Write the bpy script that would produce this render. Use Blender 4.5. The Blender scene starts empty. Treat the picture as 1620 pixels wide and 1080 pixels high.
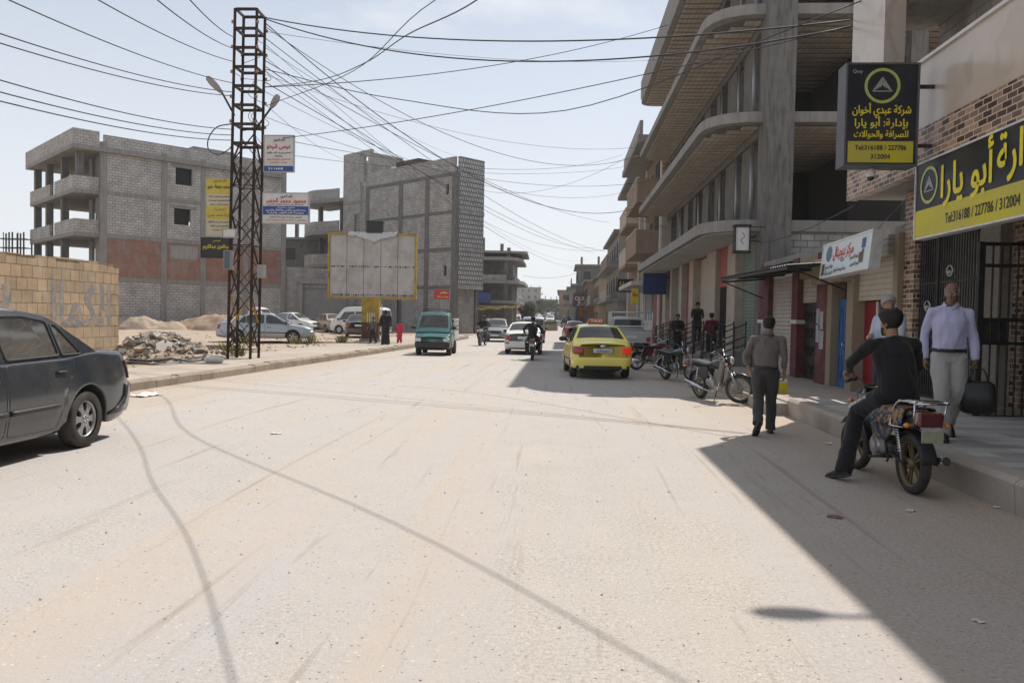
import bpy, bmesh, math, random
from math import radians, sin, cos, pi, sqrt, atan2
from mathutils import Vector, Matrix, noise
scene = bpy.context.scene
COL = scene.collection
# ------------------------------------------------------------------ camera
PSI, TH, RHO, EYE, FPX = radians(3.564), radians(1.778), radians(1.1), 1.65, 1240.0
cam = bpy.data.cameras.new('camera')
cam.sensor_width = 23.5
cam.lens = FPX / 1620 * 23.5
cam.clip_end = 5000
cam_o = bpy.data.objects.new('camera', cam)
COL.objects.link(cam_o)
CAMR = Matrix.Rotation(PSI, 3, 'Z') @ Matrix.Rotation(pi / 2 - TH, 3, 'X') @ Matrix.Rotation(RHO, 3, 'Z')
cam_o.matrix_world = Matrix.Translation((0, 0, EYE)) @ CAMR.to_4x4()
scene.camera = cam_o
# ------------------------------------------------------------------ light
SUNV = Vector((0.36, 0.52, 1.0)).normalized()
SUN_EL = math.asin(SUNV.z)
SUN_AZ = atan2(SUNV.x, SUNV.y)          # from +Y towards +X
world = bpy.data.worlds.new('World')
scene.world = world
world.use_nodes = True
wn, wl = world.node_tree.nodes, world.node_tree.links
wn.clear()
w_out = wn.new('ShaderNodeOutputWorld')
w_bg = wn.new('ShaderNodeBackground')
w_sky = wn.new('ShaderNodeTexSky')
w_sky.sky_type = 'NISHITA'
w_sky.sun_disc = False
w_sky.sun_elevation = SUN_EL
w_sky.sun_rotation = SUN_AZ
w_sky.altitude = 300
w_sky.air_density = 1.0
w_sky.dust_density = 1.5
w_sky.ozone_density = 1.0
w_tc = wn.new('ShaderNodeTexCoord')
w_map = wn.new('ShaderNodeMapping')
w_map.inputs['Scale'].default_value = (1.6, 1.1, 4.5)
w_no = wn.new('ShaderNodeTexNoise')
w_no.inputs['Scale'].default_value = 1.7
w_no.inputs['Detail'].default_value = 7
w_no.inputs['Roughness'].default_value = 0.55
w_rmp = wn.new('ShaderNodeValToRGB')
w_rmp.color_ramp.elements[0].position = 0.40
w_rmp.color_ramp.elements[0].color = (0.12, 0.12, 0.12, 1)
w_rmp.color_ramp.elements[1].position = 0.66
w_rmp.color_ramp.elements[1].color = (0.8, 0.8, 0.8, 1)
w_mix = wn.new('ShaderNodeMixRGB')
w_mix.inputs['Color2'].default_value = (7.8, 8.0, 8.3, 1)
wl.new(w_tc.outputs['Generated'], w_map.inputs['Vector'])
wl.new(w_map.outputs['Vector'], w_no.inputs['Vector'])
wl.new(w_no.outputs['Fac'], w_rmp.inputs['Fac'])
w_sep = wn.new('ShaderNodeSeparateXYZ')
w_hz = wn.new('ShaderNodeMapRange')      # milky air thickens towards the horizon
w_hz.inputs['From Min'].default_value = 0.0
w_hz.inputs['From Max'].default_value = 0.42
w_hz.inputs['To Min'].default_value = 0.95
w_hz.inputs['To Max'].default_value = 0.42
w_mx = wn.new('ShaderNodeMath')
w_mx.operation = 'MAXIMUM'
wl.new(w_tc.outputs['Generated'], w_sep.inputs[0])
wl.new(w_sep.outputs['Z'], w_hz.inputs['Value'])
wl.new(w_hz.outputs[0], w_mx.inputs[0])
wl.new(w_rmp.outputs['Color'], w_mx.inputs[1])
wl.new(w_mx.outputs[0], w_mix.inputs['Fac'])
wl.new(w_sky.outputs['Color'], w_mix.inputs['Color1'])
wl.new(w_mix.outputs['Color'], w_bg.inputs['Color'])
wl.new(w_bg.outputs['Background'], w_out.inputs['Surface'])
w_bg.inputs['Strength'].default_value = 0.10
sun = bpy.data.lights.new('sun', 'SUN')
sun.energy = 4.5
sun.angle = radians(0.5)
sun.color = (1.0, 0.955, 0.88)
sun_o = bpy.data.objects.new('sun', sun)
sun_o.rotation_euler = SUNV.to_track_quat('Z', 'Y').to_euler()
sun_o.location = (8, 12, 30)
COL.objects.link(sun_o)
scene.view_settings.view_transform = 'Standard'
scene.view_settings.look = 'None'
scene.view_settings.exposure = 0.24
scene.cycles.max_bounces = 6
scene.cycles.transparent_max_bounces = 8
scene.cycles.caustics_reflective = False
scene.cycles.caustics_refractive = False


# ------------------------------------------------------------------ helpers
def ray(u, v):
    return CAMR @ Vector(((u - 810) / FPX, (540 - v) / FPX, -1.0))


def at_z(u, v, z=0.0):
    r = ray(u, v)
    t = (z - EYE) / r.z
    return Vector((r.x * t, r.y * t, z))


def at_y(u, v, y):
    r = ray(u, v)
    t = y / r.y
    return Vector((r.x * t, y, EYE + r.z * t))


def at_x(u, v, x):
    r = ray(u, v)
    t = x / r.x
    return Vector((x, r.y * t, EYE + r.z * t))


def tag(o, label=None, cat=None, group=None, kind=None):
    if label: o['label'] = label
    if cat: o['category'] = cat
    if group: o['group'] = group
    if kind: o['kind'] = kind
    return o


def thing(name, label, cat, loc=(0, 0, 0), rz=0.0, group=None):
    o = bpy.data.objects.new(name, None)
    o.empty_display_size = 0.2
    COL.objects.link(o)
    o.location = loc
    o.rotation_euler = (0, 0, rz)
    return tag(o, label, cat, group)


def copy_tree(o, parent=None):
    c = o.copy()
    COL.objects.link(c)
    if parent: c.parent = parent
    for ch in list(o.children): copy_tree(ch, c)
    return c


class MB:
    """collects shapes and links them as ONE mesh object"""

    def __init__(s):
        s.v, s.f, s.m, s.sm = [], [], [], []
        s.mats = []
        s.M = Matrix.Identity(4)
        s.cur = 0

    def use(s, mat):
        if mat not in s.mats: s.mats.append(mat)
        s.cur = s.mats.index(mat)
        return s

    def add(s, verts, faces, smooth=False):
        b = len(s.v)
        M = s.M
        for p in verts: s.v.append(M @ Vector(p))
        for f in faces:
            s.f.append([b + i for i in f])
            s.m.append(s.cur)
            s.sm.append(smooth)
        return b

    def box(s, x0, x1, y0, y1, z0, z1):
        if x0 > x1: x0, x1 = x1, x0
        if y0 > y1: y0, y1 = y1, y0
        if z0 > z1: z0, z1 = z1, z0
        s.add([(x0, y0, z0), (x1, y0, z0), (x1, y1, z0), (x0, y1, z0), (x0, y0, z1), (x1, y0, z1), (x1, y1, z1), (x0, y1, z1)],
              [(0, 3, 2, 1), (4, 5, 6, 7), (0, 1, 5, 4), (1, 2, 6, 5), (2, 3, 7, 6), (3, 0, 4, 7)])
        return s

    def bar(s, p, q, w, h=None, up=(0, 0, 1)):
        """rectangular bar from p to q"""
        h = h or w
        p, q = Vector(p), Vector(q)
        d = (q - p)
        if d.length < 1e-6: return s
        d.normalize()
        u = Vector(up)
        if abs(d.dot(u)) > 0.99: u = Vector((0, 1, 0))
        a = d.cross(u).normalized() * (w / 2)
        b = a.cross(d).normalized() * (h / 2)
        vs = [p - a - b, p + a - b, p + a + b, p - a + b, q - a - b, q + a - b, q + a + b, q - a + b]
        s.add(vs, [(3, 2, 1, 0), (4, 5, 6, 7), (0, 1, 5, 4), (1, 2, 6, 5), (2, 3, 7, 6), (3, 0, 4, 7)])
        return s

    def prism(s, poly, z0, z1, smooth=False):
        """poly = list of (x,y), counter-clockwise, extruded z0..z1"""
        n = len(poly)
        vs = [(x, y, z0) for x, y in poly] + [(x, y, z1) for x, y in poly]
        s.add(vs, [tuple(range(n - 1, -1, -1)), tuple(range(n, 2 * n))])
        b = len(s.v) - 2 * n
        for i in range(n):
            j = (i + 1) % n
            s.f.append([b + i, b + j, b + n + j, b + n + i])
            s.m.append(s.cur)
            s.sm.append(smooth)
        return s

    def loft(s, rings, smooth=True, cap=True, closed=True):
        n = len(rings[0])
        vs = [p for r in rings for p in r]
        fs = []
        for k in range(len(rings) - 1):
            for i in range(n if closed else n - 1):
                j = (i + 1) % n
                fs.append((k * n + i, k * n + j, (k + 1) * n + j, (k + 1) * n + i))
        s.add(vs, fs, smooth)
        if cap and closed:
            b = len(s.v) - len(vs)
            for idx in (list(range(n - 1, -1, -1)), [(len(rings) - 1) * n + i for i in range(n)]):
                s.f.append([b + i for i in idx])
                s.m.append(s.cur)
                s.sm.append(False)
        return s

    def tube(s, pts, r, n=8, smooth=True, flat=1.0, cap=True):
        """round tube along pts; r = number or list"""
        pts = [Vector(p) for p in pts]
        rs = r if isinstance(r, (list, tuple)) else [r] * len(pts)
        rings = []
        a = None
        for i, p in enumerate(pts):
            d = (pts[min(i + 1, len(pts) - 1)] - pts[max(i - 1, 0)])
            d = d.normalized() if d.length > 1e-9 else Vector((0, 0, 1))
            if a is None:
                a = d.orthogonal().normalized()
            else:
                a = (a - d * a.dot(d))
                a = a.normalized() if a.length > 1e-6 else d.orthogonal().normalized()
            b = d.cross(a)
            rings.append([p + (a * cos(t) + b * sin(t) * flat) * rs[i] for t in [2 * pi * k / n for k in range(n)]])
        return s.loft(rings, smooth, cap)

    def lathe(s, prof, c=(0, 0, 0), axis='Z', n=24, smooth=True, cap=True):
        """prof = list of (radius, height along axis)"""
        c = Vector(c)
        rings = []
        for r, h in prof:
            ring = []
            for k in range(n):
                t = 2 * pi * k / n
                x, y = r * cos(t), r * sin(t)
                ring.append(c + (Vector((x, y, h)) if axis == 'Z' else Vector((h, x, y)) if axis == 'X' else Vector((y, h, x))))
            rings.append(ring)
        return s.loft(rings, smooth, cap)

    def ball(s, c, r, n=12, m=8):
        c = Vector(c)
        rx, ry, rz = (r, r, r) if not isinstance(r, (tuple, list)) else r
        rings = []
        for i in range(m + 1):
            a = -pi / 2 + pi * i / m
            q = max(cos(a), 0.02)
            rings.append([c + Vector((rx * q * cos(2 * pi * k / n), ry * q * sin(2 * pi * k / n), rz * sin(a))) for k in range(n)])
        return s.loft(rings, True, True)

    def quad(s, a, b, c, d, smooth=False):
        s.add([a, b, c, d], [(0, 1, 2, 3)], smooth)
        return s

    def grid(s, P, smooth=True, flip=False):
        """P = rows of points"""
        n = len(P[0])
        fs = []
        for i in range(len(P) - 1):
            for j in range(n - 1):
                q = (i * n + j, i * n + j + 1, (i + 1) * n + j + 1, (i + 1) * n + j)
                fs.append(tuple(reversed(q)) if flip else q)
        s.add([p for r in P for p in r], fs, smooth)
        return s

    def build(s, name, mat=None, parent=None, bevel=0.0, seg=2, smooth_angle=None, uv=True, weld=False):
        me = bpy.data.meshes.new(name)
        me.from_pydata([tuple(p) for p in s.v], [], s.f)
        mats = s.mats if (s.mats and mat is None) else [mat]
        for m in mats: me.materials.append(m)
        if s.mats and mat is None: me.polygons.foreach_set('material_index', s.m)
        me.polygons.foreach_set('use_smooth', s.sm)
        if weld:
            bm = bmesh.new()
            bm.from_mesh(me)
            bmesh.ops.remove_doubles(bm, verts=bm.verts, dist=1e-4)
            bm.to_mesh(me)
            bm.free()
        if uv: box_uv(me)
        me.update()
        o = bpy.data.objects.new(name, me)
        COL.objects.link(o)
        if parent: o.parent = parent
        if bevel:
            b = o.modifiers.new('bevel', 'BEVEL')
            b.width = bevel
            b.segments = seg
            b.limit_method = 'ANGLE'
            b.angle_limit = radians(40)
        return o


def box_uv(me):
    """UVs in metres: u along the face horizontally, v up it"""
    ul = me.uv_layers.new(name='UVMap')
    dat = ul.data
    vs = me.vertices
    for p in me.polygons:
        n = p.normal
        if abs(n.z) > 0.8:
            a, b = Vector((1, 0, 0)), Vector((0, 1, 0))
        else:
            a = Vector((-n.y, n.x, 0))
            a = a.normalized() if a.length > 1e-6 else Vector((1, 0, 0))
            # one direction for opposite faces keeps courses running the same way
            b = Vector((0, 0, 1))
        for li in p.loop_indices:
            co = vs[me.loops[li].vertex_index].co
            dat[li].uv = (co.dot(a), co.dot(b))


def remeshed(mb, name, mat, parent, voxel=0.012, smooth=2, fold=0.0, fold_scale=9.0, seed=0.0):
    """one continuous surface from overlapping closed shapes"""
    o = mb.build(name, mat, None, uv=False)
    r = o.modifiers.new('r', 'REMESH')
    r.mode = 'VOXEL'
    r.voxel_size = voxel
    r.use_smooth_shade = True
    if smooth:
        sm = o.modifiers.new('s', 'SMOOTH')
        sm.factor = 0.5
        sm.iterations = smooth
    dg = bpy.context.evaluated_depsgraph_get()
    me = bpy.data.meshes.new_from_object(o.evaluated_get(dg))
    old = o.data
    o.modifiers.clear()
    o.data = me
    bpy.data.meshes.remove(old)
    me.name = name
    if not me.materials: me.materials.append(mat)
    if fold:
        ns = [v.normal.copy() for v in me.vertices]
        for v, nn in zip(me.vertices, ns):
            p = v.co
            q = Vector((p.x * fold_scale, p.y * fold_scale, p.z * fold_scale * 0.55 + p.x * 3)) + Vector((seed, seed * 1.7, seed * 0.3))
            d = noise.noise(q) + 0.5 * noise.noise(q * 2.3)
            d = (abs(d) ** 0.7) * (1 if d > 0 else -1)
            v.co = p + nn * d * fold
    for p in me.polygons: p.use_smooth = True
    me.update()
    if parent: o.parent = parent
    return o


def text_mesh(name, body, size, mat, M, parent=None, bold=0.0, arab=True, fit=None, depth=0.0, xs=1.0):
    """a line of writing, centred at M's origin in M's XY plane, as a mesh part"""
    c = bpy.data.curves.new(name, 'FONT')
    c.body = arabic(body) if arab else body
    c.size = size
    c.resolution_u = 3
    o = bpy.data.objects.new(name, c)
    COL.objects.link(o)
    dg = bpy.context.evaluated_depsgraph_get()
    me = bpy.data.meshes.new_from_object(o.evaluated_get(dg))
    bpy.data.objects.remove(o)
    bpy.data.curves.remove(c)
    bm = bmesh.new()
    bm.from_mesh(me)
    bm.verts.ensure_lookup_table()
    seen = set()
    k = 0
    for v in bm.verts:           # joined letters overlap: each glyph on its own hair-thin level
        if v.index in seen: continue
        st = [v]
        seen.add(v.index)
        while st:
            a = st.pop()
            a.co.z = (k % 4) * 0.0008
            for e in a.link_edges:
                b = e.other_vert(a)
                if b.index not in seen:
                    seen.add(b.index)
                    st.append(b)
        k += 1
    if bm.verts:
        x0, x1 = min(v.co.x for v in bm.verts), max(v.co.x for v in bm.verts)
        y0, y1 = min(v.co.y for v in bm.verts), max(v.co.y for v in bm.verts)
        sx = xs
        if fit: sx = fit / max(x1 - x0, 1e-6)
        for v in bm.verts:
            v.co = M @ Vector(((v.co.x - (x0 + x1) / 2) * sx, v.co.y - (y0 + y1) / 2, v.co.z))
    if bold and bm.verts:        # heavier strokes: the same letters laid again, shifted a little
        e = min(bold, size * .022)
        base = bm.faces[:] + bm.edges[:] + bm.verts[:]
        R3 = M.to_3x3()
        for q in range(6):
            dup = bmesh.ops.duplicate(bm, geom=base)
            sh = R3 @ Vector((e * cos(q * pi / 3), e * sin(q * pi / 3), -.0001 * (q + 1)))
            for v in dup['geom']:
                if isinstance(v, bmesh.types.BMVert): v.co += sh
    bm.to_mesh(me)
    bm.free()
    me.materials.clear()
    me.materials.append(mat)
    o = bpy.data.objects.new(name, me)
    COL.objects.link(o)
    if parent: o.parent = parent
    return o


def frame_m(o, ex, ey):
    """matrix with origin o, x axis ex, y axis ey"""
    ex, ey = Vector(ex).normalized(), Vector(ey).normalized()
    ez = ex.cross(ey)
    return Matrix(((ex.x, ey.x, ez.x, o[0]), (ex.y, ey.y, ez.y, o[1]), (ex.z, ey.z, ez.z, o[2]), (0, 0, 0, 1)))


def smooth_curve(pts, n=6):
    """Catmull-Rom through pts"""
    P = [Vector(p) for p in pts]
    P = [P[0] * 2 - P[1]] + P + [P[-1] * 2 - P[-2]]
    out = []
    for i in range(1, len(P) - 2):
        for k in range(n):
            t = k / n
            a, b, c, d = P[i - 1], P[i], P[i + 1], P[i + 2]
            out.append(0.5 * ((2 * b) + (c - a) * t + (2 * a - 5 * b + 4 * c - d) * t * t + (3 * b - a - 3 * c + d) * t ** 3))
    out.append(P[-2])
    return out


def interp(x, tab):
    if x <= tab[0][0]: return tab[0][1]
    for (a, va), (b, vb) in zip(tab, tab[1:]):
        if x <= b:
            t = (x - a) / (b - a)
            t = t * t * (3 - 2 * t) * 0.5 + t * 0.5
            return va + (vb - va) * t
    return tab[-1][1]


# ---- Arabic shaping (the built-in font draws no joined letters by itself) ----
_AR = {}
for _c, _iso, _n in [('ا', 0xFE8D, 2), ('أ', 0xFE83, 2), ('إ', 0xFE87, 2), ('آ', 0xFE81, 2), ('ة', 0xFE93, 2), ('د', 0xFEA9, 2),
                     ('ذ', 0xFEAB, 2), ('ر', 0xFEAD, 2), ('ز', 0xFEAF, 2), ('و', 0xFEED, 2), ('ى', 0xFEEF, 2), ('ب', 0xFE8F, 4),
                     ('ت', 0xFE95, 4), ('ث', 0xFE99, 4), ('ج', 0xFE9D, 4), ('ح', 0xFEA1, 4), ('خ', 0xFEA5, 4), ('س', 0xFEB1, 4),
                     ('ش', 0xFEB5, 4), ('ص', 0xFEB9, 4), ('ض', 0xFEBD, 4), ('ط', 0xFEC1, 4), ('ظ', 0xFEC5, 4), ('ع', 0xFEC9, 4),
                     ('غ', 0xFECD, 4), ('ف', 0xFED1, 4), ('ق', 0xFED5, 4), ('ك', 0xFED9, 4), ('ل', 0xFEDD, 4), ('م', 0xFEE1, 4),
                     ('ن', 0xFEE5, 4), ('ه', 0xFEE9, 4), ('ي', 0xFEF1, 4), ('ء', 0xFE80, 1)]:
    _AR[_c] = (_iso, _n)


def arabic(s):
    out = []
    i = 0
    n = len(s)
    while i < n:
        c = s[i]
        if c not in _AR:
            out.append(c)
            i += 1
            continue
        iso, k = _AR[c]
        prev = i > 0 and s[i - 1] in _AR and _AR[s[i - 1]][1] == 4
        if c == 'ل' and i + 1 < n and s[i + 1] in 'اأإآ':
            base = {'ا': 0xFEFB, 'أ': 0xFEF7, 'إ': 0xFEF9, 'آ': 0xFEF5}[s[i + 1]]
            out.append(chr(base + (1 if prev else 0)))
            i += 2
            continue
        nxt = k == 4 and i + 1 < n and s[i + 1] in _AR and _AR[s[i + 1]][1] > 1
        if c == 'ة':
            out.append(chr(0xFE94))
        elif k == 1 or not (prev or nxt):
            out.append(c)
        elif k == 2:
            out.append(chr(iso + (1 if prev else 0)))
        else:
            out.append(chr(iso + (3 if prev and nxt else 2 if nxt else 1 if prev else 0)))
        i += 1
    return ''.join(reversed(out))
# ------------------------------------------------------------------ materials
def _n(nt, t, **kw):
    n = nt.nodes.new(t)
    for k, v in kw.items():
        if k in n.inputs: n.inputs[k].default_value = v
        else: setattr(n, k, v)
    return n


def rgb(c, k=1.0):
    return (c[0] * k, c[1] * k, c[2] * k, 1)


def new_mat(name):
    m = bpy.data.materials.new(name)
    m.use_nodes = True
    nt = m.node_tree
    b = nt.nodes['Principled BSDF']
    return m, nt, b


def ramp(nt, src, a, b, ca=(0, 0, 0, 1), cb=(1, 1, 1, 1)):
    r = nt.nodes.new('ShaderNodeValToRGB')
    r.color_ramp.elements[0].position = a
    r.color_ramp.elements[1].position = b
    r.color_ramp.elements[0].color = ca
    r.color_ramp.elements[1].color = cb
    nt.links.new(src, r.inputs['Fac'])
    return r.outputs['Color']


def mixc(nt, fac, c1, c2, mode='MIX'):
    m = nt.nodes.new('ShaderNodeMixRGB')
    m.blend_type = mode
    for s, k in ((fac, 'Fac'), (c1, 'Color1'), (c2, 'Color2')):
        if hasattr(s, 'is_output'): nt.links.new(s, m.inputs[k])
        else: m.inputs[k].default_value = s
    return m.outputs['Color']


def noise_f(nt, vec, scale, detail=5, rough=0.55, dist=0.0):
    n = _n(nt, 'ShaderNodeTexNoise', Scale=scale, Detail=detail, Roughness=rough, Distortion=dist)
    if vec is not None: nt.links.new(vec, n.inputs['Vector'])
    return n.outputs['Fac']


def coords(nt, kind='Object', scale=None, rot=None):
    t = nt.nodes.new('ShaderNodeTexCoord')
    o = t.outputs[kind]
    if scale or rot:
        mp = nt.nodes.new('ShaderNodeMapping')
        if scale: mp.inputs['Scale'].default_value = scale
        if rot: mp.inputs['Rotation'].default_value = rot
        nt.links.new(o, mp.inputs['Vector'])
        o = mp.outputs['Vector']
    return o


def bump(nt, b, h, strength=0.3, dist=0.02, prev=None):
    n = _n(nt, 'ShaderNodeBump', Strength=strength, Distance=dist)
    nt.links.new(h, n.inputs['Height'])
    if prev is not None: nt.links.new(prev, n.inputs['Normal'])
    nt.links.new(n.outputs['Normal'], b.inputs['Normal'])
    return n.outputs['Normal']


def rough_mat(name, c, c2=None, rough=0.85, scale=3.0, bmp=0.25, metal=0.0, dirt=None, dirt_amt=0.5, streak=False, spec=0.3, fine=60.0):
    """weathered matt surface: two tones, dirt patches, fine grain"""
    m, nt, b = new_mat(name)
    c2 = c2 or tuple(x * 0.72 for x in c)
    v = coords(nt)
    n1 = noise_f(nt, v, scale, 7, 0.62)
    col = mixc(nt, ramp(nt, n1, 0.35, 0.68), rgb(c), rgb(c2))
    n2 = noise_f(nt, v, fine, 4, 0.6)
    col = mixc(nt, 0.35, col, mixc(nt, ramp(nt, n2, 0.3, 0.7), rgb(c, 0.62), rgb(c, 1.25)))
    if dirt:
        vs = coords(nt, 'Object', (3.2, 3.2, 0.35)) if streak else v
        n3 = noise_f(nt, vs, scale * (1.2 if streak else 0.6), 6, 0.6, 0.3)
        col = mixc(nt, mixc(nt, ramp(nt, n3, 0.46, 0.68), (0, 0, 0, 1), (dirt_amt,) * 3 + (1,)), col, rgb(dirt))
    nt.links.new(col, b.inputs['Base Color'])
    b.inputs['Roughness'].default_value = rough
    b.inputs['Metallic'].default_value = metal
    b.inputs['Specular IOR Level'].default_value = spec
    if bmp: bump(nt, b, n2, bmp, 0.01)
    return m


def brick_mat(name, c1, c2, mortar, bw=0.4, bh=0.2, ms=0.012, rough=0.9, bmp=0.5, stain=None, stain_amt=0.5, bias=0.0, kind='UV', vary=0.5, off=0.5):
    m, nt, b = new_mat(name)
    v = coords(nt, kind)
    wob = noise_f(nt, v, 2.2, 3)
    wv = _n(nt, 'ShaderNodeVectorMath', operation='MULTIPLY_ADD')
    cmb = nt.nodes.new('ShaderNodeCombineXYZ')
    nt.links.new(wob, cmb.inputs['X'])
    nt.links.new(wob, cmb.inputs['Y'])
    nt.links.new(cmb.outputs['Vector'], wv.inputs[0])
    wv.inputs[1].default_value = (0.03, 0.03, 0)
    nt.links.new(v, wv.inputs[2])
    t = _n(nt, 'ShaderNodeTexBrick', Scale=1.0)
    t.offset = off
    t.inputs['Brick Width'].default_value = bw
    t.inputs['Row Height'].default_value = bh
    t.inputs['Mortar Size'].default_value = ms
    t.inputs['Mortar Smooth'].default_value = 0.25
    t.inputs['Bias'].default_value = bias
    t.inputs['Color1'].default_value = rgb(c1)
    t.inputs['Color2'].default_value = rgb(c2)
    t.inputs['Mortar'].default_value = rgb(mortar)
    nt.links.new(wv.outputs['Vector'], t.inputs['Vector'])
    n1 = noise_f(nt, v, 1.1, 7, 0.65)
    n2 = noise_f(nt, v, 26.0, 5, 0.65)
    col = mixc(nt, vary, t.outputs['Color'], mixc(nt, ramp(nt, n1, 0.3, 0.72), rgb((0.55, 0.53, 0.5)), rgb((1.3, 1.3, 1.3))), 'MULTIPLY')
    col = mixc(nt, 0.4, col, mixc(nt, ramp(nt, n2, 0.3, 0.7), rgb((0.6,) * 3), rgb((1.3,) * 3)), 'MULTIPLY')
    if stain:
        n3 = noise_f(nt, coords(nt, kind, (0.9, 0.35, 1)), 1.3, 6, 0.65, 0.4)
        col = mixc(nt, mixc(nt, ramp(nt, n3, 0.48, 0.7), (0, 0, 0, 1), (stain_amt,) * 3 + (1,)), col, rgb(stain))
    nt.links.new(col, b.inputs['Base Color'])
    b.inputs['Roughness'].default_value = rough
    b.inputs['Specular IOR Level'].default_value = 0.25
    inv = _n(nt, 'ShaderNodeMath', operation='MULTIPLY_ADD')
    nt.links.new(t.outputs['Fac'], inv.inputs[0])
    inv.inputs[1].default_value = -1.0
    nt.links.new(n2, inv.inputs[2])
    bump(nt, b, inv.outputs[0], bmp, 0.012)
    return m


def paint_mat(name, c, rough=0.25, dust=0.3, dust_c=(0.42, 0.36, 0.29), metal=0.0, coat=0.6):
    """car paint with road dust thicker in patches"""
    m, nt, b = new_mat(name)
    v = coords(nt)
    n1 = noise_f(nt, v, 2.3, 6, 0.6)
    n2 = noise_f(nt, v, 38.0, 4, 0.65)
    sep = nt.nodes.new('ShaderNodeSeparateXYZ')
    nt.links.new(v, sep.inputs[0])
    low = _n(nt, 'ShaderNodeMapRange')
    low.inputs['From Min'].default_value = 0.9
    low.inputs['From Max'].default_value = 0.15
    nt.links.new(sep.outputs['Z'], low.inputs['Value'])
    a = _n(nt, 'ShaderNodeMath', operation='MULTIPLY_ADD')
    nt.links.new(low.outputs[0], a.inputs[0])
    a.inputs[1].default_value = 0.32
    nt.links.new(n1, a.inputs[2])
    f = mixc(nt, 0.3, ramp(nt, a.outputs[0], 0.38, 0.95), ramp(nt, n2, 0.35, 0.75), 'MULTIPLY')
    fac = mixc(nt, 1.0, f, (dust,) * 3 + (1,), 'MULTIPLY')
    col = mixc(nt, fac, rgb(c), rgb(dust_c))
    nt.links.new(col, b.inputs['Base Color'])
    r = _n(nt, 'ShaderNodeMath', operation='MULTIPLY_ADD')
    nt.links.new(fac, r.inputs[0])
    r.inputs[1].default_value = 1.1
    r.inputs[2].default_value = rough
    nt.links.new(r.outputs[0], b.inputs['Roughness'])
    b.inputs['Metallic'].default_value = metal
    b.inputs['Coat Weight'].default_value = coat * (1 - dust * 0.6)
    b.inputs['Coat Roughness'].default_value = 0.08
    return m


def plain(name, c, rough=0.5, metal=0.0, emit=None, es=1.0, spec=0.5, coat=0.0):
    m, nt, b = new_mat(name)
    v = coords(nt)
    n1 = noise_f(nt, v, 14.0, 5, 0.6)
    nt.links.new(mixc(nt, ramp(nt, n1, 0.3, 0.7), rgb(c, 0.82), rgb(c, 1.12)), b.inputs['Base Color'])
    b.inputs['Roughness'].default_value = rough
    b.inputs['Metallic'].default_value = metal
    b.inputs['Specular IOR Level'].default_value = spec
    b.inputs['Coat Weight'].default_value = coat
    if emit:
        b.inputs['Emission Color'].default_value = rgb(emit)
        b.inputs['Emission Strength'].default_value = es
    return m


def glass_mat(name, tint=(0.5, 0.55, 0.55), dust=0.15, clear=0.55, dust_c=(0.45, 0.41, 0.36)):
    """thin window pane: part see-through, glossy, dusty"""
    m, nt, b = new_mat(name)
    out = nt.nodes['Material Output']
    nt.nodes.remove(b)
    tr = _n(nt, 'ShaderNodeBsdfTransparent')
    tr.inputs['Color'].default_value = rgb(tint)
    gl = _n(nt, 'ShaderNodeBsdfGlossy')
    gl.inputs['Roughness'].default_value = 0.04
    gl.inputs['Color'].default_value = (0.9, 0.95, 1, 1)
    df = _n(nt, 'ShaderNodeBsdfDiffuse')
    df.inputs['Color'].default_value = rgb(dust_c)
    dk = _n(nt, 'ShaderNodeBsdfDiffuse')
    dk.inputs['Color'].default_value = (0.012, 0.014, 0.016, 1)
    fr = _n(nt, 'ShaderNodeFresnel', IOR=1.5)
    a = nt.nodes.new('ShaderNodeMixShader')
    a.inputs[0].default_value = clear
    nt.links.new(dk.outputs[0], a.inputs[1])
    nt.links.new(tr.outputs[0], a.inputs[2])
    s = nt.nodes.new('ShaderNodeMixShader')
    nt.links.new(fr.outputs[0], s.inputs[0])
    nt.links.new(a.outputs[0], s.inputs[1])
    nt.links.new(gl.outputs[0], s.inputs[2])
    v = coords(nt)
    n1 = noise_f(nt, v, 5.0, 6, 0.65)
    n2 = noise_f(nt, v, 70.0, 3, 0.6)
    f = mixc(nt, 0.6, ramp(nt, n1, 0.3, 0.8), ramp(nt, n2, 0.4, 0.7), 'MULTIPLY')
    f = mixc(nt, 1.0, f, (dust,) * 3 + (1,), 'MULTIPLY')
    f = mixc(nt, 1.0, f, (dust * 0.35,) * 3 + (1,), 'ADD')
    e = nt.nodes.new('ShaderNodeMixShader')
    nt.links.new(f, e.inputs[0])
    nt.links.new(s.outputs[0], e.inputs[1])
    nt.links.new(df.outputs[0], e.inputs[2])
    nt.links.new(e.outputs[0], out.inputs['Surface'])
    return m


def cloth_mat(name, c, c2=None, scale=260.0, bmp=0.25, rough=0.9):
    m, nt, b = new_mat(name)
    v = coords(nt)
    n = noise_f(nt, v, scale, 2)
    n1 = noise_f(nt, v, 4.0, 5)
    col = mixc(nt, ramp(nt, n1, 0.3, 0.7), rgb(c), rgb(c2 or tuple(x * 0.8 for x in c)))
    col = mixc(nt, 0.25, col, mixc(nt, ramp(nt, n, 0.3, 0.7), rgb(c, 0.6), rgb(c, 1.25)))
    nt.links.new(col, b.inputs['Base Color'])
    b.inputs['Roughness'].default_value = rough
    b.inputs['Specular IOR Level'].default_value = 0.2
    b.inputs['Sheen Weight'].default_value = 0.15
    n3 = noise_f(nt, v, 22.0, 4, 0.6)
    bump(nt, b, n3, bmp, 0.015)
    return m


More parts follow.
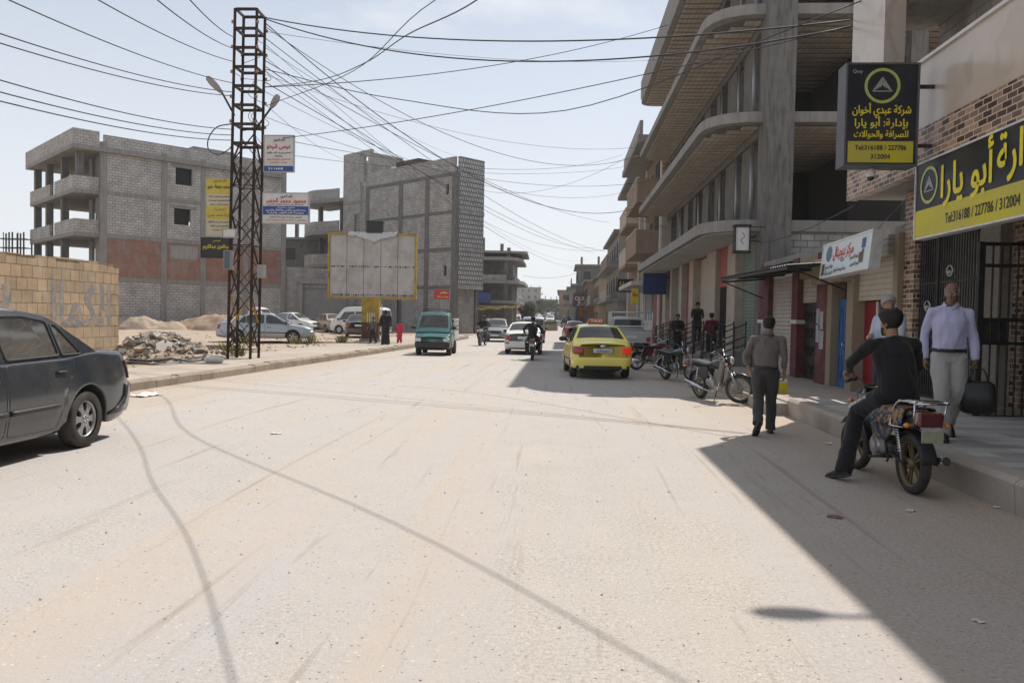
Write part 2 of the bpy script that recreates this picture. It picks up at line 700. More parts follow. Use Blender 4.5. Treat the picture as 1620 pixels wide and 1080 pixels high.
CONC = rough_mat('grey concrete', (0.30, 0.285, 0.265), (0.22, 0.21, 0.195), 0.92, 1.3, 0.35, dirt=(0.12, 0.11, 0.10), dirt_amt=0.45, streak=True)
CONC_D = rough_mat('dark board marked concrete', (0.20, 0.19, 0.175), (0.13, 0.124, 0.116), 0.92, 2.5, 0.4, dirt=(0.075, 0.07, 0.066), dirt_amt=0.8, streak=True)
CONC_W = rough_mat('pale plaster soffit', (0.55, 0.53, 0.50), (0.46, 0.44, 0.41), 0.9, 1.0, 0.15, dirt=(0.3, 0.28, 0.26), dirt_amt=0.4)
BLOCK = brick_mat('grey block masonry', (0.50, 0.485, 0.465), (0.42, 0.405, 0.385), (0.22, 0.21, 0.2), 0.42, 0.21, 0.02, stain=(0.2, 0.19, 0.18), stain_amt=0.5, vary=0.55)
BLOCK_D = brick_mat('weathered block masonry', (0.36, 0.35, 0.335), (0.29, 0.28, 0.27), (0.2, 0.19, 0.18), 0.42, 0.21, 0.014, stain=(0.15, 0.14, 0.13), stain_amt=0.6, vary=0.5)
BLOCK_L = brick_mat('white block masonry', (0.47, 0.455, 0.435), (0.36, 0.35, 0.33), (0.20, 0.19, 0.18), 0.42, 0.21, 0.022, stain=(0.22, 0.21, 0.2), stain_amt=0.55, vary=0.6)
REDBRICK = brick_mat('red clay brick', (0.34, 0.15, 0.10), (0.27, 0.12, 0.085), (0.30, 0.25, 0.22), 0.26, 0.1, 0.012, stain=(0.30, 0.25, 0.23), stain_amt=0.8)
HOURDI = brick_mat('hollow block infill', (0.52, 0.46, 0.385), (0.44, 0.385, 0.32), (0.22, 0.19, 0.165), 0.21, 0.9, 0.009, stain=(0.3, 0.25, 0.2), stain_amt=0.4, vary=0.4, off=0.0)
TILEBRICK = brick_mat('brown glazed wall tile', (0.46, 0.30, 0.20), (0.07, 0.035, 0.03), (0.55, 0.47, 0.38), 0.22, 0.085, 0.009, rough=0.35, bmp=0.3, bias=0.1, vary=0.3)
SHUT = None
PLASTER_B = rough_mat('beige plaster', (0.50, 0.42, 0.33), (0.43, 0.36, 0.29), 0.85, 0.9, 0.12, dirt=(0.34, 0.29, 0.24), dirt_amt=0.4)
PLASTER_BR = rough_mat('brown render', (0.30, 0.22, 0.165), (0.24, 0.18, 0.14), 0.9, 1.2, 0.15, dirt=(0.17, 0.13, 0.1), dirt_amt=0.5, streak=True)
PLASTER_G = rough_mat('grey render', (0.36, 0.34, 0.32), (0.29, 0.275, 0.26), 0.9, 1.2, 0.15, dirt=(0.18, 0.17, 0.16), dirt_amt=0.5, streak=True)
WHITEP = rough_mat('white wall paint', (0.70, 0.68, 0.65), (0.6, 0.58, 0.55), 0.7, 1.5, 0.1, dirt=(0.4, 0.37, 0.34), dirt_amt=0.4)
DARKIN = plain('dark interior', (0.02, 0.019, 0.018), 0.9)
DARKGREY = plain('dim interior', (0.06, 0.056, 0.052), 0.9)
BLACKM = rough_mat('black painted iron', (0.02, 0.02, 0.021), (0.035, 0.03, 0.028), 0.5, 8, 0.1, metal=0.0, dirt=(0.09, 0.07, 0.055), dirt_amt=0.5)
RUST = rough_mat('rusty lattice steel', (0.042, 0.028, 0.021), (0.022, 0.016, 0.014), 0.8, 3.5, 0.3, dirt=(0.115, 0.056, 0.030), dirt_amt=0.65)
YRUST = rough_mat('worn yellow paint', (0.46, 0.31, 0.04), (0.36, 0.25, 0.05), 0.6, 3.5, 0.2, dirt=(0.14, 0.08, 0.045), dirt_amt=0.7)
GALV = rough_mat('galvanised steel', (0.36, 0.37, 0.38), (0.28, 0.29, 0.30), 0.45, 6, 0.1, metal=0.6)
WHITEM = rough_mat('white painted steel', (0.68, 0.68, 0.66), (0.58, 0.58, 0.56), 0.4, 5, 0.08, dirt=(0.35, 0.3, 0.25), dirt_amt=0.5)
CHROME = plain('chrome', (0.6, 0.6, 0.62), 0.15, 1.0)
ALU = plain('cast aluminium', (0.38, 0.38, 0.38), 0.4, 0.8)
RUBBER = rough_mat('dusty tyre rubber', (0.028, 0.026, 0.024), (0.05, 0.045, 0.04), 0.85, 5, 0.2, dirt=(0.13, 0.11, 0.09), dirt_amt=0.45)
BLACKPL = plain('black plastic', (0.022, 0.022, 0.023), 0.55)
SEATM = plain('black vinyl', (0.025, 0.024, 0.024), 0.5)
REDL = plain('red lamp lens', (0.30, 0.012, 0.012), 0.18, coat=0.8)
REDON = plain('lit red lamp lens', (0.5, 0.03, 0.02), 0.2, emit=(1.0, 0.07, 0.015), es=0.22)
REDK = plain('dark red lamp lens', (0.10, 0.008, 0.01), 0.2, coat=0.8)
AMBER = plain('amber lens', (0.6, 0.2, 0.02), 0.2, coat=0.8)
CLEARL = plain('headlamp lens', (0.55, 0.56, 0.56), 0.12, 0.2, coat=1.0)
PLATE = plain('pale number plate', (0.62, 0.62, 0.60), 0.45)
INK = plain('black lettering', (0.02, 0.02, 0.025), 0.6)
INKR = plain('red lettering', (0.55, 0.03, 0.03), 0.6)
INKB = plain('blue lettering', (0.03, 0.07, 0.30), 0.6)
INKW = plain('white lettering', (0.75, 0.75, 0.74), 0.6)
INKY = plain('yellow lettering', (0.72, 0.60, 0.03), 0.5)
GLASS_D = glass_mat('dark car glass', (0.35, 0.4, 0.42), 0.16, 0.35)
GLASS_C = glass_mat('dusty clear car glass', (0.55, 0.6, 0.6), 0.2, 0.75, (0.30, 0.28, 0.25))
GLASS_B = glass_mat('shop glass', (0.3, 0.33, 0.35), 0.12, 0.5)
CABLE = plain('black cable', (0.018, 0.018, 0.02), 0.6)


def shutter_mat(name, c):
    m, nt, b = new_mat(name)
    v = coords(nt, 'UV')
    n1 = noise_f(nt, v, 2.0, 6, 0.6)
    sep = nt.nodes.new('ShaderNodeSeparateXYZ')
    nt.links.new(v, sep.inputs[0])
    ml = _n(nt, 'ShaderNodeMath', operation='MULTIPLY')
    ml.inputs[1].default_value = 1 / 0.11
    nt.links.new(sep.outputs['Y'], ml.inputs[0])
    fr = _n(nt, 'ShaderNodeMath', operation='FRACT')
    nt.links.new(ml.outputs[0], fr.inputs[0])
    gap = ramp(nt, fr.outputs[0], 0.03, 0.13, (0.35,) * 3 + (1,), (1, 1, 1, 1))
    col = mixc(nt, ramp(nt, n1, 0.3, 0.7), rgb(c), rgb(c, 0.75))
    col = mixc(nt, 1.0, col, gap, 'MULTIPLY')
    nt.links.new(col, b.inputs['Base Color'])
    b.inputs['Roughness'].default_value = 0.55
    s = _n(nt, 'ShaderNodeMath', operation='SINE')
    m2 = _n(nt, 'ShaderNodeMath', operation='MULTIPLY')
    m2.inputs[1].default_value = pi
    nt.links.new(fr.outputs[0], m2.inputs[0])
    nt.links.new(m2.outputs[0], s.inputs[0])
    bump(nt, b, s.outputs[0], 0.8, 0.015)
    return m


SHUT_W = shutter_mat('cream roller shutter', (0.52, 0.47, 0.40))
SHUT_G = shutter_mat('grey green roller shutter', (0.17, 0.21, 0.17))
SHUT_R = shutter_mat('red roller shutter', (0.30, 0.07, 0.05))
SHUT_K = shutter_mat('grey roller shutter', (0.28, 0.27, 0.26))


def ground_mat(name, base, alt, stones=0.5, tracks=False, gravel=90.0, bmp=0.5):
    m, nt, b = new_mat(name)
    v = coords(nt)
    big = noise_f(nt, coords(nt, 'Object', (0.55, 0.12, 1) if tracks else None), 0.45, 7, 0.62, 0.5)
    mid = noise_f(nt, v, 2.3, 7, 0.66)
    fin = noise_f(nt, v, gravel, 5, 0.7)
    col = mixc(nt, ramp(nt, big, 0.36, 0.64), rgb(base), rgb(alt))
    col = mixc(nt, 0.16 if tracks else 0.4, col, mixc(nt, ramp(nt, mid, 0.28, 0.74), rgb((0.72,) * 3), rgb((1.18,) * 3)), 'MULTIPLY')
    col = mixc(nt, 0.6, col, mixc(nt, ramp(nt, fin, 0.3, 0.7), rgb((0.5,) * 3), rgb((1.32,) * 3)), 'MULTIPLY')
    grit = noise_f(nt, v, 34.0, 4, 0.75)
    gm_ = ramp(nt, noise_f(nt, v, 0.9, 5, 0.6), 0.35, 0.7, (0.12,) * 3 + (1,), (0.75,) * 3 + (1,))
    col = mixc(nt, gm_, col, mixc(nt, ramp(nt, grit, 0.36, 0.6), rgb((0.55,) * 3), rgb((1.18,) * 3)), 'MULTIPLY')
    if tracks:                      # worn grey wheel paths where bare asphalt shows through the dust
        n5 = noise_f(nt, coords(nt, 'Object', (1.15, 0.07, 1)), 0.9, 5, 0.6, 0.25)
        n6 = noise_f(nt, v, 0.6, 6, 0.7)
        w = mixc(nt, 1.0, ramp(nt, n5, 0.42, 0.60), ramp(nt, n6, 0.25, 0.6, (0.35,) * 3 + (1,), (1, 1, 1, 1)), 'MULTIPLY')
        w = mixc(nt, 1.0, w, (0.75,) * 3 + (1,), 'MULTIPLY')
        col = mixc(nt, w, col, rgb((0.405, 0.38, 0.37)))
        n8 = noise_f(nt, coords(nt, 'Object', (0.8, 0.05, 1)), 1.1, 5, 0.6, 0.3)
        col = mixc(nt, mixc(nt, 1.0, ramp(nt, n8, 0.53, 0.66), (0.6,) * 3 + (1,), 'MULTIPLY'), col, rgb((0.445, 0.37, 0.30)))
        n7 = noise_f(nt, coords(nt, 'Object', (3.4, 0.12, 1)), 1.5, 6, 0.7, 0.6)
        sp_ = nt.nodes.new('ShaderNodeSeparateXYZ')
        nt.links.new(coords(nt), sp_.inputs[0])
        ed = _n(nt, 'ShaderNodeMath', operation='ABSOLUTE')      # soil gathers along both kerbs
        ad = _n(nt, 'ShaderNodeMath', operation='ADD')
        ad.inputs[1].default_value = 2.3
        nt.links.new(sp_.outputs['X'], ad.inputs[0])
        nt.links.new(ad.outputs[0], ed.inputs[0])
        ed2 = _n(nt, 'ShaderNodeMath', operation='MULTIPLY_ADD')
        nt.links.new(n6, ed2.inputs[0])
        ed2.inputs[1].default_value = 3.0
        nt.links.new(ed.outputs[0], ed2.inputs[2])
        er = _n(nt, 'ShaderNodeMapRange')
        er.inputs['From Min'].default_value = 5.4
        er.inputs['From Max'].default_value = 7.8
        er.inputs['To Max'].default_value = 0.75
        nt.links.new(ed2.outputs[0], er.inputs['Value'])
        col = mixc(nt, er.outputs[0], col, mixc(nt, ramp(nt, grit, 0.35, 0.6), rgb((0.30, 0.225, 0.16)), rgb((0.47, 0.37, 0.275))))
        w2 = mixc(nt, 1.0, ramp(nt, n7, 0.58, 0.70), (0.55,) * 3 + (1,), 'MULTIPLY')
        w2 = mixc(nt, 1.0, w2, ramp(nt, grit, 0.62, 0.42, (1, 1, 1, 1), (0.35,) * 3 + (1,)) if False else w2, 'LIGHTEN')
        col = mixc(nt, w2, col, rgb((0.25, 0.205, 0.16)))
    if stones:
        vo = _n(nt, 'ShaderNodeTexVoronoi', Scale=30.0, Randomness=1.0)
        nt.links.new(v, vo.inputs['Vector'])
        sp = ramp(nt, vo.outputs['Distance'], 0.16, 0.26, (1, 1, 1, 1), (0, 0, 0, 1))
        wn_ = nt.nodes.new('ShaderNodeSeparateColor')
        nt.links.new(vo.outputs['Color'], wn_.inputs[0])
        keep = ramp(nt, wn_.outputs[0], 1 - stones * 0.5, 1 - stones * 0.5 + 0.02)
        spt = mixc(nt, 1.0, sp, keep, 'MULTIPLY')
        tone = mixc(nt, wn_.outputs[1], rgb((0.10, 0.09, 0.085)), rgb((0.62, 0.58, 0.53)))
        col = mixc(nt, mixc(nt, 1.0, spt, (0.85,) * 3 + (1,), 'MULTIPLY'), col, tone)
    nt.links.new(col, b.inputs['Base Color'])
    b.inputs['Roughness'].default_value = 0.95
    b.inputs['Specular IOR Level'].default_value = 0.2
    n = bump(nt, b, fin, bmp, 0.012)
    bump(nt, b, mid, bmp * 0.6, 0.05, n)
    return m


ROAD = ground_mat('dusty asphalt', (0.465, 0.415, 0.365), (0.44, 0.41, 0.38), 0.9, True)
DIRT = ground_mat('pale dirt', (0.42, 0.33, 0.25), (0.36, 0.285, 0.22), 0.7, False, 60, 0.8)
REDDIRT = ground_mat('reddish excavated soil', (0.30, 0.205, 0.145), (0.36, 0.27, 0.20), 0.9, False, 25, 1.0)
WALK = ground_mat('cement walkway', (0.45, 0.385, 0.325), (0.40, 0.34, 0.285), 0.25, False, 80, 0.3)
KERB = rough_mat('worn kerb stone', (0.33, 0.27, 0.21), (0.25, 0.205, 0.165), 0.95, 3.0, 0.6, dirt=(0.17, 0.14, 0.11), dirt_amt=0.6)
KERB_R = rough_mat('pale cement kerb', (0.42, 0.37, 0.32), (0.34, 0.30, 0.26), 0.95, 2.0, 0.4, dirt=(0.22, 0.185, 0.155), dirt_amt=0.6)
# ------------------------------------------------------------------ the setting
def gz(y):
    return 0.0 if y < 95 else min(y - 95, 330) * 0.0125


def struct(o, name=None):
    o['kind'] = 'structure'
    return o


ys = [-60, -30, -10, 0, 10, 20, 30, 40, 50, 60, 70, 80, 95, 110, 130, 160, 200, 250, 320, 425, 700, 1200]
m = MB()
m.grid([[(x, y, gz(y) - 0.05) for x in (-700, -300, -150, -60, -20, 0, 20, 60, 150, 300, 700)] for y in ys], True)
struct(m.build('ground', DIRT))
m = MB()
m.grid([[(x - (0.022 * max(0, y - 100)), y, gz(y)) for x in (-9.6, -7, -5, -3, -1, 1, 3, 4.6)] for y in ys if -30 <= y <= 430], True)
struct(m.build('road', ROAD))
# left kerb line, walkway, dirt lot
KL = [(-8.95, -25), (-8.8, 5), (-8.66, 15.3), (-8.45, 19), (-8.3, 22), (-8.02, 26.8), (-7.75, 32), (-7.43, 38.5), (-7.0, 48), (-6.85, 58), (-7.3, 61), (-9.0, 63)]
random.seed(4)
m = MB()
for (xa, ya), (xb, yb) in zip(KL, KL[1:]):
    L = math.hypot(xb - xa, yb - ya)
    n = max(1, int(L / 0.8))
    for k in range(n):
        t0, t1 = k / n, (k + 1) / n - 0.003
        p = Vector((xa + (xb - xa) * t0, ya + (yb - ya) * t0, 0))
        q = Vector((xa + (xb - xa) * t1, ya + (yb - ya) * t1, 0))
        side = Vector((-(yb - ya), xb - xa, 0)).normalized() * 0.22
        j = random.uniform(-0.02, 0.015)
        h = 0.225 + random.uniform(-0.03, 0.012)
        p += side * j
        q += side * j
        c = side.normalized() * 0.05
        a, b, d, e = p, q, q + side, p + side
        m.add([(a.x, a.y, -0.04), (b.x, b.y, -0.04), (d.x, d.y, -0.04), (e.x, e.y, -0.04), (a.x, a.y, h - 0.05), (b.x, b.y, h - 0.05), (b.x + c.x, b.y + c.y, h), (a.x + c.x, a.y + c.y, h), (d.x, d.y, h), (e.x, e.y, h)],
              [(0, 1, 5, 4), (4, 5, 6, 7), (7, 6, 8, 9), (1, 2, 8, 6, 5), (3, 0, 4, 7, 9), (2, 3, 9, 8)])
struct(m.build('kerb', KERB))
m = MB()
rows = []
for (x, y) in KL:
    rows.append([(x - 0.2 + (-10.9 - x + 0.2) * k / 4, y, 0.2 + 0.012 * noise.noise(Vector((x * 2 + k, y, 0)))) for k in range(5)])
m.grid(rows, True, True)
struct(m.build('walkway', WALK))
m = MB()
rows = []
nx, ny = 90, 130
for j in range(ny + 1):
    y = -25 + 155 * j / ny
    row = []
    for i in range(nx + 1):
        t = i / nx
        xe = -10.6 if y < 60 else -10.6 - (y - 60) * 0.02
        x = xe - 62 * t ** 1.4
        p = Vector((x * 0.35, y * 0.35, 0))
        z = 0.185 + 0.07 * noise.noise(p) + 0.04 * noise.noise(p * 3.1)
        if 0.3 < x + 13.5 < 2.6 and 20.5 < y < 25: z -= 0.10
        if t == 0: z = 0.16
        row.append((x, y, z))
    rows.append(row)
m.grid(rows, True, True)
struct(m.build('dirt_lot', DIRT))


# right pavement: patterned pavers near, cement beyond
def paver_mat():
    mt, nt, b = new_mat('patterned pavers')
    v = coords(nt)
    t = _n(nt, 'ShaderNodeTexBrick', Scale=1.0)
    t.inputs['Brick Width'].default_value = 0.62
    t.inputs['Row Height'].default_value = 0.3
    t.inputs['Mortar Size'].default_value = 0.008
    t.inputs['Bias'].default_value = -0.25
    t.inputs['Color1'].default_value = rgb((0.47, 0.445, 0.41))
    t.inputs['Color2'].default_value = rgb((0.17, 0.165, 0.16))
    t.inputs['Mortar'].default_value = rgb((0.25, 0.24, 0.22))
    nz = _n(nt, 'ShaderNodeTexNoise', Scale=2.4, Detail=2)
    nt.links.new(v, nz.inputs['Vector'])
    add = _n(nt, 'ShaderNodeVectorMath', operation='MULTIPLY_ADD')
    nt.links.new(nz.outputs['Color'], add.inputs[0])
    add.inputs[1].default_value = (0.16, 0.16, 0)
    nt.links.new(v, add.inputs[2])
    nt.links.new(add.outputs[0], t.inputs['Vector'])
    d = ramp(nt, noise_f(nt, v, 1.6, 7, 0.65), 0.35, 0.75, (0, 0, 0, 1), (0.6,) * 3 + (1,))
    nt.links.new(mixc(nt, d, t.outputs['Color'], rgb((0.40, 0.36, 0.31))), b.inputs['Base Color'])
    b.inputs['Roughness'].default_value = 0.85
    bump(nt, b, noise_f(nt, v, 70, 4, 0.6), 0.2, 0.01)
    return mt


PAVER = paver_mat()
m = MB()
m.box(4.28, 7.9, -14, 14.1, -0.04, 0.31)
struct(m.build('pavement', PAVER))
m = MB()
m.box(4.05, 9.5, 14.1, 24.2, -0.04, 0.245)
m.box(3.95, 9.0, 24.2, 48, -0.04, 0.20)
m.box(4.0, 9.0, 48, 130, -0.04, 0.16)
struct(m.build('pavement', WALK))
m = MB()
y = -14.0
while y < 14.0:
    L = random.uniform(1.5, 2.6)
    e = min(y + L, 14.1)
    j = random.uniform(-0.015, 0.015)
    x0 = 4.02 + j
    h = 0.322 + random.uniform(-0.006, 0.006)
    m.add([(x0, y, -0.04), (x0, e - 0.006, -0.04), (4.28, e - 0.006, -0.04), (4.28, y, -0.04), (x0 - 0.02, y, 0.27), (x0 - 0.02, e - 0.006, 0.27), (x0 + 0.03, e - 0.006, h), (x0 + 0.03, y, h), (4.28, e - 0.006, h), (4.28, y, h)],
          [(4, 5, 1, 0), (7, 6, 5, 4), (9, 8, 6, 7), (1, 5, 6, 8, 2), (0, 3, 9, 7, 4), (3, 2, 8, 9)])
    y = e
m.box(3.72, 4.05, 14.1, 24.2, -0.04, 0.22)
m.box(3.65, 3.95, 24.2, 48, -0.04, 0.185)
m.box(3.7, 4.0, 48, 130, -0.04, 0.15)
struct(m.build('kerb', KERB_R, bevel=0.012))
# planted island in the middle of the road further on
m = MB()
pts = [(-8.2, 101), (-7.4, 98.6), (-4.5, 97.6), (-1.2, 98.2), (-0.4, 100), (-1.0, 108), (-2.6, 124), (-7.4, 124)]
pp = [(p.x, p.y) for p in smooth_curve([Vector((x, y, 0)) for x, y in pts + pts[:1]], 4)][:-1]
m.prism(pp, 0.02, 0.75)
struct(m.build('traffic_island', KERB))
m = MB()
GRASSM = rough_mat('grass blades', (0.12, 0.15, 0.045), (0.2, 0.2, 0.08), 0.9, 2.0, 0.0)
for k in range(2600):
    x, y = random.uniform(-8, -0.6), random.uniform(98, 123)
    z = 0.75
    h = random.uniform(0.15, 0.5)
    a = random.uniform(0, 2 * pi)
    w = 0.05
    dx, dy = cos(a) * w, sin(a) * w
    bx, by = random.uniform(-0.15, 0.15), random.uniform(-0.15, 0.15)
    m.add([(x - dx, y - dy, z), (x + dx, y + dy, z), (x + bx, y + by, z + h)], [(0, 1, 2)])
o = m.build('grass', GRASSM, uv=False)
tag(o, kind='stuff')
# ------------------------------------------------------------------ buildings
def panel(mb, x0, x1, z0, z1, y0, y1, holes=()):
    """wall slab in the XZ plane, y0..y1 thick, with rectangular holes (hx0,hx1,hz0,hz1)"""
    hs = sorted(holes)
    x = x0
    for a, b, c, d in hs:
        if a > x: mb.box(x, a, y0, y1, z0, z1)
        if c > z0: mb.box(a, b, y0, y1, z0, c)
        if d < z1: mb.box(a, b, y0, y1, d, z1)
        x = b
    if x < x1: mb.box(x, x1, y0, y1, z0, z1)
    return mb


def part(name, mat, parent, fn, bevel=0.0):
    b = MB()
    fn(b)
    return b.build(name, mat, parent, bevel)


def boxp(name, mat, parent, *b, bevel=0.0):
    return MB().box(*b).build(name, mat, parent, bevel)


def fpoly(pts, r, seg=6):
    """round corners of polygon; r = per-vertex radius"""
    out = []
    n = len(pts)
    for i, p in enumerate(pts):
        rr = r[i]
        p = Vector((p[0], p[1]))
        if rr <= 0:
            out.append((p.x, p.y))
            continue
        a = (Vector(pts[i - 1]) - p).normalized()
        b = (Vector(pts[(i + 1) % n]) - p).normalized()
        s, e = p + a * rr, p + b * rr
        for k in range(seg + 1):
            t = k / seg
            q = s * (1 - t) ** 2 + p * 2 * t * (1 - t) + e * t * t
            out.append((q.x, q.y))
    return out


# ---- A: unfinished block building on the left, turned 48 degrees
A = thing('block_building', 'unfinished grey block building with a red brick band and open balconies, behind the stone wall', 'building', (-34.5, 57.2, 0), atan2(.741, .672))
FL = [0.1, 4.13, 7.40, 10.6, 13.75]
XA = [0.0, 4.43, 7.55, 11.2, 14.7]
m = MB()
holes = {(3, 1): [(5.3, 6.65, 11.75, 13.1)], (2, 1): [(5.2, 6.55, 8.55, 9.85)], (1, 1): [(4.9, 7.2, 5.75, 6.95)]}
for s in range(4):
    for bay in range(4):
        h = holes.get((s, bay), [])
        if s == 1: continue
        panel(m, XA[bay] + .2, XA[bay + 1] - .2, FL[s] + .0, FL[s + 1] - .35, 0.05, 0.28, h)
m.box(0.0, 14.7, 0.05, 0.28, 13.75, 14.75)
m.box(4.2, 7.9, 0.02, 0.3, 14.75, 15.15) if False else None
wallA = m.build('wall', BLOCK, A)
m = MB()
for bay in range(4):
    panel(m, XA[bay] + .2, XA[bay + 1] - .2, FL[1], FL[2] - .35, 0.06, 0.29, holes[(1, 1)] if bay == 1 else [])
o = m.build('brick_wall', REDBRICK, A)
o['label'] = 'red brick infill band'
for i, x in enumerate(XA): boxp('column', CONC, A, x - .22, x + .22, 0.0, 0.45, 0.1, 14.0 if i not in (0, 4) else 14.2)
for z in FL[1:]: boxp('beam', CONC, A, 0.22, 14.48, 0.02, 0.34, z - .35, z)
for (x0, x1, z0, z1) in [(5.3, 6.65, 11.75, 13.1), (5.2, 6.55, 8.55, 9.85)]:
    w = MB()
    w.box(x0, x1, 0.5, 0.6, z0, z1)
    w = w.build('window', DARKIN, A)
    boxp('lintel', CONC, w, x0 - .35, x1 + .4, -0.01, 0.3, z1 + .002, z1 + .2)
boxp('vent_screen', PLASTER_G, A, 4.9, 7.2, 0.16, 0.24, 5.75, 6.95)
# balconies on the left flank
for z in FL[1:4]:
    boxp('slab', CONC, A, -1.95, 14.5, 0.36, 13.0, z - .33, z - .02)
boxp('roof_slab', CONC, A, -2.2, 14.5, -0.25, 13.4, 13.42, 13.74)
for k, z in enumerate(FL[2:4]):
    m = MB()
    m.box(-1.95, -0.25, 0.36, 0.56, z - .02, z + .95)
    m.box(-1.95, -1.75, 0.56, 5.6, z - .02, z + .95)
    m.box(-1.95, -1.75, 6.9, 13.0, z - .02, z + .9)
    m.build('parapet', BLOCK, A)
m = MB()
m.box(-2.2, -2.0, -0.25, 13.4, 13.74, 14.85)
m.box(-2.0, -0.4, -0.25, -0.05, 13.74, 14.85)
m.build('parapet', BLOCK, A)
for y in (0.8, 4.6, 9.0, 12.6):
    for z0, z1 in ((0.1, 3.8), (4.11, 7.07), (7.38, 10.27), (10.58, 13.42)):
        if y == 0.8 and z0 < 10: continue
        boxp('column', CONC_D, A, -1.65, -1.15, y, y + .45, z0, z1)
m = MB()
for s in range(1, 4):
    m.box(3.2, 3.4, 0.4, 3.6, FL[s], FL[s + 1] - .35)
    m.box(0.15, 0.35, 0.45, 2.6, FL[s], FL[s + 1] - .35)
    m.box(0.15, 0.35, 3.4, 4.2, FL[s], FL[s + 1] - .35)
    m.box(0.15, 0.35, 2.6, 3.4, FL[s], FL[s] + 1.0)
    m.box(5.0, 5.2, 4.0, 13, FL[s], FL[s + 1] - .35) if s < 3 else m.box(9, 9.2, 6.0, 13, FL[s], FL[s + 1] - .35)
m.box(0.2, 0.4, 0.45, 12.9, 0.1, 4.0)
m.box(14.3, 14.5, 0.45, 12.9, 0.1, 14.7)
m.build('inner_wall', BLOCK_D, A)
m = MB()
m.box(7.9, 11.5, 3, 6.5, 13.74, 15.6)
m.build('stair_head', BLOCK_D, A)

# ---- B: tall block building at the street corner, turned 45 degrees
B = thing('block_building', 'tall grey block building on the street corner with a lattice block end, behind the billboard', 'building', (-9.35, 66.8, 0), atan2(.65, -.76))
# local x runs back along the long wall, local -y is inside: use y for outward
FB = [0.1, 4.28, 7.52, 10.72, 13.95]
XB = [0.0, 3.6, 7.4, 12.6]
m = MB()
hb = {(3, 0): [(0.75, 1.15, 12.1, 13.0)], (1, 0): [(0.9, 1.3, 5.1, 6.0)]}
for s in range(4):
    for bay in range(3):
        panel(m, XB[bay] + .25, XB[bay + 1] - .25, FB[s], FB[s + 1] - .3, -0.28, -0.05, hb.get((s, bay), []))
m.box(0.0, 12.6, -0.28, -0.04, 13.95, 15.25)
m.build('wall', BLOCK_L, B)
for i, x in enumerate(XB): boxp('column', CONC_D, B, x - .28, x + .28, -0.4, 0.0, 0.1, 13.95)
for z in FB[1:]: boxp('beam', CONC_D, B, 0.28, 12.32, -0.38, -0.02, z - .3, z)
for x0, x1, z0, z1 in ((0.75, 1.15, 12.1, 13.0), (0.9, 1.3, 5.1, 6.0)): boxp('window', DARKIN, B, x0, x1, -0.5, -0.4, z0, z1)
LATT = brick_mat('lattice block screen', (0.60, 0.59, 0.575), (0.52, 0.51, 0.5), (0.10, 0.10, 0.1), 0.2, 0.4, 0.045, vary=0.3, bmp=1.0)
m = MB()
for z0, z1 in ((4.3, 7.25), (7.6, 10.45), (10.8, 15.3)):
    m.box(-0.26, 0.0, -3.3, -0.42, z0, z1)
m.build('lattice_screen', LATT, B)
for z in (4.0, 7.25, 10.45): boxp('lattice_band', BLOCK_L, B, -0.28, -0.002, -3.35, -0.41, z, z + .34)
m = MB()
for z in FB[1:]: m.box(0.3, 11, -3.0, -0.42, z - .28, z - .02)
m.box(10.9, 11.1, -3.0, -0.45, 0.1, 15.2)
m.box(0.3, 11, -3.3, -3.02, 0.1, 15.2)
m.build('slab', CONC_D, B)
boxp('shop_front', BLOCK_D, B, 0.4, 0.6, -2.9, -0.5, 0.1, 4.0)
# stair tower and rounded balconies at its back end
m = MB()
panel(m, 12.9, 17.6, 0.1, 17.7, -0.9, -0.6, [(14.1, 15.6, 8.6, 11.6), (13.4, 14.7, 14.6, 17.1)])
m.box(17.3, 17.6, -4.5, -0.9, 0.1, 17.5)
m.box(12.9, 13.2, -4.5, -0.9, 14, 17.4)
m.build('stair_tower', BLOCK_L, B)
boxp('beam', CONC, B, 12.9, 17.6, -0.97, -0.58, 12.6, 12.9)
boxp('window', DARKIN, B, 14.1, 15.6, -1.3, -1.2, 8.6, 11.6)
for z in (13.2, 9.9, 6.5):
    ob = []
    m = MB()
    pl = fpoly([(17.65, -4.8), (26.6, -4.8), (26.6, -1.4), (22.6, 0.2), (20, -0.9), (17.65, -0.9)], [0, 0, 1.2, 1.6, 1.0, 0])
    m.prism(list(reversed(pl)) if False else pl, z, z + .32)
    sl = m.build('balcony_slab', CONC, B)
    m = MB()
    edge = [p for p in pl if p[1] > -4.7 and p[0] > 17.66]
    for a, b in zip(edge, edge[1:]): m.bar((a[0], a[1] - .12, z + .85), (b[0], b[1] - .12, z + .85), 0.16, 1.05)
    m.build('parapet', BLOCK_L, sl)
for x in (20.2, 24.4):
    for z0, z1 in ((0.1, 6.5), (6.82, 9.9), (10.22, 13.2)): boxp('column', CONC_D, B, x, x + .4, -2.6, -2.2, z0, z1)
m = MB()
m.box(17.65, 21.5, -9, -4.8, 0.1, 13.0)
m.build('inner_wall', BLOCK_D, B)
m = MB()
m.lathe([(0.55, 0), (0.55, 0.9), (0.4, 1.05), (0.15, 1.1)], (11.6, -2.6, 15.0))
m.box(4.8, 7.4, -3.0, -2.2, 15.2, 16.1) if False else None
ob = m.build('water_tank', WHITEM, B)
boxp('roof_hut', plain('dark red sheet', (0.07, 0.02, 0.02), 0.7), B, 7.6, 11.0, -4.0, -2.2, 13.9, 16.4)

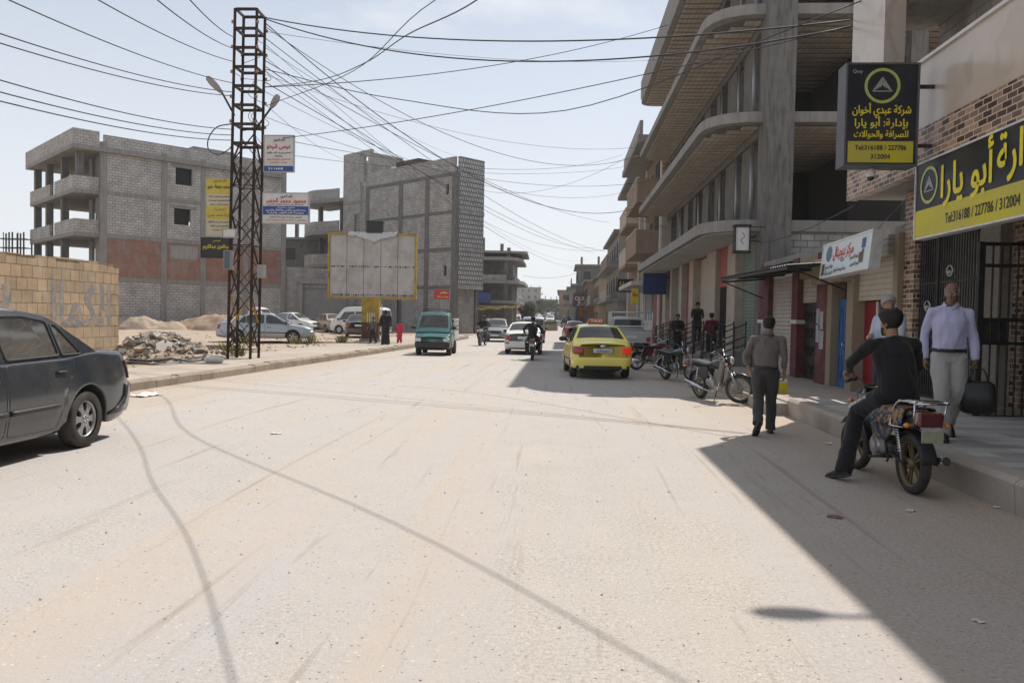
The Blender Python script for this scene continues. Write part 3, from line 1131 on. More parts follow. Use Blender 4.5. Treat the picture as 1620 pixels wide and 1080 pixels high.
# ---- low block workshop between the two
W = thing('workshop', 'low grey block workshop with a concrete gateway, between the two tall block buildings', 'building', (-24.3, 68.6, 0), atan2(.30, .95))
m = MB()
panel(m, -5.5, 9.6, 0.1, 5.7, 0, 0.3, [(1.2, 5.2, 0.1, 3.9)])
m.build('wall', BLOCK_D, W)
m = MB()
m.box(0.8, 1.2, -0.25, 0.2, 0.1, 4.3)
m.box(5.2, 5.8, -0.25, 0.2, 0.1, 4.3)
m.box(0.8, 5.8, -0.3, 0.25, 4.302, 4.75)
m.build('gateway', CONC, W)
boxp('garage_door', SHUT_K, W, 1.2, 5.2, 0.12, 0.2, 0.1, 3.9)
m = MB()
m.box(0.2, 9.4, 0.35, 6, 5.4, 5.7)
m.build('roof', CONC, W)
H = thing('brick_house', 'small red brick house with a dark window, showing above the workshop roof', 'building', (-26.5, 92, 0), 0.1)
m = MB()
panel(m, 0, 9.5, 0.1, 10.6, 0, 0.3, [(3.4, 4.6, 8.2, 9.6), (6.4, 7.4, 8.4, 9.6)])
m.build('wall', REDBRICK, H)
boxp('roof', CONC, H, -0.4, 9.9, -0.5, 6, 10.602, 10.95)
boxp('upper_wall', PLASTER_B, H, 1.6, 9.0, 0.4, 5, 10.952, 12.6)
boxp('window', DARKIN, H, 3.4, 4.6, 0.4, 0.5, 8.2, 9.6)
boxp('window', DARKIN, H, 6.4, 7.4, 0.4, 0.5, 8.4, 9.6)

# ---- C: open storey building further along the left
Cb = thing('frame_building', 'unfinished grey building with bare roof columns and a blue shop board, beyond the street corner', 'building', (-12.8, 102, 0), 0.0)
m = MB()
for z, ov in ((3.4, 0.3), (6.0, 0.8), (9.0, 0.5)):
    m = MB()
    m.prism(fpoly([(-8, -0.8), (6.0 + ov, -0.8), (7.0 + ov, 2.2), (7.0 + ov, 14), (-8, 14)], [0, 1.2, 1.2, 0, 0]), z, z + .4)
    m.build('slab', CONC, Cb)
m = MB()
m.prism(fpoly([(-8, 0.4), (5.6, 0.4), (8.2, 1.2), (8.0, 12), (-8, 14)], [0, 0, .8, .5, 0]), 10.0, 10.3)
m.build('roof_slab', CONC, Cb)
m = MB()
m.box(-8, 5.6, -0.6, -0.4, 6.4, 7.1)
m.box(6.4, 6.6, 0.6, 14, 6.4, 7.1)
m.build('parapet', BLOCK_D, Cb)
for x in (-6, -1.5, 2.0, 5.2):
    for z0, z1 in ((0.1, 3.4), (3.8, 6.0), (6.4, 9.0)): boxp('column', CONC_D, Cb, x, x + .55, 0.2, 0.7, z0, z1)
for x, y, h in ((-1.6, 1, 2.4), (-0.8, 2.5, 2.0), (0.0, 4, 1.7), (2.1, 1, 2.7), (5.5, 1, 1.0), (4.2, 6, 2.3)):
    boxp('column', CONC_D, Cb, x, x + .45, y, y + .45, 9.4, 10.0 + h * .75)
m = MB()
m.box(-8, 6.2, 3.0, 3.3, 3.8, 9.0)
m.box(-8, 6.2, 3.0, 3.3, 0.1, 3.4)
m.box(-8, -3, 0.5, 0.7, 7.1, 9.0)
m.box(6.0, 6.2, 3.3, 14, 0.1, 9.0)
m.build('inner_wall', BLOCK_D, Cb)
boxp('shop_board', plain('blue shop board', (0.03, 0.07, 0.28), 0.5), Cb, -3.0, 3.6, -1.0, -0.85, 3.5, 4.7)
boxp('awning', plain('tan awning', (0.33, 0.26, 0.16), 0.8), Cb, -4.5, 5.8, -2.4, -0.85, 2.9, 3.05)

# ---- R1: open concrete building on the right with curved slabs
R1 = thing('concrete_building', 'bare concrete building with curved ribbed balcony slabs and shuttered shops', 'building', (0, 0, 0))
SL = [(4.45, 4.80), (7.80, 8.12), (11.08, 11.40), (14.28, 14.60)]
for k, (z0, z1) in enumerate(SL):
    m = MB()
    ov = 4.4
    pts = [(15.5, 24.75), (15.5, 47.3), (ov, 47.3), (ov, 24.75)]
    pl = fpoly(pts, [0, 0, 0.9, 1.75], 8)
    m.use(CONC).prism(list(pl), z0, z1)
    s = m.build('slab' if k else 'canopy', None, R1)
    if k == 0:
        mm = MB()
        mm.prism(fpoly([(6.1, 25.0), (6.1, 47.0), (4.6, 47.0), (4.6, 25.0)], [0, 0, 0.8, 1.6], 8), z0 - .03, z0 - .003)
        mm.build('soffit', CONC_W, s)
    if k:
        mm = MB()
        y = 25.3
        while y < 46.8:
            x0 = 4.66
            if y < 26.6: x0 = 4.66 + (26.6 - y) * 0.72
            if y > 46.2: x0 = 4.9
            mm.box(x0, 6.08, y, y + .35, z0 - .05, z0 - .002)
            mm.box(6.95, 15.3, y, y + .35, z0 - .035, z0 - .002)
            y += .52
        mm.build('ceiling_block', HOURDI, s)
        mm = MB()
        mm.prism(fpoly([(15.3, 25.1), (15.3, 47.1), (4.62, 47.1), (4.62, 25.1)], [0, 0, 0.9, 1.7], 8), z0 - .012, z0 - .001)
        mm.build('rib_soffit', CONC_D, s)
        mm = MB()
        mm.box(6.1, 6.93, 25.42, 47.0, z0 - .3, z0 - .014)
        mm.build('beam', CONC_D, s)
boxp('parapet', CONC, R1, 4.42, 4.62, 26.5, 47.2, 14.662, 15.7)
boxp('parapet', CONC, R1, 6.15, 15.5, 24.8, 25.0, 14.662, 15.5)
boxp('corner_column', CONC_D, R1, 6.08, 6.95, 24.5, 24.745, 0.2, 15.2)
for zz0, zz1 in ((0.2, 4.45), (4.802, 7.785), (8.122, 11.065), (11.402, 14.265)):
    boxp('column', CONC_D, R1, 6.1, 6.93, 24.755, 25.4, zz0, zz1)
    if zz0 > 1:
        for y, w in ((26.7, 1.3), (29.2, 1.5), (32.2, .6), (34.2, 1.4), (37.4, .7), (39.6, 1.3), (42.6, .8), (45.6, 1.4)):
            boxp('column', CONC_D, R1, 6.18, 6.6, y, y + w, zz0, zz1 - .3)
        for y in (26.3, 28.5, 31.4, 36.2, 41.6): MB().tube([(6.12, y, zz0), (6.12, y, zz1 - .32)], 0.055, 8).build('drain_pipe', GALV, R1)
        for x in (10.5, 14.8):
            boxp('column', CONC_D, R1, x, x + .5, 24.9, 25.3, zz0, zz1)
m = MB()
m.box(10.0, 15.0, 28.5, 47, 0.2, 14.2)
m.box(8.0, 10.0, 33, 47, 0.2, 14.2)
m.build('inner_wall', DARKGREY, R1)  # dark core added so the open floors look shaded inside
m = MB()
m.box(6.95, 15.4, 24.85, 25.1, 0.2, 4.44)
m.build('block_wall', BLOCK_L, R1)
# shop fronts under the canopy; y measured along the street
FR = [(47.0, 45.6, 'p'), (45.6, 43.8, 'k'), (43.8, 43.2, 'p'), (43.2, 40.6, 'g'), (40.6, 39.6, 'p'), (39.6, 37.4, 'r'), (37.4, 36.2, 'p'), (36.2, 33.0, 'b'), (33.0, 31.0, 'p'), (31.0, 28.9, 'd'), (28.9, 27.5, 'p'), (27.5, 25.42, 'g')]
PIL = rough_mat('cream stone pilaster', (0.45, 0.38, 0.31), (0.36, 0.30, 0.24), 0.7, 3, 0.2, dirt=(0.25, 0.2, 0.17), dirt_amt=0.4)
for y1, y0, t in FR:
    if t == 'p':
        boxp('pilaster', PIL, R1, 5.95, 6.5, y0 + .06, y1 - .06, 0.2, 4.41, bevel=0.02)
        boxp('shop_wall', PIL, R1, 6.2, 6.5, y0, y0 + .058, 0.2, 4.41)
    elif t == 'b':
        boxp('shop_wall', PLASTER_B, R1, 6.3, 6.5, y0, y1, 0.2, 4.41)
    elif t == 'd':
        boxp('lintel_panel', plain('red sign panel', (0.36, 0.07, 0.05), 0.5), R1, 6.12, 6.3, y0, y1, 2.95, 4.41)
        d = MB()
        for i in range(14): d.box(6.14, 6.18, y0 + .05 + i * (y1 - y0 - .14) / 13, y0 + .09 + i * (y1 - y0 - .14) / 13, 0.22, 2.93)
        d.box(6.13, 6.19, y0, y1, 1.5, 1.56)
        d.build('grille_door', BLACKM, R1)
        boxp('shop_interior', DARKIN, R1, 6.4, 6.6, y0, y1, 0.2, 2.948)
    else:
        boxp('roller_shutter', {'k': SHUT_K, 'g': SHUT_G, 'r': SHUT_R}[t], R1, 6.22, 6.4, y0, y1, 0.22, 4.41)

# ---- row of low shops between the two big buildings on the right
S1 = thing('shop_row', 'row of low shops with cream shutters, maroon pillars and a blue door', 'shops', (0, 0, 0))
MAROON = rough_mat('maroon painted plaster', (0.13, 0.035, 0.04), (0.10, 0.03, 0.032), 0.7, 3, 0.15, dirt=(0.22, 0.15, 0.13), dirt_amt=0.4)
OCHRE = rough_mat('stained ochre plaster', (0.33, 0.25, 0.18), (0.26, 0.24, 0.17), 0.9, 2.5, 0.25, dirt=(0.16, 0.2, 0.15), dirt_amt=0.5)
boxp('back_wall', BLOCK_D, S1, 7.2, 9.8, 14.6, 24.4, 0.2, 3.3)
boxp('roof', CONC, S1, 6.15, 9.8, 14.55, 24.5, 3.302, 3.46)
for y0, y1, mt in ((23.3, 24.4, MAROON), (20.45, 20.95, MAROON), (18.2, 18.95, MAROON), (17.9, 18.198, OCHRE), (16.62, 16.98, OCHRE), (14.5, 14.7, OCHRE)):
    p = boxp('pillar', mt, S1, 6.0, 6.5, y0, y1, 0.2, 3.298, bevel=0.01)
    if mt is MAROON and y0 != 18.2: boxp('band', WHITEP, p, 5.985, 6.51, y0 - .01, y1 + .01, 1.62, 1.72)
boxp('fascia', OCHRE, S1, 6.04, 6.4, 16.98, 20.45, 2.75, 3.298)
boxp('fascia', OCHRE, S1, 5.75, 6.03, 16.7, 18.6, 2.52, 3.08, bevel=0.03)
boxp('roller_shutter', SHUT_W, S1, 6.15, 6.3, 20.95, 23.3, 0.22, 3.0)
boxp('roller_shutter', SHUT_W, S1, 6.15, 6.3, 18.95, 20.45, 2.15, 2.75)
m = MB()
m.box(6.2, 6.26, 18.98, 20.42, 0.22, 2.14)
dd = m.build('iron_door', BLACKM, S1)
m = MB()
for y in (19.2, 19.55, 19.9, 20.2):
    for z in (0.5, 0.95, 1.4, 1.8):
        m.tube([(6.18, y + .1 * cos(a), z + .12 * sin(a)) for a in [i * pi / 5 for i in range(10)]], 0.012, 5)
m.build('scrollwork', BLACKM, dd)
boxp('lintel', DARKIN, S1, 6.3, 6.5, 17.0, 17.9, 2.2, 2.75)  # dark box standing for the dark opening above the blue door
BLUED = rough_mat('chalky blue door paint', (0.045, 0.13, 0.31), (0.035, 0.10, 0.24), 0.5, 4, 0.1, dirt=(0.12, 0.16, 0.22), dirt_amt=0.4)
m = MB()
m.box(6.16, 6.22, 17.46, 17.89, 0.24, 2.18)
m.box(6.16, 6.22, 17.01, 17.44, 0.24, 2.18)
bd = m.build('blue_door', BLUED, S1, bevel=0.006)
m = MB()
for y in (17.23, 17.68):
    for z0, z1 in ((0.45, 0.95), (1.15, 2.0)):
        c = [(6.15, y + .11 * cos(a), (z0 + z1) / 2 + (z1 - z0) / 2 * sin(a)) for a in [i * pi / 10 for i in range(21)]]
        m.tube(c, 0.012, 5)
m.build('moulding', BLUED, bd)
m = MB()
m.tube([(6.14, 17.42, 1.1), (6.09, 17.42, 1.12), (6.09, 17.42, 1.22), (6.14, 17.42, 1.24)], 0.012, 6)
m.build('handle', CHROME, bd)
# half raised shutter with glazed red shop front
boxp('roller_shutter', SHUT_W, S1, 6.12, 6.2, 14.7, 16.62, 2.12, 2.9)
boxp('shutter_box', SHUT_W, S1, 5.9, 6.3, 14.7, 16.62, 2.902, 3.29, bevel=0.02)
REDP = plain('red shop panel', (0.22, 0.012, 0.018), 0.35)
boxp('shop_panel', REDP, S1, 6.25, 6.32, 15.95, 16.62, 0.22, 2.1)
boxp('shop_panel', REDP, S1, 6.25, 6.32, 14.7, 15.05, 0.22, 2.1)
m = MB()
for y in (15.05, 15.9): m.box(6.22, 6.3, y, y + .06, 0.22, 2.1)
m.box(6.22, 6.3, 15.11, 15.9, 1.0, 1.06)
m.box(6.22, 6.3, 15.11, 15.9, 0.22, 0.34)
gd = m.build('glass_door', WHITEM, S1)
boxp('pane', GLASS_B, gd, 6.255, 6.262, 15.11, 15.9, 0.34, 2.1)
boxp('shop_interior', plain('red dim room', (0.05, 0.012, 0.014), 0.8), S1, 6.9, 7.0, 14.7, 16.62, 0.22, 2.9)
PAPERG = rough_mat('printed poster paper', (.50, .49, .47), (.16, .16, .18), .7, 26, 0)
for y, z, w, h in ((18.35, 1.05, .3, .42), (18.62, 1.2, .26, .4), (18.4, 1.5, .3, .42), (18.66, 1.64, .22, .34)): boxp('poster', PAPERG, S1, 5.99, 5.997, y, y + w, z, z + h)
m = MB()
for y, z, w, h in ((23.5, 0.9, .5, .75),): m.box(5.99, 5.997, y, y + w, z, z + h)
m.build('poster', plain('faded blue poster', (0.3, 0.34, 0.42), 0.6), S1)

# corrugated awning over the shops
AW = thing('awning', 'dark corrugated sheet awning over the low shops, left of the white shop sign', 'awning', (0, 0, 0))
m = MB()
P = []
ny = 150
for i in range(ny + 1):
    y = 16.9 + (23.9 - 16.9) * i / ny
    dz = 0.018 * sin(i * pi / 2)
    P.append([(x, y, z + dz) for x, z in ((4.72, 2.86 + .012 * (y - 16.9)), (6.1, 2.97))])
m.grid(P, False)
sh = m.build('sheet', rough_mat('dull corrugated sheet', (0.06, 0.06, 0.06), (0.09, 0.08, 0.07), 0.6, 3, 0.1), AW)
sd = sh.modifiers.new('s', 'SOLIDIFY')
sd.thickness = 0.006
m = MB()
m.bar((4.76, 16.9, 2.80), (4.76, 23.9, 2.88), 0.06)
for y in (17.0, 19.3, 21.6, 23.8): m.bar((4.76, y, 2.81), (5.99, y, 2.92), 0.05)
for y in (17.0, 23.8): m.bar((4.9, y, 2.78), (5.99, y, 2.35), 0.035)
m.build('frame', BLACKM, AW)

# ---- R0: near building with tiled balcony
R0 = thing('tiled_building', 'near building with a marble and brown brick tile balcony over iron gates', 'building', (0, 0, 0))
def marble():
    mt, nt, b = new_mat('cream marble tile')
    v = coords(nt)
    w = _n(nt, 'ShaderNodeTexWave', Scale=0.5, Distortion=9.0, Detail=4)
    w.inputs['Detail Scale'].default_value = 1.4
    nt.links.new(v, w.inputs['Vector'])
    col = mixc(nt, ramp(nt, w.outputs['Fac'], 0.0, 0.12, (1, 1, 1, 1), (0, 0, 0, 1)), rgb((0.50, 0.435, 0.375)), rgb((0.40, 0.345, 0.29)))
    n = noise_f(nt, v, 1.2, 5)
    col = mixc(nt, ramp(nt, n, 0.35, 0.7), col, rgb((0.45, 0.37, 0.295)))
    nt.links.new(col, b.inputs['Base Color'])
    b.inputs['Roughness'].default_value = 0.22
    return mt
MARB = marble()
boxp('balcony_slab', CONC, R0, 5.42, 6.6, -14, 15.38, 4.0, 4.25)
boxp('brick_band', TILEBRICK, R0, 5.38, 5.56, -14, 15.4, 3.98, 4.62)
boxp('parapet', MARB, R0, 5.40, 5.56, -14, 15.38, 4.622, 5.62)
boxp('coping', WHITEP, R0, 5.36, 5.6, -14, 15.42, 5.622, 5.67)
boxp('marble_pier', MARB, R0, 5.40, 5.75, 13.9, 15.4, 5.672, 9.6)
boxp('upper_slab', CONC, R0, 5.8, 6.8, -14, 15.3, 7.15, 7.5)
boxp('upper_wall', BLOCK_D, R0, 6.8, 12, -14, 15.0, 4.25, 9.6)
boxp('roof_slab', CONC, R0, 5.38, 12, -14, 15.4, 9.602, 10.0)
boxp('upper_parapet', PLASTER_G, R0, 5.45, 5.75, -14, 13.898, 8.6, 9.6)
for y in (11.2, 6.5, 1.5): boxp('column', CONC, R0, 6.2, 6.7, y, y + .5, 4.25, 7.148)
boxp('side_wall', BLOCK_D, R0, 6.62, 12, 14.5, 14.8, 0.2, 4.0)
for x0, x1, y0, y1 in ((6.1, 6.3, 14.06, 14.48), (6.9, 7.16, 12.25, 12.5), (6.6, 7.0, 7.4, 7.8)):
    boxp('pillar', TILEBRICK, R0, x0, x1, y0, y1, 0.25, 3.98)
boxp('threshold', plain('tan stone step', (0.34, 0.28, 0.22), 0.8), R0, 6.14, 6.98, 12.2, 14.05, 0.252, 0.42)
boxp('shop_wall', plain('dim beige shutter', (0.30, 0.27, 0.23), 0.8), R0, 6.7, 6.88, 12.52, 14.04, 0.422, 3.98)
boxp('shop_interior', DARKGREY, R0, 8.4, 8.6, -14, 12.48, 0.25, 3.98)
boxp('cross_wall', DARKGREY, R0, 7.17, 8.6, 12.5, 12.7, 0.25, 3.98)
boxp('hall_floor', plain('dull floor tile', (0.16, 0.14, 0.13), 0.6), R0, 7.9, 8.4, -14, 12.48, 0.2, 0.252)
m = MB()                         # fixed grille
for i in range(24):
    y = 12.17 + i * (14.03 - 12.17) / 23
    m.tube([(6.2, y, 0.44), (6.2, y, 3.95)], 0.014, 6, cap=False)
for z in (0.46, 1.45, 2.35, 3.1, 3.93): m.bar((6.21, 12.15, z), (6.21, 14.04, z), 0.035)
m.bar((6.19, 13.35, 0.44), (6.19, 13.35, 3.95), 0.05)
g = m.build('grille', BLACKM, R0)
m = MB()
for y, z in ((13.68, 1.95), (12.95, 2.5), (12.5, 1.75)):
    for sgn in (1, -1):
        m.tube([(6.17, y + sgn * (.05 + .07 * (1 - k / 14)) * cos(k * .55), z + (.02 + .11 * (1 - k / 14)) * sin(k * .55)) for k in range(15)], 0.011, 5)
    m.ball((6.17, y, z), 0.04, 8, 6)
m.build('scrollwork', GALV, g)
m = MB()                         # leaf standing open across the doorway
for i in range(12):
    x = 6.25 + i * 1.35 / 11
    m.tube([(x, 12.08, 0.32), (x, 12.08, 2.85)], 0.014, 6, cap=False)
for z in (0.3, 1.4, 1.75, 2.55, 2.87): m.bar((6.2, 12.09, z), (7.65, 12.09, z), 0.05)
for x in (6.2, 7.65): m.bar((x, 12.09, 0.27), (x, 12.09, 2.9), 0.06)
m.box(6.23, 6.6, 12.08, 12.1, 1.42, 1.73)
m.build('gate_leaf', BLACKM, R0)
# unseen lamp-like shape added at the roof edge for its shadow on the road
LA = thing('wall_lamp', 'street lamp head on an arm above the tiled balcony', 'lamp', (5.4, 9.62, 9.7))
m = MB()
m.tube(smooth_curve([(0.05, 0, -.3), (-.1, -.02, 0.1), (-.3, 0, 0.18)], 4), 0.03, 8)
m.build('arm', GALV, LA)
m = MB()
m.ball((-.50, .02, 0.2), (.24, .10, .07), 12, 8)
m.build('lamp_head', GALV, LA)

# ---- R2: brown balcony building beyond
R2 = thing('balcony_building', 'brown rendered building with stacked balconies beyond the bare concrete building', 'building', (0, 0, 0))
boxp('wall', PLASTER_BR, R2, 6.0, 14, 48.2, 72, 0.16, 12.4)
for z in (5.75, 8.9):
    for y0, y1, x0 in ((49.0, 56.5, 4.5), (62.0, 69, 4.9)):
        s = boxp('balcony', PLASTER_BR, R2, x0, 5.99, y0, y1, z, z + .25)
        m = MB()
        m.box(x0, x0 + .12, y0, y1, z + .252, z + 1.45)
        m.box(x0 + .12, 5.98, y0, y0 + .12, z + .252, z + 1.45)
        m.box(x0 + .12, 5.98, y1 - .12, y1, z + .252, z + 1.45)
        m.build('parapet', PLASTER_B if y0 > 60 else PLASTER_BR, s)
        boxp('coping', CONC_W, s, x0 - .04, x0 + .16, y0 - .04, y1 + .04, z + 1.452, z + 1.52)
boxp('roof_slab', CONC, R2, 4.3, 14, 48.6, 60, 12.1, 12.45) if False else None
boxp('roof_slab', CONC, R2, 4.4, 14.2, 48.0, 60.5, 12.402, 12.8)
boxp('roof_slab', CONC, R2, 4.9, 14.2, 60.7, 72.2, 12.402, 12.7)
boxp('parapet', PLASTER_G, R2, 4.5, 4.7, 48.2, 60.3, 12.802, 13.7)
for z in (7.0, 10.2):
    for y0, y1, d0, d1 in ((50.2, 52.2, .9, 1.5), (53.6, 55.0, .2, 1.2), (58.0, 59.2, .2, 1.2), (63.6, 65.0, .6, 1.4)):
        boxp('window', DARKGREY, R2, 5.96, 6.0, y0, y1, z - d0, z + d1)
boxp('tile_panel', TILEBRICK, R2, 5.9, 13.9, 48.05, 48.19, 9.9, 12.3)
boxp('front_wall', PLASTER_B, R2, 5.98, 13.9, 48.06, 48.19, 4.6, 9.88)
boxp('canopy', CONC_W, R2, 4.2, 6.2, 48.3, 58.5, 3.75, 4.0)
boxp('roller_shutter', SHUT_R, R2, 5.9, 5.98, 48.6, 51.4, 0.17, 3.74)
boxp('roller_shutter', SHUT_K, R2, 5.9, 5.98, 52.0, 55.5, 0.17, 3.74)
boxp('roller_shutter', SHUT_W, R2, 5.9, 5.98, 56.0, 59.5, 0.17, 3.74)
for y in (48.3, 57, 61.5, 71): boxp('pilaster', WHITEP, R2, 5.85, 5.98, y, y + .3, 0.17, 12.3)


def far_block(name, label, x0, x1, y0, y1, floors, base, mat, open_top=False, side=-1, group=None):
    """street house with storeys, overhanging slabs and window openings on its street side and its near end"""
    h = thing(name, label, 'building', (0, 0, 0), 0, group)
    fh = 3.2
    zt = base + floors * fh
    xs = x0 if side < 0 else x1          # street face
    boxp('wall', mat, h, x0, x1, y0, y1, base - .3, zt - .02)
    for k in range(1, floors + 1):
        ov = 1.1 if k < floors else 0.5
        z = base + k * fh
        if side < 0: boxp('slab', CONC, h, x0 - ov, x1 + .1, y0 - .3, y1 + .1, z, z + .26)
        else: boxp('slab', CONC, h, x0 - .1, x1 + ov, y0 - .3, y1 + .1, z, z + .26)
        if k < floors:
            xx = (x0 - ov) if side < 0 else (x1 + ov - .12)
            boxp('parapet', PLASTER_G if k % 2 else PLASTER_BR, h, xx, xx + .12, y0 - .28, y0 + (y1 - y0) * .62, z + .262, z + 1.15)
    for k in range(floors):
        z = base + k * fh
        n = max(1, int((y1 - y0) / 3.2))
        for i in range(n):
            yy = y0 + (i + .3) * (y1 - y0) / n
            xx = xs + (-.02 if side < 0 else .02)
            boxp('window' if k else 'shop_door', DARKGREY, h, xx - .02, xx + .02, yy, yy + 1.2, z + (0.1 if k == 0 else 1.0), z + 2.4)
        for i in range(max(1, int((x1 - x0) / 3.5))):
            xx = x0 + .9 + i * 3.4
            if k and xx + 1.2 < x1: boxp('window', DARKGREY, h, xx, xx + 1.2, y0 - .02, y0 + .02, z + 1.0, z + 2.3)
    if open_top:
        for i in range(4):
            boxp('column', CONC_D, h, x0 + .4 + i * (x1 - x0 - 1) / 3, x0 + .75 + i * (x1 - x0 - 1) / 3, y0 + .5, y0 + .9, zt + .26, zt + random.uniform(.8, 2.2))
    return h


random.seed(11)
far_block('street_house', 'grey house with overhanging slabs beyond the brown balcony building', 5.2, 14, 73.5, 92, 3, 0.1, PLASTER_G, True)
far_block('street_house', 'narrow pale house with one balcony, two doors past the brown balcony building', 4.4, 13, 94, 108, 2, 0.1, PLASTER_B)
far_block('street_house', 'low brown house next to the bare slab tower far along the right side', 3.6, 13, 110, 127, 2, 0.4, PLASTER_BR)
far_block('street_house', 'bare slab tower of three open floors far along the right side', 2.6, 12, 130, 146, 3, 0.7, CONC_D, True)
far_block('street_house', 'grey house beyond the bare slab tower on the right side', 1.4, 12, 150, 175, 2, 1.0, PLASTER_G)
far_block('street_house', 'farthest brown house on the right side of the street', -0.6, 12, 185, 225, 2, 1.6, PLASTER_BR)
far_block('street_house', 'grey block house behind the frame building on the left', -23, -11.2, 126, 142, 3, 0.5, BLOCK_D, True, 1)
far_block('street_house', 'low grey house on the left side past the grass island', -24, -13, 150, 176, 2, 0.9, CONC_D, False, 1)
far_block('street_house', 'farthest grey house on the left side of the street', -30, -16.5, 190, 235, 3, 1.6, CONC_D, True, 1)
# the rise at the end of the street
far_block('block_house', 'stepped unfinished block house behind the low workshop', -31.5, -26.2, 85, 91, 3, 0.1, CONC_D, True)
HZ = [(-44, 300, 16, 2, 1), (-31, 330, 13, 3, 1), (-19, 345, 11, 2, 0), (-11, 372, 9, 2, 1), (-1, 385, 10, 2, 0), (9, 350, 12, 2, 1), (-58, 330, 18, 3, 1), (18, 300, 14, 3, 0), (-25, 400, 14, 4, 1), (6, 430, 16, 3, 0)]
HL = ['pale block house with an open roof frame', 'tall grey house with three floors of dark windows', 'squat grey house', 'small house with roof columns', 'low plain house closing the view', 'house with bare roof columns right of the road', 'wide three storey house, leftmost on the rise', 'three storey house, rightmost on the rise', 'tallest house on the rise', 'house behind all others on the rise']
for i, (x, y, w, f, op) in enumerate(HZ):
    far_block('hill_house', HL[i] + ', far up the street', x, x + w, y, y + 12, f, gz(y) + 0.2, (CONC_D, PLASTER_G, BLOCK_D)[i % 3], bool(op), -1 if x > -5 else 1, 'houses on the rise')
# ------------------------------------------------------------------ vehicles
def pw(x, tab):
    if x <= tab[0][0]: return tab[0][1]
    for (a, va), (b, vb) in zip(tab, tab[1:]):
        if x <= b: return va + (vb - va) * (x - a) / (b - a)
    return tab[-1][1]


def tri_fill(loops):
    """fill a flat outline (first loop) with holes (the rest); loops are lists of (a,b); returns verts, faces"""
    bm = bmesh.new()
    for lp in loops:
        vs = [bm.verts.new((a, b, 0)) for a, b in lp]
        for i in range(len(vs)): bm.edges.new((vs[i - 1], vs[i]))
    bmesh.ops.triangle_fill(bm, use_beauty=True, edges=bm.edges[:], normal=(0, 0, 1))
    bm.verts.index_update()
    V = [(v.co.x, v.co.y) for v in bm.verts]
    F = []
    for f in bm.faces:
        ix = [v.index for v in f.verts]
        if f.normal.z < 0: ix.reverse()
        F.append(ix)
    bm.free()
    return V, F


def rpoly(pts, r=0.05, seg=4):
    return fpoly(pts, [r] * len(pts), seg)


def wheel(parent, x, y, r, w, side, style, tyre=RUBBER, rim=None, rot=0.0, hub=True):
    """tyre and rim; side = +1 outer face towards +x"""
    rim = rim or ALU
    m = MB()
    h = w / 2
    m.lathe([(r * .66, -h * .9), (r * .9, -h), (r * .975, -h * .82), (r, -h * .5), (r, h * .5), (r * .975, h * .82), (r * .9, h), (r * .66, h * .9)], (x, y, r), 'X', 36, cap=False)
    t = m.build('tyre', tyre, parent, uv=False)
    m = MB()
    f = h * .72 * side
    R = r * .665
    m.lathe([(R * .97, -h * side), (R, f), (R * .93, f + .006 * side), (R * .88, f - .02 * side), (R * .86, -.02 * side)], (x, y, r), 'X', 36, cap=False)
    if style == 'disc':
        m.lathe([(0.01, f), (R * .3, f), (R * .6, f - .02 * side), (R * .88, f - .012 * side)], (x, y, r), 'X', 30, cap=False)
        for k in range(10):
            a = 2 * pi * k / 10
            m.ball((x + f * .96, y + R * .68 * sin(a), r + R * .68 * cos(a)), (.008, .016, .016), 6, 4)
    else:
        n = 6 if style == 'six' else 5
        for k in range(n):
            a = 2 * pi * k / n + rot
            d = Vector((0, sin(a), cos(a)))
            e = Vector((0, cos(a), -sin(a)))
            c = Vector((x, y, r))
            fx = Vector((f, 0, 0))
            w1, w2 = R * .2, R * .30
            a1, a2 = c + d * R * .12, c + d * R * .93
            th = Vector((-.025 * side, 0, 0))
            p = [a1 + fx - e * w1, a1 + fx + e * w1, a2 + fx + e * w2 - Vector((.012 * side, 0, 0)), a2 + fx - e * w2 - Vector((.012 * side, 0, 0))]
            mid = [(p[0] + p[3]) / 2 + e * w1 * .55, (p[1] + p[2]) / 2 - e * w1 * .55]
            vs = [p[0], p[1], mid[1], p[2], p[3], mid[0]]
            m.add(vs + [q + th for q in vs], [(0, 1, 2, 5), (5, 2, 3, 4), (1, 7, 8, 2), (2, 8, 9, 3), (4, 10, 11, 5), (5, 11, 6, 0)])
        m.lathe([(.005, f + .004 * side), (R * .2, f + .002 * side), (R * .24, f - .02 * side)], (x, y, r), 'X', 20, cap=False)
        for k in range(n):
            a = 2 * pi * (k + .5) / n + rot
            m.ball((x + f, y + R * .17 * sin(a), r + R * .17 * cos(a)), .011, 6, 4)
    m.build('rim', rim, t, uv=False)
    m = MB()
    m.lathe([(.01, -.01 * side), (R * .86, -.01 * side)], (x, y, r), 'X', 20, cap=False)
    m.build('brake', BLACKPL, t, uv=False)
    return t


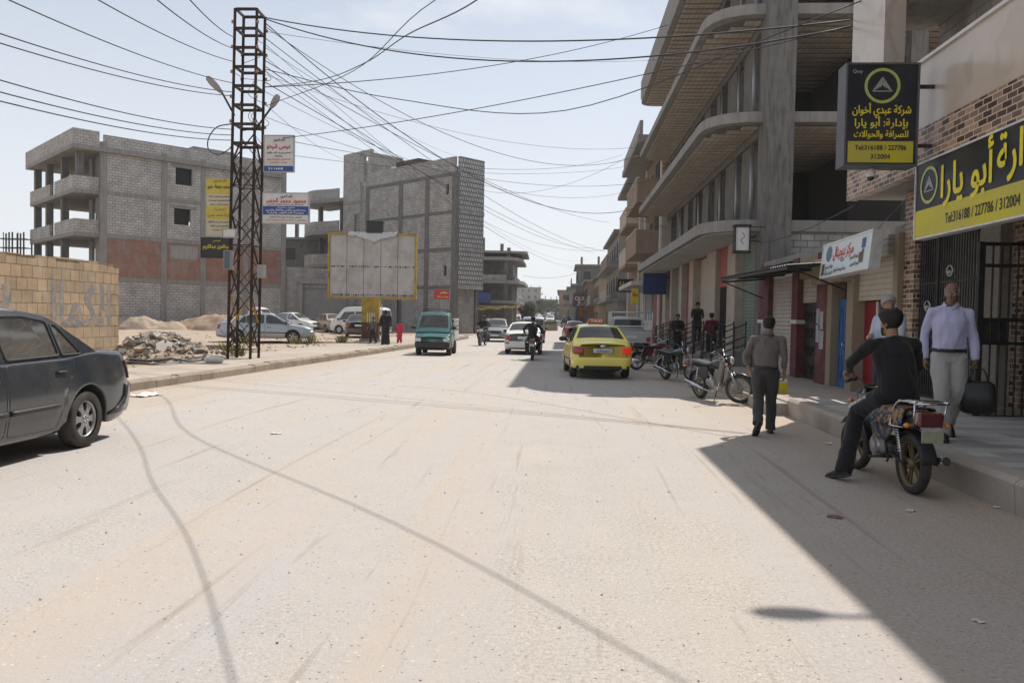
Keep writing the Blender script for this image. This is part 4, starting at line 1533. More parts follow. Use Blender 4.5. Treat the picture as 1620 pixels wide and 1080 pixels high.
def car(name, label, loc, rz, P, group=None, cat='car'):
    """car in its own axes: front towards +y, ground z=0"""
    t = thing(name, label, cat, loc, rz, group)
    L, W = P['L'], P['W']
    hw = W / 2
    yf, yr = P['yf'], P['yr']                 # axle positions (origin = car middle)
    wr = P['wr']
    deck = P['deck']                          # (y, z) height of hood / belt / boot, rear to front
    paint, glass = P['paint'], P.get('glass', GLASS_D)
    y0, y1 = -L / 2, L / 2
    sill = P.get('sill', .21)
    ca = wr + .065                            # wheel arch radius

    def halfw(y):
        d = min(y - y0, y1 - y)
        q = P.get('taper', .55)
        if d >= q: return hw
        s = 1 - d / q
        return hw * (1 - P.get('corner', .24) * (1 - sqrt(max(0, 1 - s ** 2.3))))

    zlow = lambda y: pw(y, P.get('low', [(y0, sill + .06), (y0 + .4, sill), (y1 - .5, sill), (y1, sill + .03)]))
    PR = P.get('prof', [(0, .925), (.12, .965), (.35, .995), (.55, 1.0), (.75, .985), (.92, .955), (1, .93)])

    def sx(y, z):
        s = pw(y, deck)
        u = min(max((z - zlow(y)) / max(s - zlow(y), .05), 0), 1)
        return halfw(y) * pw(u, PR)

    endk = P.get('endk', (.10, .09))

    def yy(y, z):
        """rounded nose and tail: ends lean in above and below the bumper"""
        s = pw(y, deck)
        u = (z - .48) / max(s - .3, .2)
        if y < y0 + .5: return y + endk[0] * (1 - (y - y0) / .5) ** 2 * (max(u, 0) ** 1.5 + (min(u, 0) * .8) ** 2)
        if y > y1 - .5: return y - endk[1] * (1 - (y1 - y) / .5) ** 2 * (max(u, 0) ** 1.5 + (min(u, 0) * .8) ** 2)
        return y

    st = set([y0 + L * i / 44 for i in range(45)])
    for c in (yf, yr):
        for k in range(17):
            a = pi * k / 16
            st.add(c - ca * cos(a) * .999)
    for e in (.02, .05, .09, .15, .22): st.add(y0 + e), st.add(y1 - e)
    st = sorted(q for q in st if y0 <= q <= y1)
    rows = []
    ts = [0, .06, .14, .24, .36, .48, .6, .7, .8, .88, .95, 1.0]
    for y in st:
        zl = zlow(y)
        for c in (yf, yr):
            if abs(y - c) < ca: zl = max(zl, wr + sqrt(ca * ca - (y - c) ** 2))
        zs = pw(y, deck)
        zl = min(zl, zs - .12)
        side = []
        for u in ts:
            z = zl + (zs - zl) * u
            side.append((sx(y, z), yy(y, z), z))
        x1 = side[-1][0]
        ytop = side[-1][1]
        top = [(x1 * f, ytop, zs + .045 * (1 - f * f) * P.get('crown', 1.0) + .012 * (f < .97)) for f in (.955, .85, .6, .3, 0)]
        inn = [(max(side[0][0] - .24, .1), side[0][1], zl), (max(side[0][0] - .02, .1), side[0][1], zl - .001)]
        right = inn + side + top
        left = [(-x, y_, z) for x, y_, z in reversed(right[:-1])]
        rows.append(right + left)
    m = MB()
    m.grid(rows, True, True)
    for r_, fl in ((rows[0], False), (rows[-1], True)):       # nose and tail caps
        n = len(r_)
        b = len(m.v)
        for i in range(n // 2):
            q = [r_[i], r_[i + 1], r_[n - 2 - i], r_[n - 1 - i]]
            m.add(q, [(0, 1, 2, 3) if fl else (3, 2, 1, 0)], True)
    # greenhouse: side panels with window holes, one surface for screens and roof
    G = P.get('gh')
    if G:
        E = smooth_curve([Vector((0, a, b)) for a, b in G['edge']], 5)      # rear foot to cowl
        E = [(p.y, p.z) for p in E]
        zb0 = min(E[0][1], E[-1][1])
        ztop = max(e[1] for e in E)

        def gx(y, z):
            zb = pw(y, deck)
            u = (z - zb) / max(ztop - zb, .1)
            base = min(halfw(y), hw) * PR[-1][1] * .985
            return base - (base - G['wr']) * max(u, 0) ** 1.25
        bl = [(E[-1][0] + (E[0][0] - E[-1][0]) * k / 12, 0) for k in range(1, 12)]
        belt = [(a, pw(a, deck) - .015) for a, _ in bl]
        loop = [(a, b) for a, b in E] + belt
        holes = [rpoly(w, G.get('wrad', .04), 3) for w in G['wins']]
        V, F = tri_fill([loop] + holes)
        for s in (1, -1):
            vs = [(s * gx(a, b), a, b) for a, b in V]
            vi = [(s * (gx(a, b) - .03), a, b) for a, b in V]
            m.add(vs, [list(reversed(f)) if s > 0 else f for f in F], False)
            if G.get('inner', True): m.add(vi, [f if s > 0 else list(reversed(f)) for f in F], False)
        fr = [-1, -.975, -.93, -.89, -.6, -.3, 0, .3, .6, .89, .93, .975, 1]
        SR = []
        for a, b in E:
            xe = gx(a, b)
            bow = G.get('bow', .05)
            n_ = Vector((0, 0, 1))
            row = []
            for f in fr:
                k = 1 - abs(f) ** 2.6
                # screens bow outwards along y, the roof upwards
                i = E.index((a, b))
                a0, b0 = E[max(i - 1, 0)]
                a1, b1 = E[min(i + 1, len(E) - 1)]
                t_ = Vector((a1 - a0, b1 - b0)).normalized()
                nn = Vector((-t_.y, t_.x))
                if nn.y < 0: nn = -nn
                row.append((xe * f, a + nn.x * bow * k * 1.1, b + nn.y * bow * k))
            SR.append(row)
        r0, r1, f0, f1 = G['screens']            # index ranges: rear glass r0..r1, front glass f0..f1
        n = len(fr)
        for i in range(len(SR) - 1):
            for j in range(n - 1):
                if 3 <= j <= 8 and (r0 <= i < r1 or f0 <= i < f1): continue
                m.add([SR[i][j], SR[i][j + 1], SR[i + 1][j + 1], SR[i + 1][j]], [(0, 1, 2, 3)], True)
                if G.get('inner', True):
                    q = [Vector(SR[i][j]) - Vector((0, 0, .03)), Vector(SR[i][j + 1]) - Vector((0, 0, .03)), Vector(SR[i + 1][j + 1]) - Vector((0, 0, .03)), Vector(SR[i + 1][j]) - Vector((0, 0, .03))]
                    m.add(q, [(3, 2, 1, 0)], True)
    body = m.build('body', paint, t, uv=False, weld=True)
    if G:
        for nm, a, b in (('rear_window', r0, r1), ('windscreen', f0, f1)):
            g = MB()
            g.grid([SR[i][3:10] for i in range(a, b + 1)], True)
            g.build(nm, glass, t, uv=False)
        for w in G['wins']:
            for s in (1, -1):
                g = MB()
                V, F = tri_fill([rpoly(w, G.get('wrad', .04), 3)])
                g.add([(s * (gx(a, b) - .006), a, b) for a, b in V], [list(reversed(f)) if s > 0 else f for f in F])
                o = g.build('side_window', glass, t, uv=False)
                k = MB()
                lp = rpoly(w, G.get('wrad', .04), 3)
                k.tube([(s * (gx(a, b) + .002), a, b) for a, b in lp + lp[:1]], .011, 5, cap=False)
                k.build('window_seal', BLACKPL, o, uv=False)
        if G.get('interior', True):
            m = MB()
            zc = pw(0, deck)
            m.box(-hw + .16, hw - .16, E[0][0] + .25, E[-1][0] - .1, .3, zc - .28)
            for sxx in (-.36, .36):
                for yb in (G.get('seat', (.25, -.62))):
                    m.loft([[(sxx + dx * .24, yb + dy * .07 - (zz - zc) * .25, zz) for dx, dy in ((-1, -1), (1, -1), (1, 1), (-1, 1))] for zz in (zc - .3, zc + .12)], False)
                    m.box(sxx - .11, sxx + .11, yb - .1, yb - .02, zc + .13, zc + .30)
            m.box(-hw + .2, hw - .2, E[-1][0] - .45, E[-1][0] - .1, zc - .3, zc - .02)
            m.build('seats', plain(name + ' upholstery', P.get('trim', (.05, .048, .045)), .9), t, uv=False)
    # underbody
    m = MB()
    m.box(-hw + .30, hw - .30, y0 + .25, y1 - .25, sill + .01, pw(0, deck) * .62)
    for c in (yf, yr): m.box(-hw + .26, hw - .26, c - ca - .05, c + ca + .05, wr - .03, wr + ca + .06)
    m.build('chassis', BLACKPL, t, uv=False)
    for c in (yr, yf):
        for s in (1, -1): wheel(t, s * (hw - .115), c, wr, P.get('tw', .19), s, P.get('rim', 'disc'), rim=P.get('rimmat'), rot=.2 if c == yf else .5)

    def patch(nm, mat, poly, s, off, par=None, rad=.03):
        """patch lying on the flank; poly in (y,z)"""
        V, F = tri_fill([rpoly(poly, rad, 3)])
        # subdivide tall patches so that they follow the flank
        bm = bmesh.new()
        vs = [bm.verts.new((a, b, 0)) for a, b in V]
        for f in F: bm.faces.new([vs[i] for i in f])
        for _ in range(2): bmesh.ops.subdivide_edges(bm, edges=[e for e in bm.edges if e.calc_length() > .1], cuts=1)
        bmesh.ops.triangulate(bm, faces=bm.faces[:])
        bm.verts.index_update()
        g = MB()
        g.add([(s * (sx(v.co.x, v.co.y) + off), yy(v.co.x, v.co.y), v.co.y) for v in bm.verts],
              [[v.index for v in f.verts] if (f.normal.z > 0) != (s > 0) else [v.index for v in reversed(f.verts)] for f in bm.faces], True)
        bm.free()
        return g.build(nm, mat, par or t, uv=False)

    def line(nm, mat, pts, s, r, off=.0, par=None, flat=1.0):
        q = []
        for (a, b), (c, d) in zip(pts, pts[1:]):
            n = max(1, int(math.hypot(c - a, d - b) / .08))
            for k in range(n): q.append((a + (c - a) * k / n, b + (d - b) * k / n))
        q.append(pts[-1])
        g = MB()
        g.tube([(s * (sx(a, b) + off), yy(a, b), b) for a, b in q], r, 6)
        return g.build(nm, mat, par or t, uv=False)

    for d in P.get('doors', []):
        for s in (1, -1):
            lp = rpoly(d['poly'], .05, 3)
            o = line('door', BLACKPL, lp + lp[:1], s, .006, -.003)
            hy, hz = d['handle']
            patch('handle', BLACKPL, [(hy - .09, hz - .028), (hy + .09, hz - .028), (hy + .09, hz + .028), (hy - .09, hz + .028)], s, .006, o, .02)
            line('handle', paint if not d.get('hm') else d['hm'], [(hy - .075, hz + .012), (hy + .075, hz + .012)], s, .013, .014, o)
    for pts, r in P.get('strips', []):
        for s in (1, -1): line('trim_strip', P.get('stripmat', BLACKPL), pts, s, r, .004)

    def endpatch(nm, mat, x0, x1, z0, z1, y, off=.006, par=None, rad=.02, wrap=True):
        """panel on nose (y>0) or tail, following the plan curve of the end"""
        g = MB()
        nx, nz = (24, 5) if x1 - x0 > 1.2 else (8, 4)
        R_ = []
        e = y1 if y > 0 else y0
        for j in range(nz + 1):
            z = z0 + (z1 - z0) * j / nz
            row = []
            for i in range(nx + 1):
                x = x0 + (x1 - x0) * i / nx
                # where does the skin sit at this x: march in from the end
                yq = e
                for k in range(60):
                    if sx(yq, z) >= abs(x): break
                    yq += -.01 if y > 0 else .01
                q = yy(yq, z)
                row.append((x, q + (off if y > 0 else -off), z))
            R_.append(row)
        g.grid(R_, True, y < 0)
        o = g.build(nm, mat, par or t, uv=False)
        sd = o.modifiers.new('s', 'SOLIDIFY')
        sd.thickness = .02
        sd.offset = -1
        return o
    for nm, mat, x0, x1, z0, z1, e in P.get('ends', []):
        endpatch(nm, mat, x0, x1, z0, z1, e)
        if x0 > 0: endpatch(nm, P.get('altlamp', {}).get(nm, mat), -x1, -x0, z0, z1, e)
    for nm, mat, x0, x1, z0, z1, e in P.get('endmid', []):
        o = endpatch(nm, mat, x0, x1, z0, z1, e, .034 if nm != 'bumper' else .024)
    if P.get('mirrors'):
        my, mz = P['mirrors']
        for s in (1, -1):
            g = MB()
            bx = sx(my, mz)
            g.ball((s * (bx + .13), my, mz + .06), (.11, .06, .075), 10, 7)
            g.bar((s * (bx - .04), my, mz), (s * (bx + .08), my, mz + .03), .05, .03)
            g.build('mirror', P.get('mirmat', BLACKPL), t, uv=False)
    t['_'] = 0
    del t['_']
    return t, sx, yy


SEDAN_EDGE = [(-1.48, .96), (-1.15, 1.17), (-.86, 1.345), (-.45, 1.40), (.05, 1.41), (.32, 1.365), (.65, 1.20), (1.08, .95)]


def sedan(name, label, loc, rz, paint, group=None, L=4.25, W=1.67, glass=None, rim='disc', rimmat=None, cat='car', detail=True, bumper=None, H=1.0, hm=None, red=REDL, plate=True, **kw):
    k = L / 4.25
    e = [(a * k, b * H) for a, b in SEDAN_EDGE]
    z = H
    deck = [(-2.125 * k, .90 * z), (-1.95 * k, .955 * z), (-1.4 * k, .975 * z), (-.9 * k, .935 * z), (1.05 * k, .90 * z), (1.3 * k, .86 * z), (1.8 * k, .78 * z), (2.125 * k, .66 * z)]
    b0 = .955 * z
    zt = 1.335 * z
    wins = [[(-1.18 * k, b0 + .02), (-.86 * k, b0 + .015), (-.86 * k, zt - .05), (-.93 * k, zt - .06)],
            [(-.82 * k, b0 + .015), (-.06 * k, b0), (-.06 * k, zt + .015), (-.5 * k, zt + .02), (-.82 * k, zt - .03)],
            [(.04 * k, b0), (.92 * k, b0 - .02), (.42 * k, zt - .06), (.24 * k, zt + .0), (.04 * k, zt + .015)]]
    doors = [dict(poly=[(.02 * k, .27), (1.02 * k, .27), (1.06 * k, .6), (1.0 * k, .90 * z), (-.0 * k, .91 * z)], handle=(.18 * k, .76 * z), hm=hm),
             dict(poly=[(-.92 * k, .72), (-.72 * k, .27), (-.02 * k, .27), (-.03 * k, .91 * z), (-1.04 * k, .92 * z)], handle=(-.78 * k, .80 * z), hm=hm)] if detail else []
    P = dict(L=L, W=W, yf=1.22 * k, yr=-1.22 * k, wr=.295, deck=deck, paint=paint, glass=glass or GLASS_D, rim=rim, rimmat=rimmat,
             gh=dict(edge=e, wr=.54 * W / 1.67, wins=wins, screens=(2, 10, 26, 34)), doors=doors,
             strips=[([(-.74 * k, .50), (-.02 * k, .49)], .022), ([(.02 * k, .49), (.98 * k, .48)], .022)] if detail else [],
             ends=[('headlight', CLEARL, .42, .78, .56 * z, .70 * z, 1), ('taillight', red, .52, .80, .66 * z, .86 * z, -1)],
             endmid=[('grille', BLACKPL, -.36, .36, .58 * z, .66 * z, 1), ('number_plate', PLATE, -.26, .26, .38, .49, 1), ('bumper_vent', BLACKPL, -.45, .45, .28, .36, 1), ('bumper', bumper or paint, -.83 * W / 1.67 + .02, .83 * W / 1.67 - .02, .30, .58, 1), ('bumper', bumper or paint, -.83 * W / 1.67 + .02, .83 * W / 1.67 - .02, .30, .60, -1)] + ([('number_plate', PLATE, -.26, .26, .70 * z, .81 * z, -1)] if plate else []),
             mirrors=(.92 * k, .93 * z))
    P.update(kw)
    return car(name, label, loc, rz, P, group, cat)


# palette
P_SLATE = paint_mat('slate grey car paint', (0.022, 0.027, 0.035), .16, .14)
P_YEL = paint_mat('taxi yellow paint', (0.86, 0.73, 0.14), .3, .06)
P_WHITE = paint_mat('white car paint', (0.66, 0.66, 0.64), .3, .25)
P_SILVER = paint_mat('silver blue car paint', (0.36, 0.40, 0.45), .28, .25, metal=.4)
P_BEIGE = paint_mat('beige car paint', (0.34, 0.27, 0.19), .3, .3)
P_TEAL = paint_mat('teal van paint', (0.045, 0.15, 0.155), .3, .25)
P_DARK = paint_mat('dark car paint', (0.02, 0.022, 0.03), .25, .35)
P_GREY = paint_mat('grey car paint', (0.17, 0.18, 0.19), .3, .3)
P_GREYW = paint_mat('pale grey truck paint', (0.42, 0.43, 0.43), .35, .3)

# 1 dark sedan in the left foreground, facing the camera's way back
PI_ = pi
fg, _, _ = sedan('parked_car', 'dark slate grey sedan with silver six spoke rims, cut off by the left edge', (-6.5, 7.62, 0), pi, P_SLATE, rim='six', glass=GLASS_C, L=4.36, hm=BLACKPL, plate=False, corner=.16, endk=(.06, .09), ends=[('headlight', CLEARL, .42, .78, .56, .70, 1), ('taillight', REDK, .46, .775, .66, .86, -1)],
      strips=[([(-.74, .49), (-.03, .485)], .026), ([(.02, .485), (1.0, .48)], .026)])
fg.scale = (1.08, 1.10, 1.15)
# 2 taxi
tx, sx_, yy_ = sedan('taxi', 'yellow taxi with a roof sign and one brake light lit, in the building shade', (1.02, 23.5, 0), radians(3.5), P_YEL, L=4.24, W=1.695, rim='six', cat='taxi', H=1.03, altlamp={'taillight': REDL}, red=REDON, hm=None,
     low=[(-2.12, .36), (-1.72, .27), (1.6, .22), (2.12, .24)])
m = MB()
m.loft([[(x * s_, -.12 + y * s_, z) for x, y in ((-.24, -.09), (.24, -.09), (.24, .09), (-.24, .09))] for z, s_ in ((1.51, 1), (1.57, 1.02), (1.66, .8))], False)
m.use
ts = m.build('roof_sign', plain('red and white taxi sign', (0.42, 0.10, 0.09), 0.4), tx, bevel=.015)
text_mesh('lettering', 'TAXI', .12, INKW, frame_m((0, -.222, 1.585), (1, 0, 0), (0, 0.1, 1)), ts, .006, False, fit=.34)
boxp('base', BLACKPL, ts, -.24, .24, -.2, -.04, 1.455, 1.51)
m = MB()
m.grid([[(x, -2.21 - .0 + .09 * (x / .7) ** 2 + (.02 if z > .4 else 0), z) for x in [-.72 + .12 * i for i in range(13)]] for z in (.285, .33, .375)], False)
b = m.build('bumper_insert', BLACKPL, tx)
sd = b.modifiers.new('s', 'SOLIDIFY')
sd.thickness = .03
text_mesh('lettering', '1530207', .085, INKB, frame_m((0, -2.155, .777), (1, 0, 0), (0, 0, 1)), tx, .002, False, fit=.4)
m = MB()
m.lathe([(.055, 0), (.05, .012), (.01, .014)], (0, 0, 0), 'Z', 16)
m.v = [Vector((p.x * 1.5, -2.105 - p.z, .90 + p.y * .8)) for p in m.v]
m.build('badge', CHROME, tx)
m = MB()
m.tube([(.5, -2.0, .27), (.5, -2.16, .26)], .028, 10)
m.build('exhaust', GALV, tx)

# 3 white sedan ahead
wc, _, _ = sedan('white_car', 'white sedan driving away just beyond the motorcyclist', (-1.72, 36.7, 0), radians(2), P_WHITE, L=4.5, W=1.7, H=.99)
m = MB()
m.bar((-.8, -2.28, .52), (.8, -2.28, .52), .02, .05)
m.build('bumper_strip', BLACKPL, wc)
# cars parked on the dirt lot, left
sedan('parked_car', 'pale silver blue sedan with dark five spoke rims, seen through the lattice pylon legs', (-14.35, 37.5, .2), radians(-75), P_SILVER, 'cars on the dirt lot', L=4.45, W=1.74, rim='five', rimmat=ALU, H=.98)
sedan('parked_car', 'small white sedan parked behind the silver blue sedan', (-20.9, 60.0, .2), radians(-104), P_WHITE, 'cars on the dirt lot', L=4.1, H=1.02, detail=False)
sedan('parked_car', 'dusty beige sedan seen from behind, left of the white van', (-18.2, 60.5, .2), radians(40), P_BEIGE, 'cars on the dirt lot', L=4.5, W=1.72, detail=False)
sedan('parked_car', 'black sedan showing its tail beside the billboard post', (-12.8, 49.0, .2), radians(15), P_DARK, 'cars on the dirt lot', L=4.3, detail=False)
# on the road further on
sedan('dark_car', 'dark grey oncoming car beyond the white sedan', (-4.3, 53, 0), pi, P_GREY, 'cars on the road ahead', L=4.1, H=1.06, detail=False)
sedan('parked_car', 'silver grey sedan parked ahead of the taxi by the right pavement', (2.2, 51, 0), radians(0), P_GREY, 'cars on the road ahead', L=4.3, H=1.02, detail=False)
sedan('parked_car', 'maroon car ahead of the taxi, mostly hidden by it', (1.0, 60, 0), radians(3), paint_mat('maroon car paint', (.12, .02, .02), .3, .3), 'cars on the road ahead', L=4.0, detail=False)


def box_van(name, label, loc, rz, paint, P2=None, group=None):
    """one-box minibus"""
    L = 4.3
    P = dict(L=L, W=1.7, yf=1.35, yr=-1.2, wr=.3, deck=[(-2.15, 1.0), (1.45, 1.0), (1.9, .93), (2.15, .86)], paint=paint,
             prof=[(0, .95), (.2, .985), (.5, 1), (.9, .985), (1, .97)], taper=.35, corner=.16,
             gh=dict(edge=[(-2.1, 1.0), (-2.06, 1.5), (-1.95, 1.86), (-1.5, 1.93), (.6, 1.93), (1.05, 1.82), (1.45, 1.4), (1.85, .98)], wr=.70,
                     wins=[[(-1.85, 1.08), (-1.0, 1.08), (-1.0, 1.62), (-1.8, 1.62)], [(-.92, 1.08), (.02, 1.08), (.02, 1.62), (-.92, 1.62)], [(.12, 1.06), (1.32, 1.04), (.95, 1.58), (.12, 1.62)]],
                     screens=(3, 8, 26, 33), seat=(.6, -.4)),
             doors=[dict(poly=[(.08, .3), (.95, .3), (1.3, .98), (.08, 1.0)], handle=(.25, .86))],
             ends=[('headlight', CLEARL, .48, .76, .62, .8, 1), ('taillight', REDL, .66, .82, .6, 1.0, -1)],
             endmid=[('number_plate', PLATE, -.26, .26, .36, .47, 1), ('bumper', BLACKPL, -.78, .78, .3, .5, 1)], mirrors=(1.35, 1.0))
    P.update(P2 or {})
    return car(name, label, loc, rz, P, group, 'van')


box_van('white_van', 'white one box van parked behind the billboard post', (-14.6, 56.5, .2), radians(75), P_WHITE)
sv, _, _ = box_van('silver_van', 'silver minibus driving away ahead of the white sedan', (-1.85, 52.5, 0), radians(2), P_SILVER)
sv.scale = (.92, .92, .86)


def pickup(name, label, loc, rz, paint, rails=True, group=None, roofrack=False, bedmat=None, dark_bumper=True, lining=None):
    """small forward-control truck: cab, flat bed with drop sides, optional hoops"""
    P = dict(L=1.75, W=1.5, yf=.25, yr=-40, wr=.28, deck=[(-.875, 1.02), (-.2, 1.02), (.35, .98), (.72, .86), (.875, .74)], paint=paint, taper=.4, corner=.14, endk=(.0, .06),
             low=[(-.875, .32), (.875, .3)], prof=[(0, .95), (.2, .985), (.5, 1), (.9, .985), (1, .965)],
             gh=dict(edge=[(-.84, 1.02), (-.83, 1.4), (-.78, 1.70), (-.6, 1.765), (-.25, 1.765), (-.02, 1.70), (.28, 1.36), (.60, .96)], wr=.60,
                     wins=[[(-.68, 1.08), (.30, 1.04), (-.0, 1.58), (-.62, 1.62)]], screens=(3, 9, 26, 33), seat=(-.4,), wrad=.05),
             doors=[dict(poly=[(-.72, .42), (-.05, .42), (.12, .62), (.36, .95), (-.74, 1.0)], handle=(-.5, .86))],
             ends=[('headlight', CLEARL, .46, .70, .58, .72, 1)],
             endmid=[('bumper', BLACKPL if dark_bumper else paint, -.70, .70, .32, .56, 1)], mirrors=(.42, 1.1))
    # car() makes four wheels; the far pair at yr=-40 is placed properly below
    P['yr'] = .25 - 1.9
    t, sxx, yyy = car(name, label, loc, rz, P, group, 'pickup')
    y_r, y_f = -2.75, -.95
    bm_ = bedmat or paint
    b = MB()
    b.box(-.70, .70, y_r, y_f, .62, .68)
    b.box(-.74, -.70, y_r, y_f, .62, .98)
    b.box(.70, .74, y_r, y_f, .62, .98)
    b.box(-.74, .74, y_r - .04, y_r, .60, .98)
    b.box(-.70, .70, y_f - .04, y_f, .68, 1.0)
    bed = b.build('cargo_bed', bm_, t, bevel=.012)
    if rails:
        r = MB()
        for s in (-.72, .72):
            for z in (1.12, 1.3, 1.52): r.tube([(s, y_r, z), (s, y_f, z)], .018, 6)
            for k in range(5):
                y = y_r + (y_f - y_r) * k / 4
                r.tube([(s, y, .98), (s, y, 1.52)], .018, 6)
        for z in (1.12, 1.3, 1.52): r.tube([(-.72, y_f, z), (.72, y_f, z)], .018, 6)
        r.build('rail', lining or WHITEM, bed)
    if roofrack:
        r = MB()
        for z in (1.83, 1.92): r.tube([(-.52, -.75, z), (-.52, -.1, z), (.52, -.1, z), (.52, -.75, z), (-.52, -.75, z)], .014, 6)
        for s in (-.52, .52):
            for y in (-.7, -.15): r.tube([(s, y, 1.72), (s, y, 1.92)], .014, 6)
        r.build('roof_rack', BLACKM, t)
    c = MB()
    for s in (-.42, .42): c.bar((s, y_r + .05, .5), (s, .4, .5), .08, .12)
    c.bar((-.6, -1.65, .28), (.6, -1.65, .28), .09)
    c.build('frame', BLACKPL, t)
    l = MB()
    for s in (-.6, .6): l.box(s - .09, s + .09, y_r - .06, y_r - .04, .62, .72)
    l.build('taillight', REDL, t)
    text_plate = MB()
    text_plate.box(-.22, .22, .885, .9, .42, .52)
    text_plate.build('number_plate', PLATE, t)
    return t


pickup('green_pickup', 'teal green small pickup with a roof rack and pale bed, coming towards the camera', (-5.3, 32.75, 0), pi + radians(2), P_TEAL, True, roofrack=True, bedmat=WHITEM)
pickup('white_pickup', 'white small pickup parked behind the silver blue sedan on the lot', (-21.5, 55.5, .2), radians(-100), P_WHITE, False)
# bigger pickup with a tall white rail frame, parked at the right pavement
pk, _, _ = car('rail_pickup', 'pale grey pickup with a tall white pipe frame on its bed', (3.0, 36.9, 0), 0,
     dict(L=2.7, W=1.72, yf=.6, yr=-2.2, wr=.33, deck=[(-1.35, 1.1), (-.2, 1.1), (.3, 1.08), (1.0, .98), (1.35, .85)], paint=P_GREYW, endk=(0, .08), low=[(-1.35, .45), (1.35, .4)],
          gh=dict(edge=[(-1.3, 1.1), (-1.28, 1.4), (-1.2, 1.66), (-1.0, 1.73), (-.4, 1.73), (-.15, 1.66), (.15, 1.4), (.5, 1.08)], wr=.64, wins=[[(-1.1, 1.15), (.25, 1.14), (.0, 1.5), (-.2, 1.6), (-1.05, 1.6)]], screens=(3, 9, 26, 33), seat=(-.7,)),
          ends=[('headlight', CLEARL, .5, .8, .7, .85, 1)], mirrors=(.3, 1.15)), None, 'pickup')
b = MB()
b.box(-.84, .84, -3.35, -1.42, .68, .74)
for s in (-.86, .82): b.box(s, s + .04, -3.35, -1.42, .68, 1.15)
b.box(-.86, .86, -3.39, -3.35, .66, 1.15)
bed = b.build('cargo_bed', P_GREYW, pk, bevel=.015)
b = MB()
for z in (1.35, 1.95):
    b.tube([(-.86, -3.3, z), (-.86, -1.45, z), (.86, -1.45, z), (.86, -3.3, z)], .026, 8)
for s in (-.86, .86):
    for y in (-3.3, -2.4, -1.45): b.tube([(s, y, 1.15), (s, y, 1.95)], .026, 8)
b.tube([(-.86, -3.3, 1.95), (.86, -3.3, 1.95)], .026, 8)
b.tube([(-.86, -3.3, 1.35), (.86, -3.3, 1.35)], .022, 8)
b.box(.5, .84, -3.32, -3.3, 1.2, 1.62)
b.build('pipe_frame', WHITEM, bed)
b = MB()
for s in (-.7, .7): b.box(s - .08, s + .08, -3.41, -3.39, .72, .9)
b.build('taillight', REDL, pk)
boxp('number_plate', PLATE, pk, -.22, .22, -3.41, -3.392, .85, .97)

# far traffic around the island and up the street
random.seed(21)
fp = [sedan('distant_car', 'x', (0, 0, 0), 0, p, 'distant traffic at the end of the street', L=4.2, detail=False)[0] for p in (P_WHITE, P_GREY, P_DARK)]
FT = [(0, -6.5, 132, 200, 'white car crossing just behind the grass island'), (2, -3.6, 128, 185, 'dark car just behind the grass island, right of the white one'), (0, -2.0, 150, 175, 'white car, second behind the grass island'), (1, -5.4, 158, 8, 'grey car behind the white cars at the island'), (2, .8, 142, 3, 'dark car at the right kerb past the island'), (0, -7.5, 172, 90, 'white car standing across the far street'),
      (1, -3.0, 180, 185, 'grey car in the far queue, middle'), (0, -6.0, 195, 5, 'white car in the far queue, left'), (0, -1.8, 205, 10, 'white car in the far queue, right'), (2, -4.4, 214, 182, 'dark car far up the slope'), (0, -6.8, 226, 3, 'white car far up the slope, left side'), (1, -2.6, 240, 182, 'grey car far up the slope'), (0, -5.0, 255, 4, 'white car near the top of the slope'), (0, -8.2, 270, 2, 'farthest white car on the slope, left'), (0, -3.9, 285, 182, 'farthest white car on the slope, right'), (2, -6.8, 300, 2, 'farthest dark car on the slope')]
for i, (k, x, y, a, lb) in enumerate(FT):
    first = not any(q[0] == k for q in FT[:i])
    o = fp[k] if first else copy_tree(fp[k])
    o.location = (x, y, gz(y))
    o.rotation_euler = (0, 0, radians(a))
    o['label'] = lb
# ------------------------------------------------------------------ motorcycles
SHIELD = rough_mat('scuffed pale plastic', (.24, .22, .19), (.18, .16, .14), .6, 8, .1)


